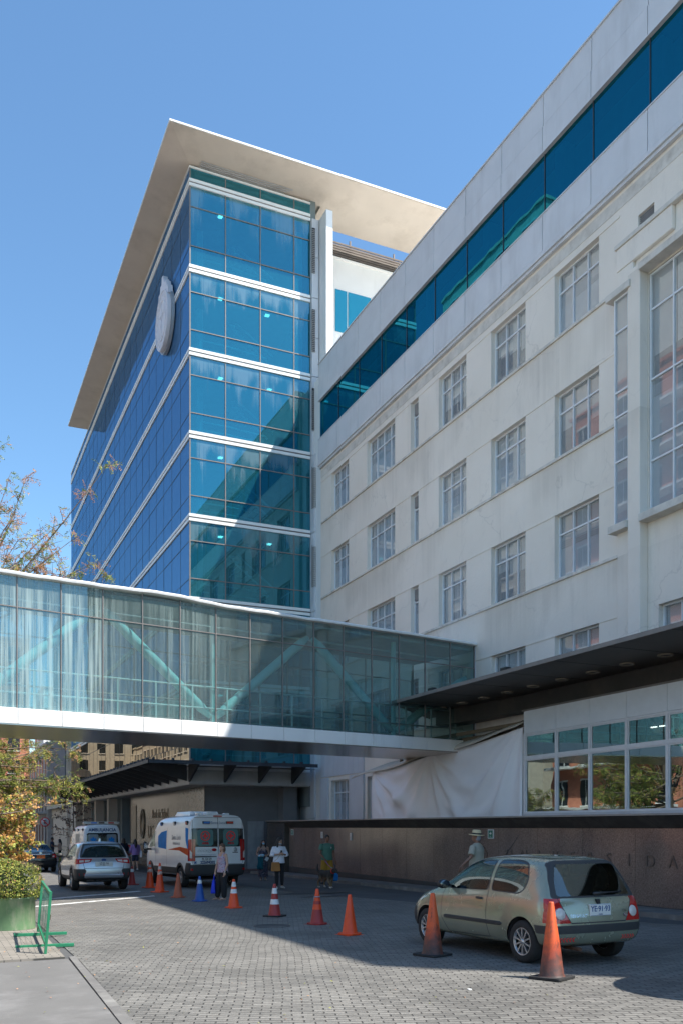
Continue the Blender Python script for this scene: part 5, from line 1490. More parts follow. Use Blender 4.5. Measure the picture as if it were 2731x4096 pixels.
# =================================================================== black and yellow taxi
def taxi():
    r = vehicle('taxi', 'black saloon taxi with yellow roof and orange plate behind the autumn shrub', 'taxi', TAXI_POS, TAXI_YAW)
    W = .85
    def pts(w, zb, zbelt, wb, zt, wt):
        return [(w * .72, zb), (w * .94, zb + .02), (w, zb + .18), (w, zb + (zbelt - zb) * .55), (w * .985, zbelt - .08), (wb, zbelt), ((wb + wt) / 2 + .02, (zbelt + zt) / 2), (wt, zt - .05), (wt * .8, zt - .012)]
    st = [hring(0, pts(.72, .30, .92, .66, .98, .55), 1.0, ys=[.1, .04, 0, 0, .02, .04, .06, .08, .1, .1]), hring(.08, pts(.80, .26, .96, .72, 1.02, .6), 1.045), hring(.35, pts(W, .24, .97, .76, 1.05, .62), 1.07),
          hring(.75, pts(W, .22, .97, .78, 1.10, .62), 1.12), hring(1.1, pts(W, .22, .96, .78, 1.33, .58), 1.35), hring(1.45, pts(W, .22, .95, .78, 1.44, .60), 1.46), hring(2.0, pts(W, .22, .94, .78, 1.46, .61), 1.48),
          hring(2.5, pts(W, .22, .93, .77, 1.40, .59), 1.42), hring(2.95, pts(W, .22, .92, .76, 1.15, .60), 1.17), hring(3.3, pts(W, .22, .90, .75, .96, .62), .98), hring(3.8, pts(.83, .24, .82, .72, .87, .6), .89), hring(4.2, pts(.76, .27, .70, .6, .73, .5), .75), hring(4.28, pts(.66, .3, .6, .5, .64, .42), .65)]
    bm = bm_of(shell(st, .05, .05))
    side = lambda sg: (lambda f: f.calc_center_median().x * sg > .3 and abs(f.normal.x) > .25)
    rear = lambda f: f.normal.y < -.1 and f.calc_center_median().y < 1.6
    paint(bm, [(-1, .9), (-1, 2.9), (1, 2.9), (1, .9)], 'z', lambda f: f.calc_center_median().z > 1.13, 6)
    for sg in (-1, 1):
        for g_ in ([(1.15, 1.02), (1.45, 1.35), (1.95, 1.38), (1.98, 1.0)], [(2.05, 1.0), (2.02, 1.38), (2.4, 1.33), (2.85, 1.03)]): paint(bm, rpoly(g_, .05), 'x', side(sg), 1)
        paint(bm, rpoly([(sg * .55, .74), (sg * .57, .92), (sg * .9, .94), (sg * .9, .72)], .03), 'y', lambda f: f.calc_center_median().y < .45, 3)
        paint(bm, rpoly([(sg * .56, .77), (sg * .58, .83), (sg * .66, .83), (sg * .66, .77)], .01), 'y', rear, 5)
    paint(bm, rpoly([(-.64, 1.11), (-.5, 1.37), (.5, 1.37), (.64, 1.11)], .05), 'y', rear, 1)
    paint(bm, rpoly([(-.7, 3.25), (-.56, 2.55), (.56, 2.55), (.7, 3.25)], .06), 'z', lambda f: f.normal.z > .2 and f.calc_center_median().z > 1.0, 1)
    arches(bm, (.95, 3.45), .345, .31)
    mats = [M['paint_black'], M['dark_car_glass'], M['amb_grey'], M['red_lens'], M['dark_gap'], M['clear_lens'], M['paint_taxi_roof']]
    tree = BVHTree.FromBMesh(bm); split_parts(bm, r, mats, [0, 2, 4], {1: 'window', 3: 'tail_light', 5: 'reversing_light', 6: 'yellow_roof'}); bm.free()
    wells(r, (.95, 3.45), .345, .31, W - .03, .5)
    for sg in (-1, 1):
        for y in (.95, 3.45): wheel(r, sg * .75, y, .30, .19, sg, 7)
        m = MB(); m.ell((sg * .95, 2.75, 1.03), (.10, .06, .07), 12, 8); m.build('wing_mirror', M['black_plastic'], r)
    plate(r, tree, 'GV·SX·77', 0, .78, .40, .16, M['orange_plate'], M['ink'], None, .12)
    yb = tree.ray_cast(Vector((0, -5, .90)), Vector((0, 1, 0)))[0].y
    b = MB(); b.box((-.45, yb - .02, .895), (.45, yb + .02, .92)); b.build('chrome_strip', M['chrome'], r, bevel=.008)
    b = MB(); b.lathe([(.045, -.006), (.06, 0)], (0, 0, 0), 18, axis='y'); b.v = [(p[0] * 1.3, p[1] + yb - .01, p[2] + .97) for p in b.v]; b.build('oval_badge', M['chrome'], r)
    seats(r, [(-.38, 1.9, 12), (.38, 1.9, 12)], .6)
    b = MB(); b.box((-.65, .9, .4), (.65, 3.1, .5)); b.build('cabin_floor', M['dark_int'], r)
    return r


# =================================================================== ambulances
def van_shell(L, W, H, nose=1.25):
    def pts(w, zb, zt, wt, zs=1.35):
        return [(w * .80, zb), (w * .97, zb + .03), (w, zb + .22), (w, .92), (w * 1.0, zs), (w * .985, zs + .45), (w * .955, zt - .32), (wt, zt - .085), (wt * .82, zt - .02)]
    return [hring(0, pts(W * .94, .42, H - .02, .80 * W), H - .0, ys=[.06, .02, .0, .0, .0, .01, .03, .06, .1, .12]), hring(.05, pts(W * .985, .40, H, .83 * W), H + .02), hring(.30, pts(W, .38, H + .01, .845 * W), H + .03), hring(1.2, pts(W, .38, H + .01, .845 * W), H + .03),
            hring(2.5, pts(W, .38, H + .01, .845 * W), H + .03), hring(L - 1.75, pts(W, .38, H, .84 * W), H + .02), hring(L - 1.45, pts(W, .38, H - .12, .80 * W), H - .09), hring(L - 1.05, pts(W, .38, 1.98, .76 * W, 1.30), 2.02), hring(L - .62, pts(W * .985, .38, 1.52, .76 * W, 1.12), 1.55), hring(L - .3, pts(W * .95, .36, 1.25, .70 * W, .98), 1.28), hring(L - .05, pts(W * .84, .34, 1.06, .6 * W, .85), 1.08), hring(L, pts(W * .74, .36, .98, .5 * W, .8), 1.0)]


def strobe(root, tree, x, y, z, m, sg):
    b = MB(); A = Matrix.Translation((x, y, z)) @ Matrix.Rotation(radians(14) * sg, 4, 'Y')
    b.box((-.02, -.10, -.07), (.045, .10, .07), mat=A) if sg > 0 else b.box((-.045, -.10, -.07), (.02, .10, .07), mat=A)
    o = b.build('strobe_housing', M['black_plastic'], root, bevel=.015)
    c = MB(); q = .046 * sg
    c.box((min(q, q + .012 * sg), -.08, -.05), (max(q, q + .012 * sg), .08, .05), mat=A); c.build('strobe_lens', m, o, bevel=.01)


def cross(mb, x, z, R, y=-.004, inner=.78):
    n = 32
    def ring(r0, r1):
        vs = [(x + r * cos(2 * pi * i / n), y, z + r * sin(2 * pi * i / n)) for r in (r0, r1) for i in range(n)]
        mb.add(vs, [(i, (i + 1) % n, n + (i + 1) % n, n + i) for i in range(n)])
    ring(R, R * inner)
    a, b = R * .18, R * .55
    mb.add([(x + p * a, y, z + q * b) for p, q in ((-1, -1), (1, -1), (1, 1), (-1, 1))], [(0, 1, 2, 3)])
    mb.add([(x + p * b, y - .0005, z + q * a) for p, q in ((-1, -1), (1, -1), (1, 1), (-1, 1))], [(0, 1, 2, 3)])
    return mb


def ambulance_near():
    L, W, H = 5.55, 1.025, 2.50
    r = vehicle('ambulance', 'white private ambulance van with red crosses on its black rear windows', 'ambulance', AMB_POS, AMB_YAW)
    bm = bm_of(shell(van_shell(L, W, H), .03, .10))
    PAINT, GLASS, TRIM, LENS, GAP, DECAL, CLR, BLUE, RED = 0, 1, 2, 3, 4, 5, 6, 7, 8
    rear = lambda f: f.normal.y < -.3 and f.calc_center_median().y < .25
    side = lambda sg: (lambda f: f.calc_center_median().x * sg > .4 and abs(f.normal.x) > .3)
    for sg in (-1, 1):
        x0, x1 = (.02, .88)
        paint(bm, [(sg * x0, 1.40), (sg * x0, 2.02), (sg * .93, 2.02), (sg * .93, 1.40)], 'y', rear, GLASS)
        paint(bm, rpoly([(sg * .18, 1.43), (sg * .18, 1.99), (sg * .74, 1.99), (sg * .74, 1.43)], .10), 'y', rear, DECAL)
        paint(bm, rpoly([(sg * .90, .92), (sg * .90, 1.58), (sg * 1.1, 1.66), (sg * 1.1, .92)], .03), 'y', lambda f: f.calc_center_median().y < .20 and f.normal.y < .1, LENS)
        paint(bm, rpoly([(-.02, .92), (.07, .92), (.13, 1.55), (.16, 1.66), (-.02, 1.66)], .02), 'x', lambda f, sg=sg: f.calc_center_median().x * sg > .8 and f.calc_center_median().y < .22, LENS)
        paint(bm, rpoly([(sg * .92, 1.02), (sg * .92, 1.20), (sg * .99, 1.30), (sg * .99, 1.02)], .01), 'y', lambda f: f.calc_center_median().y < .12 and f.normal.y < -.2, CLR)
        # cab side window, blue and red swooshes, lower cladding
        paint(bm, rpoly([(3.95, 1.40), (3.95, 1.98), (4.25, 1.98), (4.75, 1.36)], .06), 'x', side(sg), 9)
        paint(bm, [(2.55, 1.30), (3.55, 1.36), (3.60, 1.78), (3.2, 1.92), (2.55, 1.98)], 'x', side(sg), BLUE)
        paint(bm, [(.16, 1.25), (.20, 2.02), (.52, 2.06), (.42, 1.60)], 'x', side(sg), BLUE)
        paint(bm, [(.15, 1.10), (.15, 1.34), (1.0, 1.40), (2.4, 1.29), (1.1, 1.27)], 'x', side(sg), RED)
        paint(bm, [(-.1, .35), (-.1, .86), (.35, .86), (.52, .60), (.52, .35)], 'x', side(sg), TRIM)
        paint(bm, [(1.4, .46), (1.4, .68), (4.1, .68), (4.1, .46)], 'x', side(sg), TRIM)
        paint(bm, [(L - 1.0, .3), (L - .8, .62), (L + .1, .66), (L + .1, .3)], 'x', side(sg), TRIM)
        for yc in (1.02, 4.52): paint(bm, [(yc + .50 * cos(2 * pi * i / 24), .36 + .50 * sin(2 * pi * i / 24)) for i in range(24)], 'x', lambda f, sg=sg: f.calc_center_median().x * sg > .6, TRIM)
        for a, b in (((3.85, 2.1), (3.85, .5)), ((2.5, 2.1), (2.5, .7))): paint(bm, line(a, b, .014), 'x', side(sg), GAP)
    paint(bm, [(-1.1, .35), (-1.1, .80), (1.1, .80), (1.1, .35)], 'y', lambda f: f.calc_center_median().y < .20 and f.normal.y < .3, TRIM)
    paint(bm, line((0, .82), (0, 2.40), .016), 'y', rear, GAP)
    for z in (2.03, 2.40, .815): paint(bm, line((-.88, z), (.88, z), .012), 'y', rear, GAP)
    for sg in (-1, 1): paint(bm, line((sg * .895, .82), (sg * .895, 2.40), .012), 'y', rear, GAP)
    paint(bm, rpoly([(-.9, L - .55), (-.72, L - 1.35), (.72, L - 1.35), (.9, L - .55)], .08), 'z', lambda f: f.normal.z > .15 and f.calc_center_median().z > 1.3, 9)
    arches(bm, (1.02, 4.52), .42, .35)
    mats = [M['white_paint'], pm('black_window', (.012, .013, .015), .08, spec=.6), M['amb_grey'], M['red_lens'], M['dark_gap'], M['teal_glass_decal'], M['clear_lens'], M['blue_decal'], pm('orange_red_decal', (.62, .09, .02), .6, spec=.15), M['dark_car_glass']]
    tree = BVHTree.FromBMesh(bm); split_parts(bm, r, mats, [PAINT, TRIM, GAP, BLUE, RED], {GLASS: 'rear_window', LENS: 'tail_light', DECAL: 'window_film', CLR: 'reversing_light', 9: 'cab_window'}); bm.free()
    wells(r, (1.02, 4.52), .42, .35, W - .03, .55)
    for sg in (-1, 1):
        for y in (1.02, 4.52): wheel(r, sg * .90, y, .345, .22, sg, 8, .60)
        m = MB(); m.ell((sg * 1.25, 4.45, 1.42), (.10, .06, .17), 14, 8); m.ell((sg * 1.24, 4.46, 1.20), (.09, .055, .09), 12, 8); m.box((sg * 1.0, 4.46, 1.25), (sg * 1.2, 4.52, 1.33)); mo = m.build('wing_mirror', M['black_plastic'], r)
        g_ = MB(); g_.lathe([(.001, 0), (.075, 0)], (0, 0, 0), 16, axis='y'); g_.v = [(p[0] + sg * 1.25, p[1] + 4.385, p[2] * 1.8 + 1.42) for p in g_.v]; g_.build('mirror_glass', M['chrome'], mo, recalc=False)
        for y, mt in ((.42, M['red_lens']), (1.75, M['clear_lens']), (3.3, M['blue_lens'])):
            hit = tree.ray_cast(Vector((sg * 5, y, 2.22)), Vector((-sg, 0, 0)))[0]
            strobe(r, tree, hit.x, y, 2.22, mt, sg)
        b = MB(); b.box((sg * .42 - .13, -.035, 2.18), (sg * .42 + .13, .05, 2.27)); bo = b.build('rear_flasher', M['black_plastic'], r, bevel=.01)
        b = MB(); b.box((sg * .42 - .11, -.045, 2.19), (sg * .42 + .11, -.034, 2.26)); b.build('flasher_lens', M['blue_lens'] if sg < 0 else M['red_lens'], bo)
        b = MB(); b.box((sg * .93 - .04, -.02, .60), (sg * .93 + .03, .05, .67)); b.build('reflector', M['red_lens'], r)
        b = MB(); text_mb(b, 'AEA', .10, frame_mat((sg * .46, .0, 1.52), (1, 0, 0)), 0, .004, sx=1.3, bold=.006); b.v = [(p[0], .005, p[2]) for p in b.v]; project(b, tree, 'y', -1); b.build('window_letters', M['ink_red'], r, recalc=False)
        b = MB(); cross(b, sg * .46, 1.77, .17); b.v = [(p[0], .005, p[2]) for p in b.v]; project(b, tree, 'y', -1); b.build('red_cross', M['ink_red'], r, recalc=False)
    def stuck(s, size, x, z, m, shear=0, sx=1, name='lettering', bold=0, align='CENTER'):
        b = MB(); text_mb(b, s, size, frame_mat((x, 0, z), (1, 0, 0)), 0, .004, shear, align, sx, bold); b.v = [(p[0], .006, p[2]) for p in b.v]; project(b, tree, 'y', -1); return b.build(name, m, r, recalc=False)
    stuck('Santa Lucia', .13, 0, 2.215, M['ink_blue'], .25, .92)
    stuck('222694202', .125, -.38, .872, M['ink_blue'], 0, .92, bold=.006)
    b = MB(); b.box((-.86, .005, .835), (-.77, .008, .87)); b.box((-.87, .005, .885), (-.76, .008, .91)); b.box((-.84, .005, .87), (-.79, .008, .885)); project(b, tree, 'y', -1).build('telephone_symbol', M['ink_blue'], r, recalc=False)
    stuck('DUCATO', .10, -.48, 1.265, M['grey_metal'], .4, 1.25, 'model_lettering'); stuck('maxi', .055, -.33, 1.215, M['grey_metal'], .2, 1.1, 'model_lettering'); stuck('www.ambulanciassantalucia.cl', .055, -.45, 1.13, M['ink_blue'], 0, 1.05)
    b = MB(); b.lathe([(.001, .006), (.075, .006)], (0, 0, 0), 20, axis='y'); b.v = [(p[0] * 1.2 - .15, .006, p[2] * .7 + 1.30) for p in b.v]; project(b, tree, 'y', -1).build('red_oval_sticker', M['ink_red'], r, recalc=False)
    b = MB(); b.box((-.85, -.02, 1.045), (-.05, .03, 1.09)); b.build('door_grip', M['black_plastic'], r, bevel=.01)
    b = MB(); b.lathe([(.001, -.02), (.06, -.02), (.08, 0)], (0, 0, 0), 20, axis='y'); b.v = [(p[0] + .62, p[1] + .0, p[2] * 1.1 + 1.30) for p in b.v]; b.build('round_badge', M['grey_metal'], r)
    b = MB(); b.box((.52, -.015, 1.19), (.72, .03, 1.215)); b.build('door_latch', M['black_plastic'], r)
    plate(r, tree, 'PL SX·29', -.42, .985, .36, .105, M['plate'], M['ink'], None, .105, .0)
    b = MB(); b.box((-.15, .03, 2.425), (.15, .10, 2.465)); b.build('brake_light', M['red_lens'], r)
    rf_ = MB()
    rf_.rings([[(-.55, y, 2.5), (-.5, y, 2.5 + h), (.5, y, 2.5 + h), (.55, y, 2.5)] for y, h in ((1.3, .02), (1.4, .14), (2.9, .15), (3.1, .02))], 0, False, False, False); rf_.box((-.2, .6, 2.5), (.2, 1.0, 2.60)); rf_.box((-.55, .55, 2.5), (-.4, .8, 2.58)); rf_.box((.42, .5, 2.5), (.6, .7, 2.56)); rf_.build('roof_unit', M['white_paint'], r, bevel=.02)
    # side lettering
    for sg in (-1, 1):
        b = MB(); text_mb(b, 'Santa Lucia', .24, frame_mat((0, 1.45, 1.72), (0, -1, 0) if sg < 0 else (0, 1, 0)), 0, .004, .25, sx=.95); text_mb(b, 'Ambulancias', .16, frame_mat((0, 1.4, 1.52), (0, -1, 0) if sg < 0 else (0, 1, 0)), 0, .004); b.v = [(.006, p[1], p[2]) for p in b.v]
        project(b, tree, 'x', sg).build('side_lettering', M['ink_blue'], r, recalc=False)
    return r


def ambulance_far():
    L, W, H = 5.6, 1.0, 2.42
    r = vehicle('ambulance', 'white ambulance lettered AMBULANCIA with a light bar, half hidden by the silver crossover', 'ambulance', AMB2_POS, AMB2_YAW)
    bm = bm_of(shell(van_shell(L, W, H), .03, .10))
    rear = lambda f: f.normal.y < -.3 and f.calc_center_median().y < .25
    side = lambda sg: (lambda f: f.calc_center_median().x * sg > .4 and abs(f.normal.x) > .3)
    paint(bm, rpoly([(-.84, 1.18), (-.82, 1.98), (.82, 1.98), (.84, 1.18)], .12), 'y', rear, 1)
    for sg in (-1, 1):
        paint(bm, rpoly([(sg * .22, 1.28), (sg * .22, 1.90), (sg * .74, 1.90), (sg * .74, 1.28)], .08), 'y', rear, 5)
        paint(bm, rpoly([(sg * .88, .9), (sg * .88, 1.20), (sg * 1.1, 1.20), (sg * 1.1, .9)], .02), 'y', lambda f: f.calc_center_median().y < .2 and f.normal.y < .1, 3)
        paint(bm, rpoly([(3.95, 1.40), (3.95, 1.98), (4.25, 1.98), (4.75, 1.36)], .06), 'x', side(sg), 1)
        paint(bm, rpoly([(1.2, 1.4), (1.2, 1.95), (2.6, 1.95), (2.6, 1.4)], .06), 'x', side(sg), 5)
    paint(bm, line((0, .8), (0, 2.2), .014), 'y', rear, 4)
    paint(bm, [(-1.1, .35), (-1.1, .72), (1.1, .72), (1.1, .35)], 'y', lambda f: f.calc_center_median().y < .2 and f.normal.y < .3, 2)
    arches(bm, (1.05, 4.5), .40, .35)
    mats = [M['white_paint'], M['black_window'] if 'black_window' in M else pm('black_window', (.012, .013, .015), .08), M['amb_grey'], M['red_lens'], M['dark_gap'], pm('grey_film', (.22, .25, .26), .35)]
    tree = BVHTree.FromBMesh(bm); split_parts(bm, r, mats, [0, 2, 4], {1: 'window', 3: 'tail_light', 5: 'window_film'}); bm.free()
    wells(r, (1.05, 4.5), .40, .35, W - .03, .55)
    for sg in (-1, 1):
        for y in (1.05, 4.5): wheel(r, sg * .88, y, .34, .22, sg, 6, .6)
        for y, mt in ((.5, M['red_lens']), (2.0, M['clear_lens']), (3.3, M['amber'])):
            hit = tree.ray_cast(Vector((sg * 5, y, 2.15)), Vector((-sg, 0, 0)))[0]; strobe(r, tree, hit.x, y, 2.15, mt, sg)
        # six-armed medical star
        b = MB(); c = (sg * .48, 1.58)
        for k in range(3):
            a = pi * k / 3; d = Vector((cos(a + pi / 2), sin(a + pi / 2))) * .17; n_ = Vector((-d.y, d.x)).normalized() * .05
            b.add([(c[0] + s1 * d.x + s2 * n_.x, .006 + .0004 * k, c[1] + s1 * d.y + s2 * n_.y) for s1, s2 in ((-1, -1), (1, -1), (1, 1), (-1, 1))], [(0, 1, 2, 3)])
        project(b, tree, 'y', -1).build('medical_star', M['blue_decal'], r, recalc=False)
    b = MB(); text_mb(b, 'AMBULANCIA', .235, frame_mat((0, 0, 2.13), (1, 0, 0)), 0, .004, sx=.98, bold=.007); b.v = [(p[0], .006, p[2]) for p in b.v]; project(b, tree, 'y', -1).build('lettering', M['ink_blue'], r, recalc=False)
    b = MB(); b.box((-.95, .25, 2.44), (.95, .55, 2.58)); lb = b.build('light_bar', M['fx_cream'], r, bevel=.03)
    b = MB()
    b.box((-.55, .235, 2.48), (-.25, .249, 2.56)); b.build('blue_lens', M['blue_lens'], lb); b = MB(); b.box((-.15, .235, 2.48), (.15, .249, 2.56)); b.build('amber_lens', M['rust'], lb); b = MB(); b.box((.35, .235, 2.48), (.65, .249, 2.56)); b.build('red_lens', M['red_lens'], lb)
    return r


CLIO_POS, CLIO_YAW = (8.1, 9.57), 2
SUV_POS, SUV_YAW = (5.0, 29.75), 1
TAXI_POS, TAXI_YAW = (4.8, 47.0), 2
AMB_POS, AMB_YAW = (8.8, 29.67), 4
AMB2_POS, AMB2_YAW = (8.15, 49.0), 1
hatchback(); crossover(); taxi(); ambulance_near(); ambulance_far()
# ------------------------------------------------------------------ people and the dog
def ringz(z, cx, cy, rx, ry, n=16, rot=0):
    return [(cx + rx * cos(2 * pi * i / n + rot), cy + ry * sin(2 * pi * i / n + rot), z) for i in range(n)]


def stack(mb, rows, n=16):
    """horizontal ellipses (z, cx, cy, rx, ry) from bottom to top"""
    return mb.rings([ringz(*r, n=n) for r in rows], 0, True, True, True)


def limb(mb, pts, radii, flat=1.0, seg=10):
    """tapered limb with rounded ends"""
    P = [Vector(p) for p in pts]; R = list(radii)
    d0 = (P[0] - P[1]).normalized(); d1 = (P[-1] - P[-2]).normalized()
    P = [P[0] + d0 * R[0] * .8] + P + [P[-1] + d1 * R[-1] * .8]; R = [R[0] * .45] + R + [R[-1] * .45]
    return mb.tube(P, R, seg, 0, True, flat)


def fuse(mb, name, mats, parent, voxel=.011, smooth=2, paintf=None, disp=0):
    """overlapping lofts -> one continuous skin"""
    o = bpy.data.objects.new(name, mb.mesh(name, [])); COL.objects.link(o)
    r = o.modifiers.new('r', 'REMESH'); r.mode = 'VOXEL'; r.voxel_size = voxel
    if smooth:
        s = o.modifiers.new('s', 'SMOOTH'); s.iterations = smooth; s.factor = .5
    me = applied(o)
    for m in (mats if isinstance(mats, (list, tuple)) else [mats]): me.materials.append(m)
    me.polygons.foreach_set('use_smooth', [True] * len(me.polygons))
    if paintf:
        for p in me.polygons: p.material_index = paintf(p.center)
    me.name = name
    ob = bpy.data.objects.new(name, me); COL.objects.link(ob); ob.parent = parent
    return ob


M['skin'] = pm('skin', (.46, .27, .19), .5, var=.05)
M['skin_dark'] = pm('skin_tanned', (.25, .125, .08), .5, var=.06)
M['hair_brown'] = pm('hair_brown', (.09, .045, .025), .55, var=.3, vs=30)
M['hair_black'] = pm('hair_black', (.012, .010, .010), .5, var=.3, vs=30)
M['hair_grey'] = pm('hair_grey', (.30, .30, .33), .6)
M['black_cloth'] = pm('black_cloth', (.012, .012, .014), .85, bmp=.2, bs=15)
M['lip'] = pm('lip', (.35, .12, .10), .5)
M['white_cloth'] = pm('white_cloth', (.74, .74, .80), .85, bmp=.35, bs=12)
M['tan_leather'] = pm('tan_leather', (.42, .17, .04), .5, bmp=.1)
M['mask_blue'] = pm('face_mask', (.45, .66, .78), .8)
M['green_cloth'] = pm('green_cloth', (.08, .19, .14), .85, bmp=.3, bs=12)
M['mustard'] = pm('mustard_cloth', (.36, .19, .02), .85, bmp=.3, bs=12)
M['beige_cloth'] = pm('beige_cloth', (.37, .335, .26), .85, bmp=.35, bs=10)
M['straw'] = pm('straw', (.62, .48, .28), .8, bmp=.4, bs=60)
M['purple_cloth'] = pm('purple_cloth', (.30, .18, .42), .85, bmp=.3, bs=14)
M['navy_cloth'] = pm('navy_cloth', (.02, .03, .06), .85)
M['teal_cloth'] = pm('teal_cloth', (.01, .14, .19), .85, bmp=.3, bs=10)
M['blue_bag'] = pm('blue_bag', (.005, .03, .50), .5, bmp=.1)
M['shoe'] = pm('pale_shoe', (.55, .50, .44), .7)
M['sandal'] = pm('sandal', (.50, .36, .28), .6)


def mk_floral(name, a, b, c, d, sc=26):
    m, t, out = nt(name)
    v = coords(t)
    vo = N(t, 'ShaderNodeTexVoronoi'); vo.inputs['Scale'].default_value = sc; t.links.new(v, vo.inputs['Vector'])
    sp = N(t, 'ShaderNodeSeparateColor'); t.links.new(vo.outputs['Color'], sp.inputs[0])
    c1 = ramp(t, sp.outputs[0], [(.0, a), (.35, b), (.62, c), (.85, d)])
    f = noise(t, v, sc * 1.3, 4, .7)
    col = mixc(t, ramp(t, f, [(.45, 0), (.55, 1)]), c1, a)
    princ(t, out, col, .85)
    return m


M['floral'] = mk_floral('floral_print', (.40, .38, .44), (.30, .10, .16), (.55, .22, .26), (.14, .12, .24))
M['floral_dark'] = mk_floral('dark_floral_print', (.04, .04, .06), (.16, .13, .19), (.30, .26, .30), (.05, .06, .10), 22)


def person(label, pos, yaw, h, arms, legs, skin, sex='f', head=(0, 0), sh=.175, hipw=1.0, bulk=1.0, group=None):
    """one continuous body (head, trunk, limbs, five-fingered hands); returns root, a dict of joints in local metres at 1.70 m"""
    x, y = pos
    r = empty('person', (x, y, gz(y) + (pos[2] if len(pos) > 2 else 0) if False else gz(y)), label, 'person', radians(yaw), group)
    k = h / 1.70; r.scale = (k, k, k)
    b = MB(); w = bulk
    stack(b, [(.80, 0, 0, .10 * hipw, .09 * w), (.86, 0, -.005, .155 * hipw * w, .115 * w), (.94, 0, -.005, .165 * hipw * w, .12 * w), (1.06, 0, 0, .13 * w, .098 * w), (1.18, 0, .005, .142 * w, .108 * w), (1.29, 0, .005, (.165 if sex == 'm' else .152) * w, .112 * w), (1.37, 0, 0, sh * .98, .092), (1.42, 0, -.005, sh * .70, .07), (1.46, 0, -.01, .07, .06)])
    hy, hp = head
    A = Matrix.Translation((0, .012, 1.50)) @ Matrix.Rotation(radians(hy), 4, 'Z') @ Matrix.Rotation(radians(hp), 4, 'X')
    limb(b, [(0, -.01, 1.40), (0, -.005, 1.47), A @ Vector((0, 0, .06))], [.062, .052, .052])
    b.ell((0, .005, .115), (.074, .092, .102), 16, 10, mat=A); b.ell((0, .035, .055), (.055, .06, .062), 14, 8, mat=A)
    b.ell((0, .098, .085), (.013, .018, .022), 8, 6, mat=A); b.ell((0, .09, .045), (.026, .014, .012), 8, 6, mat=A)
    for sg in (-1, 1): b.ell((sg * .076, -.0, .10), (.012, .022, .032), 8, 6, mat=A)
    J = {'head': A}
    for nme, sg, (el, wr, hd) in (('L', -1, arms[0]), ('R', 1, arms[1])):
        s = Vector((sg * sh, -.005, 1.385)); e = Vector(el); q = Vector(wr)
        limb(b, [s, s.lerp(e, .45), e], [.052 * w, .045 * w, .036], seg=10); limb(b, [e, e.lerp(q, .35), q], [.036, .036, .024], seg=10)
        d = Vector(hd).normalized(); side = d.cross(Vector((0, 1, 0)) if abs(d.y) < .8 else Vector((0, 0, 1))).normalized()
        nrm = side.cross(d)
        limb(b, [q, q + d * .045, q + d * .085], [.026, .036, .036], .5, 10) if True else None
        for f, (off, ln) in enumerate(((-.030, .060), (-.010, .074), (.010, .078), (.029, .070))):
            p0 = q + d * .085 + side * off; p1 = p0 + d * ln * .55 + nrm * .006; p2 = p1 + (d * .8 + nrm * .5).normalized() * ln * .5
            limb(b, [p0 - d * .02, p1, p2], [.0095, .009, .0075], seg=7)
        p0 = q + d * .03 - side * .03; limb(b, [p0, p0 - side * .03 + d * .03, p0 - side * .035 + d * .065], [.012, .011, .009], seg=7)
        J['arm' + nme] = (s, e, q, d)
    for nme, sg, (kn, an, fd) in (('L', -1, legs[0]), ('R', 1, legs[1])):
        hp_ = Vector((sg * .088 * hipw, 0, .88)); kk = Vector(kn); a = Vector(an)
        limb(b, [hp_, hp_.lerp(kk, .5), kk], [.085 * w, .072 * w, .052], seg=12); limb(b, [kk, kk.lerp(a, .35), a], [.052, .052, .034], seg=12)
        f = Vector((sin(radians(fd)), cos(radians(fd)), 0))
        limb(b, [a - f * .045 - Vector((0, 0, .045)), a + f * .06 - Vector((0, 0, .052)), a + f * .15 - Vector((0, 0, .066))], [.033, .036, .024], .85, 10)
        J['leg' + nme] = (hp_, kk, a, f)
    body = fuse(b, 'body', skin, r, .0105, 2)
    e = MB()
    for sg in (-1, 1): e.ell((sg * .030, .083, .112), (.012, .008, .006), 8, 5, mat=A); e.box((sg * .030 - .018, .086, .126), (sg * .030 + .018, .094, .131), mat=A)
    e.build('eyes', M['hair_black'], r)
    lp = MB(); lp.ell((0, .098, .046), (.024, .009, .006), 8, 5, mat=A); lp.build('lips', M['lip'], r)
    return r, J


def trousers(r, J, m, infl=.018, cuff=1.0, top=1.02, hipw=1.0, name='trousers', flare=1.0, bulk=1.0):
    b = MB(); w = bulk
    stack(b, [(.80, 0, 0, .12 * hipw, .105 * w), (.86, 0, -.005, .170 * hipw * w, .13 * w), (.94, 0, -.005, .180 * hipw * w, .136 * w), (top, 0, 0, .150 * w, .116 * w)])
    for n in 'LR':
        h, k, a, f = J['leg' + n]
        end = k.lerp(a, cuff) if cuff > 0 else h.lerp(k, 1 + cuff)
        if cuff > 0: limb(b, [h, h.lerp(k, .5), k, k.lerp(a, .4 * cuff), end + Vector((0, 0, .02))], [.085 * w + infl, .078 * w + infl, (.058 + infl) * flare, (.054 + infl) * flare, (.040 + infl) * flare], seg=12)
        else: limb(b, [h, h.lerp(k, .5), end], [.085 * w + infl, .082 * w + infl * 1.3, .074 * w + infl * 1.6], seg=12)
    return fuse(b, name, m, r, .012, 2)


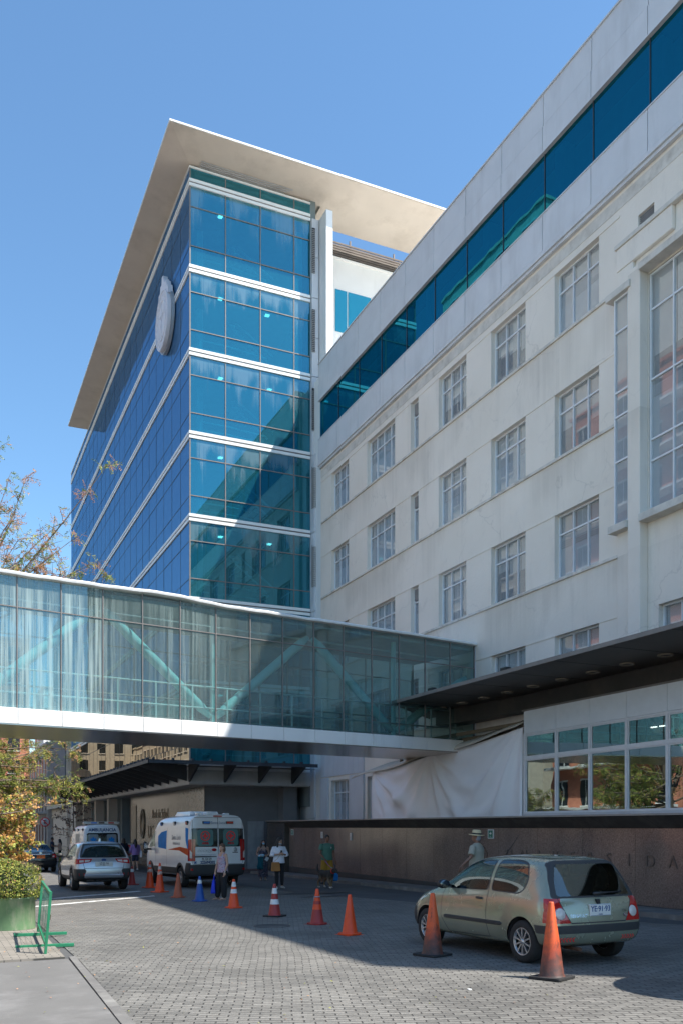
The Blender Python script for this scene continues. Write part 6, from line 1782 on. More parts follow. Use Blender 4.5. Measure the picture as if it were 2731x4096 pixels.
def top(r, J, m, sleeve=.5, infl=.016, z0=.88, name='shirt', sh=.175, bulk=1.0, hem=1.0, neck=1.43, straps=False):
    b = MB(); w = bulk; i = infl
    rows = [(z0, 0, 0, (.165 * w + i) * hem, (.122 * w + i) * hem), (.96, 0, 0, .165 * w + i, .124 * w + i), (1.07, 0, 0, .142 * w + i * 1.2, .108 * w + i * 1.2), (1.19, 0, .006, .150 * w + i, .116 * w + i), (1.29, 0, .006, .166 * w + i, .118 * w + i)]
    if straps: rows += [(1.33, 0, .004, .150 + i, .105 + i)]
    else: rows += [(1.375, 0, 0, sh + i * .6, .096 + i), (1.42, 0, -.005, sh * .7 + i, .072 + i), (neck + .015, 0, -.01, .075, .066)]
    stack(b, rows)
    if straps:
        for sg in (-1, 1): b.tube([(sg * .085, .105, 1.28), (sg * .10, .06, 1.38), (sg * .10, 0, 1.425), (sg * .10, -.07, 1.38), (sg * .08, -.11, 1.28)], .022, 8)
    else:
        for n in 'LR':
            s, e, q, d = J['arm' + n]
            i0 = min(i, .02); s0 = s - (e - s).normalized() * .035 + Vector((0, 0, .0))
            if sleeve <= 1: b.tube([s0, s, s.lerp(e, sleeve * .55), s.lerp(e, sleeve)], [.038, .054 * w + i0 * .6, .050 * w + i0, .046 * w + i0 * 1.5], 14)
            else: b.tube([s0, s, s.lerp(e, .5), e, e.lerp(q, sleeve - 1)], [.038, .054 * w + i0 * .6, .049 * w + i0, .042 + i * .9, .036 + i * 1.2], 14)
    return fuse(b, name, m, r, .011, 2)


def hair(r, J, m, style='bob', drop=.2):
    A = J['head']; b = MB()
    b.ell((0, -.012, .135), (.086, .100, .098), 16, 10, mat=A)
    if style == 'bob':
        for sg in (-1, 1): limb(b, [A @ Vector((sg * .066, -.02, .14)), A @ Vector((sg * .076, -.01, .05)), A @ Vector((sg * .062, .0, -.03))], [.03, .034, .024], seg=8)
        limb(b, [A @ Vector((0, -.06, .12)), A @ Vector((0, -.065, .02)), A @ Vector((0, -.05, -.03))], [.06, .07, .05], seg=10); b.ell((0, .055, .17), (.068, .04, .035), 12, 6, mat=A)
    elif style == 'long':
        for sg in (-1, 1): limb(b, [A @ Vector((sg * .062, -.01, .14)), A @ Vector((sg * .080, .0, .03)), A @ Vector((sg * .095, .03, -.10)), A @ Vector((sg * .09, .05, -drop))], [.03, .036, .038, .018], seg=8)
        limb(b, [A @ Vector((0, -.05, .12)), A @ Vector((0, -.075, .0)), A @ Vector((0, -.10, -.12)), A @ Vector((0, -.11, -drop))], [.07, .085, .085, .04], seg=10)
    o = fuse(b, 'hair', m, r, .010, 1)
    return o


def shoes(r, J, m, name='shoe', big=1.0):
    for n in 'LR':
        a, f = J['leg' + n][2:]
        b = MB(); limb(b, [a - f * .05 - Vector((0, 0, .055)), a + f * .06 - Vector((0, 0, .052)), a + f * .16 - Vector((0, 0, .064))], [.038 * big, .042 * big, .030 * big], .85, 10)
        b.box((a.x - .04, a.y - .04, a.z - .090), (a.x + .04, a.y + .04, a.z - .05)) if False else None
        fuse(b, name, m, r, .012, 1)


Z = (0, 0, -1)
ST = [((-.09, .01, .47), (-.095, -.01, .09), -10), ((.09, .01, .47), (.095, -.01, .09), 10)]
# --- woman in the floral top with a blue bag
r, J = person('woman in a floral sleeveless top and black trousers holding a blue bag', (7.24, 24.0), 108, 1.53,
              [((-.235, -.02, 1.10), (-.20, .06, .86), (.1, .15, -1)), ((.23, .03, 1.10), (.22, .12, .86), (0, .1, -1))],
              [((-.11, .03, .47), (-.13, .03, .09), 12), ((.10, .06, .47), (.12, .10, .09), 8)], M['skin'], head=(14, 0), sh=.165)
trousers(r, J, M['black_cloth'], .03, .97, bulk=1.02, flare=1.15); top(r, J, M['floral'], z0=.84, infl=.024, straps=True, hem=1.08); hair(r, J, M['hair_brown'], 'bob')
for n in 'LR':
    a, f = J['leg' + n][2:]; s = MB(); s.box((-.042, -.07, -.006), (.042, .17, .012), mat=Matrix.Translation(a - Vector((0, 0, .095))) @ Matrix.Rotation(-math.atan2(f.x, f.y), 4, 'Z')); s.tube([a + f * .05 + Vector((-.05, 0, -.07)), a + f * .07 + Vector((0, 0, -.025)), a + f * .05 + Vector((.05, 0, -.07))], .012, 6); s.build('sandal', M['sandal'], r)
q = J['armL'][2]; w = MB(); w.lathe([(.029, -.012), (.034, -.012), (.034, .012), (.029, .012)], tuple(q), 14); w.build('wristwatch', M['chrome'], r)
bg = empty('shopping_bag', (0, 0, 0), 'bright blue shopping bag hanging from the hand of the woman in the floral top', 'bag')
q = r.matrix_basis @ J['armR'][2]; bg.location = (q.x - .03, q.y, q.z - .10); bg.rotation_euler = (0, 0, radians(60))
b = MB(); b.rings([[(-wx_, -d, z), (wx_, -d, z), (wx_, d, z), (-wx_, d, z)] for z, wx_, d in ((-.50, .145, .06), (-.47, .155, .065), (-.30, .135, .045), (-.14, .10, .03))], 0, True, True, False); b.build('bag_body', M['blue_bag'], bg, bevel=.012)
b = MB(); b.tube([(-.07, 0, -.16), (-.03, 0, -.05), (0, 0, .02), (.03, 0, -.05), (.07, 0, -.16)], .012, 6); b.build('handle', M['blue_bag'], bg)
# --- woman in the white blouse looking at a phone
r, J = person('woman in a white blouse and black trousers looking at her phone', (10.45, 28.2), 178, 1.68,
              [((-.27, .02, 1.13), (-.11, .22, 1.17), (1, .5, .25)), ((.27, .02, 1.13), (.08, .24, 1.17), (-1, .5, .2))],
              [((-.10, .03, .47), (-.12, -.02, .10), -12), ((.09, .05, .47), (.10, .06, .09), 8)], M['skin'], head=(34, -12), sh=.17)
trousers(r, J, M['black_cloth'], .012, .97, bulk=1.0); top(r, J, M['white_cloth'], 1.45, .034, z0=.86, name='blouse', hem=1.08); hair(r, J, M['hair_black'], 'long', .24); shoes(r, J, M['shoe'])
b = MB(); b.box((-.035, .27, 1.165), (.035, .283, 1.30)); b.build('held_phone', M['black_plastic'], r, bevel=.006)
b = MB(); b.ell((0, .05, .03), (.06, .06, .02), 14, 8, mat=J['head']); b.build('lowered_mask', M['mask_blue'], r)
hb = empty('handbag', tuple(r.matrix_basis @ Vector((.17, .17, .80))), 'tan leather shoulder bag at the hip of the woman in the white blouse', 'bag', radians(178))
b = MB(); b.rings([[(-w_, -.04, z), (w_, -.04, z), (w_, .04, z), (-w_, .04, z)] for z, w_ in ((-.20, .14), (-.18, .155), (.0, .14), (.10, .125))], 0, True, True, False); b.build('bag_body', M['tan_leather'], hb, bevel=.02)
b = MB(); b.tube([(.10, -.02, .08), (-.05, .06, .22), (-.17, .02, .40), (-.27, -.08, .56), (-.30, -.17, .62)], .014, 6, flat=.4); b.build('strap', M['tan_leather'], hb)
# --- masked woman in the long dress
r, J = person('masked woman in a long dark floral dress in front of the grey recess', (11.9, 33.9), 168, 1.60,
              [((-.25, .02, 1.12), (-.15, .20, 1.06), (.8, .6, 0)), ((.27, -.02, 1.12), (.20, .18, 1.02), (-.5, .8, .1))],
              ST, M['skin'], head=(0, -4), sh=.17, bulk=1.12)
b = MB(); stack(b, [(.14, 0, .0, .21, .18), (.4, 0, 0, .205, .17), (.7, 0, 0, .20, .16), (.92, 0, 0, .205, .155), (1.07, 0, 0, .165, .13), (1.2, 0, .005, .175, .135), (1.32, 0, .004, .165, .118)])
for sg in (-1, 1): b.tube([(sg * .09, .11, 1.28), (sg * .10, .05, 1.39), (sg * .10, -.05, 1.39), (sg * .08, -.11, 1.28)], .014, 6)
fuse(b, 'dress', M['floral_dark'], r, .013, 2); hair(r, J, M['hair_black'], 'long', .26)
b = MB(); b.ell((0, .085, .055), (.056, .036, .048), 14, 8, mat=J['head']); b.build('face_mask', M['mask_blue'], r)
b = MB(); limb(b, [(.02, .22, 1.06), (.20, .23, 1.04)], [.06, .05]); fuse(b, 'blue_bundle', M['mask_blue'], r, .012, 2)
b = MB(); b.rings([[(.02 + .02 * sin(9 * t), .19, z) if False else (x0 + .015 * sin(z * 20 + x0 * 30), .22 + .03 * sin(x0 * 40 + z * 6), z) for x0 in (.02, .06, .10, .14, .18, .22, .25)] for z in (1.02, .9, .75, .6, .48)], 0, False, False, True); o = b.build('draped_jacket', M['teal_cloth'], r, recalc=False); o.modifiers.new('t', 'SOLIDIFY').thickness = .05
shoes(r, J, M['sandal'])
b = MB(); b.add([(-.10, .24, 1.02), (-.22, .24, .95), (-.14, .25, .80), (-.02, .25, .88)], [(0, 1, 2, 3)]); o = b.build('sheet_of_paper', M['plate'], r, recalc=False); o.modifiers.new('t', 'SOLIDIFY').thickness = .003
# --- man with the dog
r, J = person('man in a green T-shirt and mustard shorts walking a dog along the granite wall', (12.58, 29.1), 186, 1.77,
              [((-.27, -.03, 1.10), (-.27, .08, .86), (0, .2, -1)), ((.265, -.02, 1.10), (.19, .17, .92), (-.3, .4, -1))],
              [((-.09, .08, .48), (-.08, .02, .11), 0), ((.10, -.03, .47), (.11, -.16, .13), 5)], M['skin_dark'], 'm', head=(-16, -8), sh=.20, bulk=1.12)
trousers(r, J, M['mustard'], .02, -.02, name='shorts', bulk=1.12); top(r, J, M['green_cloth'], .62, .02, z0=.86, sh=.20, bulk=1.12); hair(r, J, M['hair_black'], 'short'); shoes(r, J, M['black_cloth'])
b = MB(); b.box((-.10, .142, 1.26), (-.06, .15, 1.31)); b.build('chest_print', M['plate'], r)
q = r.matrix_basis @ J['armL'][2]
bg = empty('carrier_bag', (q.x, q.y, q.z - .12), 'shiny blue carrier bag in the hand of the dog walker', 'bag', radians(180))
b = MB(); b.rings([[(-w_, -d, z), (w_, -d, z), (w_, d, z), (-w_, d, z)] for z, w_, d in ((-.62, .06, .04), (-.58, .10, .07), (-.42, .10, .07), (-.28, .05, .03))], 0, True, True, False); b.build('bag_body', pm('blue_plastic', (.01, .16, .42), .3), bg, bevel=.02)
b = MB(); b.tube([(0, 0, -.28), (0, 0, 0)], .012, 6); b.build('handle', M['navy_cloth'], bg)
# --- dog
def mk_fur():
    m, t, out = nt('dog_coat')
    tc = N(t, 'ShaderNodeTexCoord'); sp = N(t, 'ShaderNodeSeparateXYZ'); t.links.new(tc.outputs['Object'], sp.inputs[0])
    nz = noise(t, tc.outputs['Object'], 8, 5); ad = N(t, 'ShaderNodeMath', operation='MULTIPLY_ADD'); ad.inputs[1].default_value = .16; t.links.new(nz, ad.inputs[0]); t.links.new(sp.outputs[2], ad.inputs[2])
    c = ramp(t, ad.outputs[0], [(.0, (.5, .45, .4)), (.12, (.5, .45, .4)), (.15, (.20, .13, .07)), (.40, (.17, .11, .065)), (.50, (.045, .036, .03)), (.8, (.035, .03, .027))])
    princ(t, out, c, .9, 0, bump(t, noise(t, tc.outputs['Object'], 70, 3), .5, .01))
    return m


dg_ = empty('dog', (12.02, 27.85, gz(27.8)), 'dark brown dog with white paws on a colourful leash', 'dog', radians(-172))
b = MB()
rs = []
for y, z, rx, rz in ((-.36, .50, .06, .07), (-.30, .49, .10, .115), (-.15, .47, .105, .115), (.05, .45, .12, .15), (.22, .45, .125, .165), (.34, .49, .10, .13), (.40, .52, .06, .08)):
    rs.append([(rx * cos(2 * pi * i / 14), y, z + rz * sin(2 * pi * i / 14)) for i in range(14)])
b.rings(rs, 0, True, True, True)
limb(b, [(0, .32, .54), (0, .44, .60), (0, .52, .60)], [.095, .08, .075]); b.ell((0, .56, .60), (.075, .095, .075), 12, 8); limb(b, [(0, .60, .58), (0, .70, .545), (0, .75, .535)], [.05, .038, .030])
for sg in (-1, 1):
    limb(b, [(sg * .055, .53, .66), (sg * .085, .52, .65), (sg * .095, .54, .60)], [.025, .026, .014], .5, 8)
    fy = .08 if sg > 0 else -.06
    limb(b, [(sg * .075, .25, .42), (sg * .08, .24, .28), (sg * .075, .26 + fy, .16), (sg * .075, .27 + fy, .05)], [.065, .042, .03, .026]); limb(b, [(sg * .075, .26 + fy, .03), (sg * .075, .33 + fy, .025)], [.03, .026], .8)
    by = -.08 if sg > 0 else .06
    limb(b, [(sg * .075, -.26, .44), (sg * .085, -.20 + by * .4, .30), (sg * .08, -.33 + by, .17), (sg * .08, -.30 + by, .05)], [.085, .058, .032, .026]); limb(b, [(sg * .08, -.31 + by, .03), (sg * .08, -.23 + by, .025)], [.03, .026], .8)
limb(b, [(0, -.36, .52), (0, -.46, .50), (0, -.56, .56), (0, -.60, .68), (0, -.57, .78)], [.045, .042, .04, .034, .02])
fuse(b, 'coat', mk_fur(), dg_, .011, 2)
b = MB(); b.ell((0, .775, .545), (.018, .014, .014), 8, 6)
for sg in (-1, 1): b.ell((sg * .045, .625, .625), (.012, .010, .010), 8, 6)
b.build('eyes_and_nose', M['black_plastic'], dg_)
b = MB(); b.lathe([(.085, -.015), (.092, -.015), (.092, .015), (.085, .015)], (0, .43, .585), 16, axis='y'); b.build('collar', M['ink_red'], dg_)
ls = MB(); a = r.matrix_basis @ (J['armR'][2] + J['armR'][3] * .09); e = dg_.matrix_basis @ Vector((0, .43, .67)); m_ = a.lerp(e, .5) - Vector((0, 0, .06))
for k, (p, q_) in enumerate(((a, a.lerp(m_, .7)), (a.lerp(m_, .7), m_.lerp(e, .45)), (m_.lerp(e, .45), e))): ls.tube([p, p.lerp(q_, .5), q_], .012, 6, k)
tag(ls.build('leash', [pm('leash_purple', (.30, .06, .42), .6), pm('leash_pink', (.60, .08, .18), .6), pm('leash_teal', (.01, .30, .36), .6)]), 'purple, pink and teal leash between the hand and the dog', 'leash')
# --- old man in the straw hat
r, J = person('old man in a straw hat and beige shirt seen from behind, beyond the green hatchback', (12.0, 18.6), 30, 1.80,
              [((-.33, -.02, 1.15), (-.46, .14, .96), (-.3, .3, -1)), ((.27, .03, 1.11), (.24, .20, .95), (-.2, .4, -1))],
              [((-.10, .10, .48), (-.09, .16, .10), -4), ((.10, -.06, .48), (.10, -.18, .12), 4)], M['skin_dark'], 'm', head=(26, 0), sh=.20, bulk=1.15)
trousers(r, J, M['beige_cloth'], .02, .98, bulk=1.1); top(r, J, M['beige_cloth'], .80, .032, z0=.80, sh=.20, bulk=1.15, neck=1.46); shoes(r, J, M['tan_leather'])
b = MB(); b.ell((0, -.025, .095), (.080, .085, .085), 14, 8, mat=J['head']); fuse(b, 'hair', M['hair_grey'], r, .010, 1)
b = MB(); A = J['head'] @ Matrix.Translation((0, -.005, .15)) @ Matrix.Rotation(radians(4), 4, 'X')
b.rings([[A @ Vector((rx * cos(2 * pi * i / 24), rx * 1.12 * sin(2 * pi * i / 24), z - .02 * abs(cos(2 * pi * i / 24)) * (1 if rx > .12 else 0))) for i in range(24)] for rx, z in ((.165, .012), (.168, .02), (.098, .018), (.095, .06), (.086, .115), (.060, .128), (.012, .112))], 0, True, True, True); ht = b.build('straw_hat', M['straw'], r)
b = MB(); b.rings([[A @ Vector((rx * cos(2 * pi * i / 24), rx * 1.12 * sin(2 * pi * i / 24), z)) for i in range(24)] for rx, z in ((.101, .020), (.099, .052), (.09, .052))], 0, True, False, True); b.build('hat_band', M['black_cloth'], ht)
b = MB(); b.tube([(.10, .15, 1.20), (.13, .08, 1.40), (.15, 0, 1.44), (.17, -.10, 1.38), (.20, -.17, 1.22), (.24, -.12, 1.0)], .012, 6, flat=.5); b.build('bag_strap', M['rust'], r)
# --- woman in purple walking away
r, J = person('woman in a purple sweater and dark shorts walking away between the cars', (9.4, 46.6), 4, 1.62,
              [((-.25, .02, 1.12), (-.17, .16, 1.0), (.2, .6, -.5)), ((.25, .02, 1.12), (.22, .14, .98), (-.2, .6, -.5))],
              [((-.08, .06, .48), (-.07, .06, .10), 0), ((.08, -.04, .47), (.07, -.22, .16), 0)], M['skin'], head=(0, 0), sh=.17)
trousers(r, J, M['navy_cloth'], .012, -.28, name='shorts'); top(r, J, M['purple_cloth'], 1.9, .028, z0=.86, name='sweater'); hair(r, J, M['hair_black'], 'long', .30); shoes(r, J, M['plate'])
tb_ = empty('tote_bag', tuple(r.matrix_basis @ Vector((.30, .0, .78))), 'pale tote bag on the arm of the woman in purple', 'bag')
b = MB(); b.rings([[(-.05, -w_, z), (.04, -w_, z), (.04, w_, z), (-.05, w_, z)] for z, w_ in ((-.04, .15), (.12, .16), (.30, .13))], 0, True, True, False); b.build('bag_body', M['white_cloth'], tb_, bevel=.02)
b = MB(); b.tube([(0, -.08, .28), (-.04, 0, .60), (0, .08, .28)], .01, 6); b.build('handle', M['white_cloth'], tb_)
# --- couple far down the street
r, J = person('man in a navy shirt beside a woman at the kerb far down the street', (7.55, 66.4), 250, 1.74, [((-.26, .05, 1.12), (-.12, .25, 1.15), (.5, .8, 0)), ((.26, .05, 1.12), (.12, .25, 1.10), (-.5, .8, 0))], ST, M['skin_dark'], 'm', sh=.20)
trousers(r, J, M['navy_cloth'], .02, .97); top(r, J, M['navy_cloth'], .6, .02, sh=.20); hair(r, J, M['hair_black'], 'short'); shoes(r, J, M['black_cloth'])
r, J = person('dark-haired woman hugging the man in the navy shirt far down the street', (8.05, 66.3), 70, 1.62, [((-.26, .08, 1.15), (-.16, .28, 1.18), (.5, .8, 0)), ((.26, .08, 1.15), (.16, .28, 1.12), (-.5, .8, 0))], ST, M['skin'], sh=.165)
trousers(r, J, M['black_cloth'], .015, .97); top(r, J, M['sandal'], .3, .02); hair(r, J, M['hair_black'], 'long', .3); shoes(r, J, M['black_cloth'])
b = MB(); b.ell((0, .085, .055), (.056, .036, .048), 12, 6, mat=J['head']); b.build('face_mask', M['mask_blue'], r)
r, J = person('person in dark clothes standing in the entrance beside the far ambulance', (10.6, 56.0), 10, 1.66, [((-.25, 0, 1.12), (-.25, .08, .86), Z), ((.25, 0, 1.12), (.25, .08, .86), Z)], ST, M['skin'], sh=.17)
trousers(r, J, M['black_cloth'], .015, .97); top(r, J, M['navy_cloth'], 1.8, .025); hair(r, J, M['hair_black'], 'long', .22); shoes(r, J, M['black_cloth'])
# ------------------------------------------------------------------ plants
rnd = random.Random(11)


def leafmat(name, col, trans=.35):
    m, t, out = nt(name)
    f = noise(t, coords(t), 3, 3)
    c = ramp(t, f, [(.3, tuple(x * .75 for x in col)), (.7, tuple(min(1, x * 1.25) for x in col))])
    d = N(t, 'ShaderNodeBsdfPrincipled'); d.inputs['Roughness'].default_value = .55; t.links.new(c, d.inputs['Base Color'])
    tr = N(t, 'ShaderNodeBsdfTranslucent'); t.links.new(c, tr.inputs[0])
    mx = N(t, 'ShaderNodeMixShader'); mx.inputs[0].default_value = trans
    t.links.new(d.outputs[0], mx.inputs[1]); t.links.new(tr.outputs[0], mx.inputs[2]); t.links.new(mx.outputs[0], out.inputs[0])
    return m


LF = {'g': leafmat('leaf_green', (.17, .23, .045)), 'y': leafmat('leaf_yellow_green', (.46, .46, .10)), 'o': leafmat('leaf_orange', (.62, .33, .15)), 'b': leafmat('leaf_dry', (.50, .28, .18)), 'd': leafmat('leaf_dark', (.04, .07, .018)), 'r': leafmat('leaf_dark_red', (.07, .025, .025)), 'c': leafmat('leaf_copper', (.62, .36, .11)), 't': leafmat('dry_twig', (.22, .16, .10), .1)}
M['bark'] = pm('bark', (.16, .12, .09), .9, bmp=.5, bs=30)


def leaf(mb, p, d, n, ln, w, mi):
    d = d.normalized(); s = d.cross(n).normalized(); nn = s.cross(d)
    a = p; e = p + d * ln; m1 = p + d * ln * .5 + s * w + nn * w * .3; m2 = p + d * ln * .5 - s * w + nn * w * .3
    mb.add([a, m1, e, m2], [(0, 1, 2, 3)], mi)


def rv(r=1): return Vector((rnd.uniform(-1, 1), rnd.uniform(-1, 1), rnd.uniform(-1, 1))) * r


def twig(mb, tb, p, d, ln, nleaf, lsz, wts, pinnate=True, droop=.4):
    """curving twig with leaves; wts = list of (material index, weight)"""
    pts = [p]; q = p.copy(); dd = d.normalized()
    for k in range(4):
        dd = (dd + rv(.22) + Vector((0, 0, -.06 * droop))).normalized(); q = q + dd * ln / 4; pts.append(q)
    tb.tube(pts, [.012, .010, .008, .006, .004], 4, 0, False)
    idx = [w[0] for w in wts]; ww = [w[1] for w in wts]
    base = rnd.choices(idx, ww)[0]
    for k in range(nleaf):
        t = rnd.uniform(.15, 1) * 3.999; i = int(t); c = pts[i].lerp(pts[i + 1], t - i)
        mi = base if rnd.random() < .6 else rnd.choices(idx, ww)[0]
        if pinnate:
            dr = (rv() + Vector((0, 0, -.9 * droop))).normalized(); L_ = lsz * rnd.uniform(3, 5); sd = dr.cross(rv()).normalized()
            nl = 5
            for j in range(nl):
                b = c + dr * L_ * (j + 1) / nl
                for sg in (-1, 1): leaf(mb, b, (sd * sg + dr * .5 + rv(.25)), rv(), lsz * rnd.uniform(.8, 1.2), lsz * .26, mi)
        else:
            leaf(mb, c + rv(.03), rv() + dd * .4 + Vector((0, 0, -.25)), rv(), lsz * rnd.uniform(.8, 1.3), lsz * .42, mi)


def limbs(tb, a, b, r0, r1, bend=.12, n=7):
    pts = []
    off = rv(1); off.z *= .4
    for k in range(n + 1):
        t = k / n; pts.append(a.lerp(b, t) + off * bend * (b - a).length * sin(pi * t) + rv(.03))
    tb.tube(pts, [r0 + (r1 - r0) * k / n for k in range(n + 1)], 7, 0, False)
    return pts


# --- locust tree behind the footbridge
root = empty('locust_tree', (-.6, 33.3, gz(33)), 'autumn locust tree with green and rusty feathery leaves reaching over and under the footbridge', 'tree')
tr_ = MB(); cw = MB(); tw_ = MB()
O = Vector((-.6, 33.3, gz(33)))
F1 = Vector((-.4, 33.2, 3.0)); F2 = Vector((.1, 33.0, 6.5))
tr_.tube([O, O + Vector((.05, 0, 1.5)), F1, F2, Vector((.6, 32.9, 9.5))], [.2, .17, .15, .11, .07], 10)
G_, Yl, Or, Bn, Dk = 0, 1, 2, 3, 4
upper = [(0, .30), (1, .16), (2, .26), (3, .28)]
lower = [(0, .42), (1, .40), (2, .10), (3, .05), (4, .12)]
def cam_pt(u, v, Y):
    X = (u - 784) / 2066.8 * Y; z = 2 + (1900.3 - v) / 2066.8 * Y
    return Vector((.9114 * X + .4115 * Y, -.4115 * X + .9114 * Y, z))
# limbs above the bridge (reach points are places in the street, 27-30 m away)
UP = [((245, 1072), 28.2), ((122, 1215), 28.6), ((60, 1095), 27.9), ((35, 1180), 28.8), ((165, 1242), 28.4), ((90, 1270), 29.2), ((40, 1240), 27.6), ((230, 1328), 27.8), ((140, 1318), 28.5), ((15, 1120), 28.3), ((200, 1300), 28.9), ((10, 1290), 28.0), ((70, 1300), 28.0), ((110, 1290), 27.6), ((-20, 1200), 28.4), ((-40, 1120), 28.8), ((-10, 1040), 28.4), ((30, 1310), 29.0), ((160, 1325), 27.9), ((-60, 1270), 28.0)]
for (uv, Y) in UP:
    b = cam_pt(uv[0], uv[1], Y + 4); a = F2.lerp(Vector((.6, 32.9, 9.5)), rnd.random())
    if b.z < 8.8: a = Vector((.2, 33.0, 7.0))
    pts = limbs(tr_, a, b, .045, .010, .07)
    for k in range(2, 8):
        for _ in range(6 if b.z < 10.2 else 4):
            p = pts[k] + rv(.05)
            twig(cw, tw_, p, rv() + (b - a).normalized() * .6, rnd.uniform(.35, .8), rnd.randint(3, 6), .07, upper)
# dense hanging foliage below the bridge
LO = [((188, 1812), 27.4), ((150, 1795), 27.8), ((165, 1720), 28.6), ((120, 1770), 27.5), ((100, 1720), 28.2), ((60, 1700), 28.6), ((40, 1760), 27.4), ((85, 1800), 27.4), ((20, 1810), 27.8), ((55, 1845), 27.2), ((110, 1825), 27.6), ((10, 1730), 28.0), ((-20, 1780), 27.8), ((30, 1880), 27.4), ((140, 1700), 28.4), ((0, 1690), 27.4), ((-30, 1850), 28.2), ((175, 1790), 27.7), ((70, 1740), 27.8), ((130, 1810), 28.2), ((25, 1780), 28.6), ((160, 1815), 27.5)]
for (uv, Y) in LO:
    b = cam_pt(uv[0], uv[1], Y + 4); a = O.lerp(F1, .9) + Vector((0, 0, rnd.uniform(0, 2.0)))
    pts = limbs(tr_, a, b, .05, .010, .10)
    for k in range(3, 8):
        for _ in range(9):
            if uv[0] > 95 and rnd.random() < .55: continue
            twig(cw, tw_, pts[k] + rv(.15), rv() + Vector((.2, 0, -.2)), rnd.uniform(.2, .5), rnd.randint(4, 7), .058, lower, droop=.9)
# the rest of the crown outside the picture, towards the pavement side
for _ in range(36):
    b = Vector((-.6 + rnd.uniform(-3.6, .6), 33.3 + rnd.uniform(-2.2, 3.5), rnd.uniform(3.5, 13))); a = F1.lerp(F2, rnd.random())
    pts = limbs(tr_, a, b, .05, .012, .08)
    for k in range(3, 8):
        for _ in range(2): twig(cw, tw_, pts[k], rv(), .7, 4, .09, lower if b.z < 7 else upper)
LM = [LF['g'], LF['y'], LF['o'], LF['b'], LF['d']]
for mbx in (tr_, cw, tw_): mbx.v = [(p[0] - O.x, p[1] - O.y, p[2] - O.z) for p in mbx.v]
tr_.build('trunk', M['bark'], root); cw.build('crown', LM, root, recalc=False); tw_.build('twigs', M['bark'], root)
for (x_, y_, rz_) in ((-9.0, 60.5, 4.1),):
    c_ = copy_tree(root); c_.location = (x_, y_, gz(y_)); c_.rotation_euler = (0, 0, rz_); c_['label'] = 'leafy street tree across the drive, mirrored in the pavilion windows'
# --- copper-leaved shrub between the planter and the taxi
O = Vector((.75, 20.9, gz(21)))
root = empty('copper_shrub', tuple(O), 'young tree with copper and yellow round leaves behind the clipped bush', 'tree')
tr_ = MB(); cw = MB(); tw_ = MB()
tr_.tube([O, O + Vector((.1, 0, .7)), O + Vector((.2, 0, 1.6)), O + Vector((.25, 0, 2.5))], [.06, .05, .04, .02], 8)
CW = [(0, .42), (1, .14), (2, .28), (3, .16)]
CP = [((150, 1848), 20.2), ((70, 1852), 20.1), ((60, 1825), 20.6), ((70, 1930), 19.8), ((40, 1900), 20.2), ((20, 1850), 20.6), ((15, 1940), 20.0), ((50, 1960), 20.4), ((0, 1890), 20.3), ((75, 1890), 20.8), ((35, 1925), 19.7), ((70, 1835), 20.4), ((-20, 1920), 20.2), ((-15, 1860), 20.4), ((60, 1870), 20.2), ((30, 1985), 20.3), ((45, 1975), 20.4)]
for (uv, Y) in CP:
    b = cam_pt(uv[0], uv[1], Y); a = O + Vector((.2, 0, max(.5, min(2.2, b.z - O.z - .25))))
    pts = limbs(tr_, a, b, .018, .006, .06)
    dense = uv[1] > 1855; thin = uv[0] > 100
    for k in range(2, 8):
        for _ in range(1 if thin else (6 if dense else 3)): twig(cw, tw_, pts[k] + rv(.04), rv() + (b - a).normalized() * .7, rnd.uniform(.12, .28), rnd.randint(8, 12) if dense else rnd.randint(6, 9), .075, CW, False)
for _ in range(16):
    b = O + Vector((rnd.uniform(-1.6, .2), rnd.uniform(-.9, .9), rnd.uniform(.8, 2.8))); pts = limbs(tr_, O + Vector((.1, 0, 1.2)), b, .018, .006)
    for k in range(3, 8):
        for _ in range(3): twig(cw, tw_, pts[k], rv(), .35, 9, .075, CW, False)
for mbx in (tr_, cw, tw_): mbx.v = [(p[0] - O.x, p[1] - O.y, p[2] - O.z) for p in mbx.v]
tr_.build('trunk', M['bark'], root); cw.build('crown', [LF['c'], LF['o'], LF['y'], LF['g']], root, recalc=False); tw_.build('twigs', M['bark'], root)
# --- planter with the clipped ball
px, py = 1.29, 18.05
root = empty('planter', (px, py, gz(py)), 'round green metal planter with peeling paint on the tiled pavement', 'planter')
pr = .455
b = MB(); b.lathe([(pr, .03), (pr, .60), (pr + .012, .605), (pr + .012, .625), (pr - .02, .625), (pr - .02, .50)], (0, 0, 0), 40, cap=False); b.build('drum', M['planter'], root)
b = MB(); b.lathe([(pr - .005, 0), (pr - .003, .032)], (0, 0, 0), 40, cap=True); b.build('base_ring', M['rust'], root)
b = MB(); b.lathe([(.01, .54), (pr - .025, .52)], (0, 0, 0), 30, cap=False); b.build('soil', M['soil'], root)
O = Vector((px + .0, py, gz(py) + .55))
root = empty('clipped_bush', tuple(O), 'clipped ball-shaped bush with yellow-green leaves growing in the green planter', 'bush')
cw = MB(); tw_ = MB(); tr_ = MB(); R = .555; C = Vector((0.0, 0, .33))
for k in range(16):
    e = C + Vector((rnd.uniform(-.35, .35), rnd.uniform(-.35, .35), rnd.uniform(-.1, .3))); tr_.tube([Vector((rnd.uniform(-.12, .12), rnd.uniform(-.12, .12), -.04)), e * .5 + rv(.04), e], [.016, .012, .005], 5, 0, False)
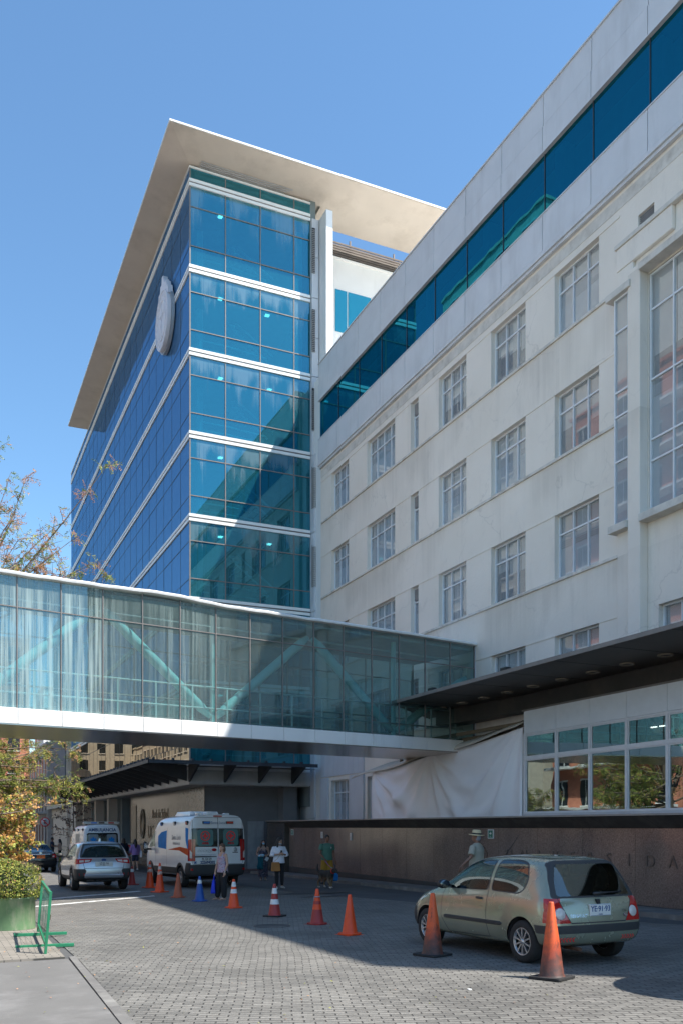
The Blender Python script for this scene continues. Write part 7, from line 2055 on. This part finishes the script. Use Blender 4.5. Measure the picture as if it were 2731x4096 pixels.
for k in range(15000):
    d = rv(); 
    if d.length > 1 or d.length < .05: continue
    d.normalize(); bump_ = 1 + .05 * sin(7 * d.x + 3) + .05 * sin(9 * d.y + 5 * d.z) + .04 * sin(13 * d.z)
    r_ = R * bump_ * (1 - abs(rnd.gauss(0, .055))); p = C + Vector((d.x * r_ * 1.04, d.y * r_ * 1.04, d.z * r_ * .80))
    if p.z < .02: continue
    bare = .55 * max(0, d.x * .75 + d.z * .5 - .1) + .25 * (sin(5 * d.x + 2) * sin(4 * d.z + 1) > .35)
    u = rnd.random()
    if u < bare: leaf(cw, p, d + rv(.8), rv(), rnd.uniform(.03, .07), .004, 2); continue
    mi = rnd.choices([0, 1, 3, 4], [.5, .30, .16, .04])[0]
    leaf(cw, p, d * .7 + rv(), d + rv(.7), rnd.uniform(.030, .048), .014, mi)
for k in range(900):
    d = rv().normalized(); p = C + d * R * rnd.uniform(.3, .8); p.z = max(p.z, .05); leaf(cw, p, rv(), rv(), .07, .025, 3)
tr_.build('stems', M['bark'], root); cw.build('crown', [LF['y'], LF['g'], LF['t'], LF['d'], LF['o']], root, recalc=False)
# --- small dark red tree beyond the ambulance
O = Vector((8.2, 60.5, gz(60)))
root = empty('red_maple', tuple(O), 'thin young tree with dark red foliage beyond the far ambulance', 'tree')
tr_ = MB(); cw = MB(); tw_ = MB(); tr_.tube([(0, 0, 0), (.05, 0, 1.5), (0, 0, 3.0), (.03, 0, 5.2)], [.06, .05, .035, .012], 8)
for k in range(26):
    z = 1.6 + k * .14; a = k * 2.4; L_ = 1.25 * (1 - (z - 1.4) / 5.2) + .2
    e = Vector((cos(a) * L_, sin(a) * L_, z + .25)); s = Vector((0, 0, z)); pts = limbs(tr_, s, e, .014, .005, .05)
    for q in range(2, 8):
        for _ in range(2): twig(cw, tw_, pts[q], rv() + (e - s).normalized(), .3, 4, .09, [(0, .8), (1, .2)], False, .8)
tr_.build('trunk', M['bark'], root); cw.build('crown', [LF['r'], LF['b']], root, recalc=False); tw_.build('twigs', M['bark'], root)
# --- potted shrub near the couple
O = Vector((8.75, 63.5, gz(63)))
root = empty('street_shrub', tuple(O), 'low dark green shrub beside the far couple', 'bush')
cw = MB(); tr_ = MB(); tr_.tube([(0, 0, 0), (0, 0, .5)], [.03, .02], 6)
for k in range(900):
    p = Vector((rnd.gauss(0, .28), rnd.gauss(0, .28), .55 + rnd.gauss(0, .24))); p.z = max(.05, p.z); leaf(cw, p, rv(), rv(), .11, .035, rnd.choice([0, 1]))
tr_.build('stems', M['bark'], root); cw.build('crown', [LF['d'], LF['g']], root, recalc=False)
# --- fallen leaves
cw = MB()
for k in range(260):
    x = rnd.uniform(1.2, 9.5); y = rnd.uniform(7.5, 30); 
    if rnd.random() < .5: x = rnd.uniform(-.5, 4); y = rnd.uniform(9, 24)
    leaf(cw, Vector((x, y, gz(y) + .03 if x < 1.7 else gz(y) + .008)), Vector((rnd.uniform(-1, 1), rnd.uniform(-1, 1), .1)), Vector((rnd.uniform(-.3, .3), rnd.uniform(-.3, .3), 1)), rnd.uniform(.02, .045), .012, rnd.choice([0, 1, 2]))
cw.build('fallen_leaves', [LF['o'], LF['y'], LF['b']], recalc=False, kind='stuff', label='scattered fallen leaves on the cobbles', cat='leaves')
# ------------------------------------------------------------------ cones and street furniture
M['cone_orange'] = pm('cone_orange', (.80, .075, .012), .45, var=.08, dirt=(.55, .06, .02), ds=6)
M['cone_red'] = pm('cone_faded_red', (.36, .035, .03), .5, var=.12, dirt=(.22, .03, .025), ds=6)
M['cone_brown'] = pm('cone_dusty_orange', (.42, .10, .045), .6, var=.15, dirt=(.30, .09, .05), ds=6)
M['cone_blue'] = pm('cone_blue', (.012, .075, .30), .45, var=.1)
M['cone_dirty'] = pm('cone_grimy', (.60, .085, .022), .55, var=.15, dirt=(.10, .035, .025), stretch=3, ds=6, dmin=.42, dmax=.62)
M['cone_grime'] = pm('cone_black_grime', (.09, .04, .032), .7, var=.4, vs=6, dirt=(.34, .06, .025), ds=7, dmin=.5, dmax=.65)
M['reflector_white'] = pm('reflective_band', (.74, .73, .72), .4, var=.05, dirt=(.55, .53, .5), ds=8)
M['reflector_grey'] = pm('scuffed_reflective_band', (.55, .52, .5), .5, dirt=(.5, .2, .12), ds=12, dmin=.45, dmax=.6)
def mk_grimy():
    m, t, out = nt('cone_grimy')
    tc = N(t, 'ShaderNodeTexCoord'); sp = N(t, 'ShaderNodeSeparateXYZ'); t.links.new(tc.outputs['Object'], sp.inputs[0])
    n1 = noise(t, tc.outputs['Object'], 5, 6, .7)
    a = N(t, 'ShaderNodeMath', operation='MULTIPLY_ADD'); a.inputs[1].default_value = .9; t.links.new(n1, a.inputs[0]); t.links.new(sp.outputs[2], a.inputs[2])
    c = ramp(t, a.outputs[0], [(.45, (.055, .032, .028)), (.62, (.14, .045, .03)), (.80, (.38, .065, .03)), (.98, (.66, .10, .025))])
    sm = ramp(t, noise(t, coords(t, (1, 1, .35)), 14, 5, .7), [(.52, 0), (.68, .8)])
    c = mixc(t, sm, c, (.11, .04, .03))
    princ(t, out, c, .55, 0, bump(t, n1, .3, .01))
    return m


M['cone_dirty'] = mk_grimy()
GRP = 'traffic cones in a row along the drive'


def cone(label, pos, h, body, bands, base=None, octo=False, lower=None, dirty=False, tilt=(0, 0), yaw=20):
    x, y = pos
    r = empty('traffic_cone', (x, y, gz(y)), label, 'traffic cone', radians(yaw), GRP, radians(tilt[0]), radians(tilt[1]))
    r0 = .135 if h < .8 else .15; r1 = .030
    w = r0 + .06
    rad = lambda z: r0 + (r1 - r0) * (z - .03) / (h - .03)
    b = MB()
    if octo:
        c = w * .42; b.prism([(w, -c), (w, c), (c, w), (-c, w), (-w, c), (-w, -c), (-c, -w), (c, -w)], 'z', .004, .034)
    else: b.prism(rpoly([(-w, -w), (w, -w), (w, w), (-w, w)], .03), 'z', .004, .034)
    for sx, sy in ((-1, -1), (1, -1), (1, 1), (-1, 1)): b.box((sx * w * .8 - .03, sy * w * .8 - .03, -.004), (sx * w * .8 + .03, sy * w * .8 + .03, .004))
    b.build('base', base or body, r, bevel=.004)
    zs = sorted({.03, h * .42, h - .012} | {z for bb in bands for z in bb[:2]})
    c = MB(); seg = 28; prof = [(rad(.03) + .012, .034), (rad(.05), .055)] + [(rad(z), z) for z in zs if z > .06] + [(r1 * .85, h), (r1 * .55, h), (r1 * .5, h - .04)]
    wob = (lambda a, z: 1 + .05 * sin(3 * a + z * 9) * (.3 + z)) if dirty else (lambda a, z: 1)
    rs = [[(q * wob(2 * pi * i / seg, z) * cos(2 * pi * i / seg), q * wob(2 * pi * i / seg, z) * sin(2 * pi * i / seg), z) for i in range(seg)] for q, z in prof]
    mats = [body] + ([lower] if lower else [])
    c.rings(rs, 0, True, False, True)
    if lower:
        n = 0
        for k, f in enumerate(c.f):
            if max(c.v[i][2] for i in f) < h * .47: c.m[k] = 1
    bo = c.build('cone_body', mats, r)
    for z0, z1, m in bands:
        d = MB(); d.lathe([(rad(z0) + .002, z0), (rad(z1) + .002, z1)], (0, 0, 0), seg, cap=False); d.build('reflective_band', m, r)
    return r


W_, Gw = M['reflector_white'], M['reflector_grey']
cone('faded red cone with one white band, behind the silver crossover', (6.56, 33.1), .68, M['cone_red'], [(.47, .58, W_)])
cone('tall orange cone with two grey bands, nearest the front wheel of the ambulance', (6.72, 30.85), .90, M['cone_orange'], [(.54, .64, Gw), (.71, .80, Gw)], yaw=10)
cone('tall bright orange cone with two grey bands, next to the dusty brick-orange cone', (6.46, 28.2), .92, M['cone_orange'], [(.56, .66, Gw), (.72, .82, Gw)], yaw=33)
cone('dusty brick-orange cone without clean bands, beside the rear wheel of the ambulance', (6.37, 25.5), .69, M['cone_brown'], [(.49, .55, M['cone_brown'])], octo=True)
cone('blue cone with one white band', (6.51, 23.7), .68, M['cone_blue'], [(.48, .58, W_)], octo=True)
cone('orange cone with two white bands, right of the woman in the floral top', (6.65, 21.1), .70, M['cone_orange'], [(.36, .46, W_), (.52, .64, W_)], octo=True, yaw=5)
cone('dark red cone with two white bands on a black base', (6.72, 18.4), .71, M['cone_red'], [(.27, .38, W_), (.50, .62, W_)], M['rubber'], yaw=40)
c8 = cone('grimy orange-red cone with a wire tied round its neck', (6.88, 16.4), .70, M['cone_orange'], [(.40, .46, M['cone_red']), (.53, .55, M['cone_red'])], M['cone_red'], octo=True, lower=M['cone_red'])
b = MB(); b.lathe([(.056, .535), (.066, .54), (.066, .55), (.056, .555)], (0, 0, 0), 18, cap=False); b.tube([(-.06, 0, .55), (-.09, 0, .53), (-.085, 0, .48), (-.06, 0, .47)], .006, 5); b.build('tied_wire', M['grey_metal'], c8)
cone('plain bright orange cone without bands', (6.66, 14.4), .71, M['cone_orange'], [], octo=True, yaw=12)
cone('tall grimy cone, orange above and black below, by the front wheel of the green hatchback', (6.57, 11.35), .91, M['cone_dirty'], [], M['rubber'], dirty=True, tilt=(1, -1))
cone('tall scuffed orange and black cone by the rear wheel of the green hatchback', (6.80, 8.88), .93, M['cone_dirty'], [], M['rubber'], dirty=True, tilt=(-1, 1), yaw=24)
# --- green crowd barrier, seen almost edge-on
A, B = Vector((1.48, 13.9, 0)), Vector((1.66, 16.77, 0))
fx = empty('steel_barrier', ((A.x + B.x) / 2, (A.y + B.y) / 2, gz(15.3)), 'green steel mesh barrier standing on two flat feet by the planter', 'barrier', -math.atan2(B.x - A.x, B.y - A.y))
hl = (B - A).length / 2; ln = radians(4.8)
Tl = Matrix.Rotation(ln, 4, 'Y')
b = MB()
for y in (-hl, hl): b.box((-.02, y - .03, .0 if y < 0 else .05), (.02, y + .03, .96), mat=Tl)
for z in (.14, .90): b.box((-.018, -hl + .03, z), (.018, hl - .03, z + .05), mat=Tl)
b.build('frame', M['green_paint'], fx, bevel=.005)
b = MB()
for k in range(1, 11): b.tube([Tl @ Vector((0, -hl + 2 * hl * k / 11, .18)), Tl @ Vector((.004 * sin(k * 2), -hl + 2 * hl * k / 11 + .01 * sin(k), .5)), Tl @ Vector((0, -hl + 2 * hl * k / 11, .91))], .0028, 4)
for z in (.36, .56, .76): b.tube([Tl @ Vector((.006, -hl, z)), Tl @ Vector((.006, 0, z + .008)), Tl @ Vector((.006, hl, z))], .0028, 4)
b.build('wire_mesh', M['wire'], fx)
b = MB(); b.box((.021, -hl - .02, .54), (.03, -hl - .01, .62), mat=Tl); b.build('latch', M['rust'], fx)
for y in (-hl + .95, hl - .25):
    b = MB(); b.box((-.40, y - .03, .01), (.48, y + .03, .06)); b.build('foot', M['green_paint'], fx, bevel=.004)
# --- no parking sign
sg_ = empty('no_parking_sign', (7.8, 73.3, gz(73)), 'round no-parking sign with a red ring and a crossed black E on a grey pole', 'road sign')
b = MB(); b.tube([(0, 0.03, 0), (0, .03, 3.0)], .035, 8); b.build('pole', M['grey_metal'], sg_)
b = MB(); b.lathe([(.001, -.015), (.36, -.015), (.36, .01), (.001, .01)], (0, 0, 2.95), 28, axis='y'); b.build('disc', M['plate'], sg_)
b = MB(); b.lathe([(.30, -.018), (.365, -.018), (.365, -.014), (.30, -.014)], (0, 0, 2.95), 28, axis='y', cap=False); b.add([(-.25, -.02, 3.16), (-.20, -.02, 3.21), (.25, -.02, 2.74), (.20, -.02, 2.69)], [(0, 1, 2, 3)]); b.build('red_ring', M['ink_red'], sg_)
b = MB(); text_mb(b, 'E', .42, frame_mat((0, -.017, 2.95), (1, 0, 0)), 0, .004, bold=.012); b.build('letter', M['ink'], sg_)
# --- yellow-green trestle by the couple
tl = empty('street_trestle', (6.2, 53.5, gz(53.5)), 'yellow-green trestle board on splayed legs in front of the far couple', 'trestle', radians(20))
M['trestle'] = pm('yellow_green_board', (.30, .33, .06), .6)
b = MB(); b.box((-.45, -.03, .62), (.45, .03, .86)); b.build('board', M['trestle'], tl, bevel=.008)
for x in (-.36, .36):
    for y in (-.22, .22):
        b = MB(); b.tube([(x, 0, .84), (x, y, .0)], .02, 6); b.build('leg', M['trestle'], tl)
# --- red and white warning trestle in the entrance
wt = empty('warning_barrier', (11.1, 58.5, gz(58.5)), 'red and white lattice warning barrier in the dark entrance', 'barrier')
b = MB()
for x in (-.55, .55): b.box((x - .03, -.03, 0), (x + .03, .03, 1.35))
for z in (.5, 1.25): b.box((-.55, -.02, z), (.55, .02, z + .09))
b.build('frame', M['plate'], wt)
b = MB()
for s1 in (-1, 1):
    for k in range(4): b.tube([(-.52 + .28 * k, -.035, .55 if s1 > 0 else 1.25), (-.52 + .28 * (k + 1) - .05, -.035, 1.25 if s1 > 0 else .55)], .03, 5)
b.build('lattice', M['ink_red'], wt)
# --- blue covered bundle by the stone wall
bd_ = empty('covered_bundle', (10.2, 42.2, gz(42.2)), 'grey sacks under a blue sheet on the ground beyond the ambulance', 'bundle')
b = MB(); b.ell((0, 0, .14), (.55, .4, .2), 14, 8); b.ell((-.35, .1, .12), (.35, .3, .16), 12, 7); fuse(b, 'sacks', M['concrete'], bd_, .03, 3)
b = MB(); b.rings([[(-.45 + .13 * i + .02 * sin(j * 3 + i), -.42 + .13 * j, .40 - .6 * ((i - 3) ** 2 / 40 + (j - 3) ** 2 / 36) + .04 * sin(i * 2.1 + j * 1.7)) for i in range(7)] for j in range(7)], 0, False, False, True); o = b.build('sheet', M['blue_decal'], bd_, recalc=False); o.modifiers.new('t', 'SOLIDIFY').thickness = .02
# --- unseen parasol added outside the view to cast a round shadow on the cobbles
ps = empty('parasol', (9.0, 6.6, gz(6.6)), 'round parasol on a thin pole, added out of frame to cast its shadow', 'parasol')
b = MB(); b.lathe([(.01, 2.62), (.5, 2.5), (.95, 2.3), (.97, 2.25), (.95, 2.25), (.5, 2.46), (.01, 2.58)], (0, 0, 0), 24, cap=False); b.build('canopy', M['green_cloth'], ps)
b = MB(); b.tube([(0, 0, 0), (0, 0, 2.6)], .022, 8); b.build('pole', M['dark_steel'], ps)
b = MB(); b.lathe([(.25, 0), (.25, .05), (.05, .08), (.03, .25)], (0, 0, 0), 20); b.build('foot', M['concrete'], ps)
# --- scraps on the cobbles
b = MB(); b.prism(rpoly([(-.02, -.03), (.025, -.02), (.02, .03), (-.02, .025)], .01), 'z', gz(8.63) + .003, gz(8.63) + .012, mat=Matrix.Translation((5.47, 8.63, 0)))
tag(b.build('paper_scrap', M['plate']), 'small white paper scrap on the sunlit cobbles', 'litter')
# ------------------------------------------------------------------ camera, sun, sky
cd = bpy.data.cameras.new('camera'); co_ = bpy.data.objects.new('camera', cd); COL.objects.link(co_)
cd.sensor_fit = 'HORIZONTAL'; cd.sensor_width = 36; cd.lens = 47.45; cd.shift_y = .4619; cd.clip_end = 3000; cd.clip_start = .1
co_.location = (0, 0, 2.0); co_.rotation_euler = (radians(90), 0, -math.atan2(.4115, .9114))
SC.camera = co_
L = Vector((-1, .95, -2.12)).normalized()
sd_ = bpy.data.lights.new('sun', 'SUN'); sd_.energy = 4.7; sd_.angle = radians(.53); sd_.color = (1, .955, .88)
so_ = bpy.data.objects.new('sun', sd_); COL.objects.link(so_); so_.rotation_euler = L.to_track_quat('-Z', 'Y').to_euler()
w = bpy.data.worlds.new('World'); SC.world = w; w.use_nodes = True
t = w.node_tree; bg = t.nodes['Background']
sky = t.nodes.new('ShaderNodeTexSky'); sky.sky_type = 'NISHITA'; sky.sun_disc = False
el = math.asin(-L.z); sky.sun_elevation = el
sky.sun_rotation = math.atan2(-L.x, -L.y)
sky.air_density = 1.0; sky.air_density = 1.15; sky.dust_density = .3; sky.ozone_density = 1.3; sky.altitude = 500
mxs = t.nodes.new('ShaderNodeMix'); mxs.data_type = 'RGBA'; mxs.blend_type = 'MULTIPLY'; mxs.inputs[0].default_value = 1; mxs.inputs[7].default_value = (.72, .93, 1.02, 1)
t.links.new(sky.outputs[0], mxs.inputs[6]); t.links.new(mxs.outputs[2], bg.inputs[0]); bg.inputs[1].default_value = .125
SC.view_settings.view_transform = 'Standard'; SC.view_settings.look = 'None'; SC.view_settings.gamma = 1; SC.view_settings.use_curve_mapping = False
SC.view_settings.exposure = .9
SC.cycles.max_bounces = 12; SC.cycles.transparent_max_bounces = 24; SC.cycles.glossy_bounces = 5; SC.cycles.diffuse_bounces = 4
SC.cycles.caustics_reflective = False; SC.cycles.caustics_refractive = False; SC.cycles.sample_clamp_indirect = 8
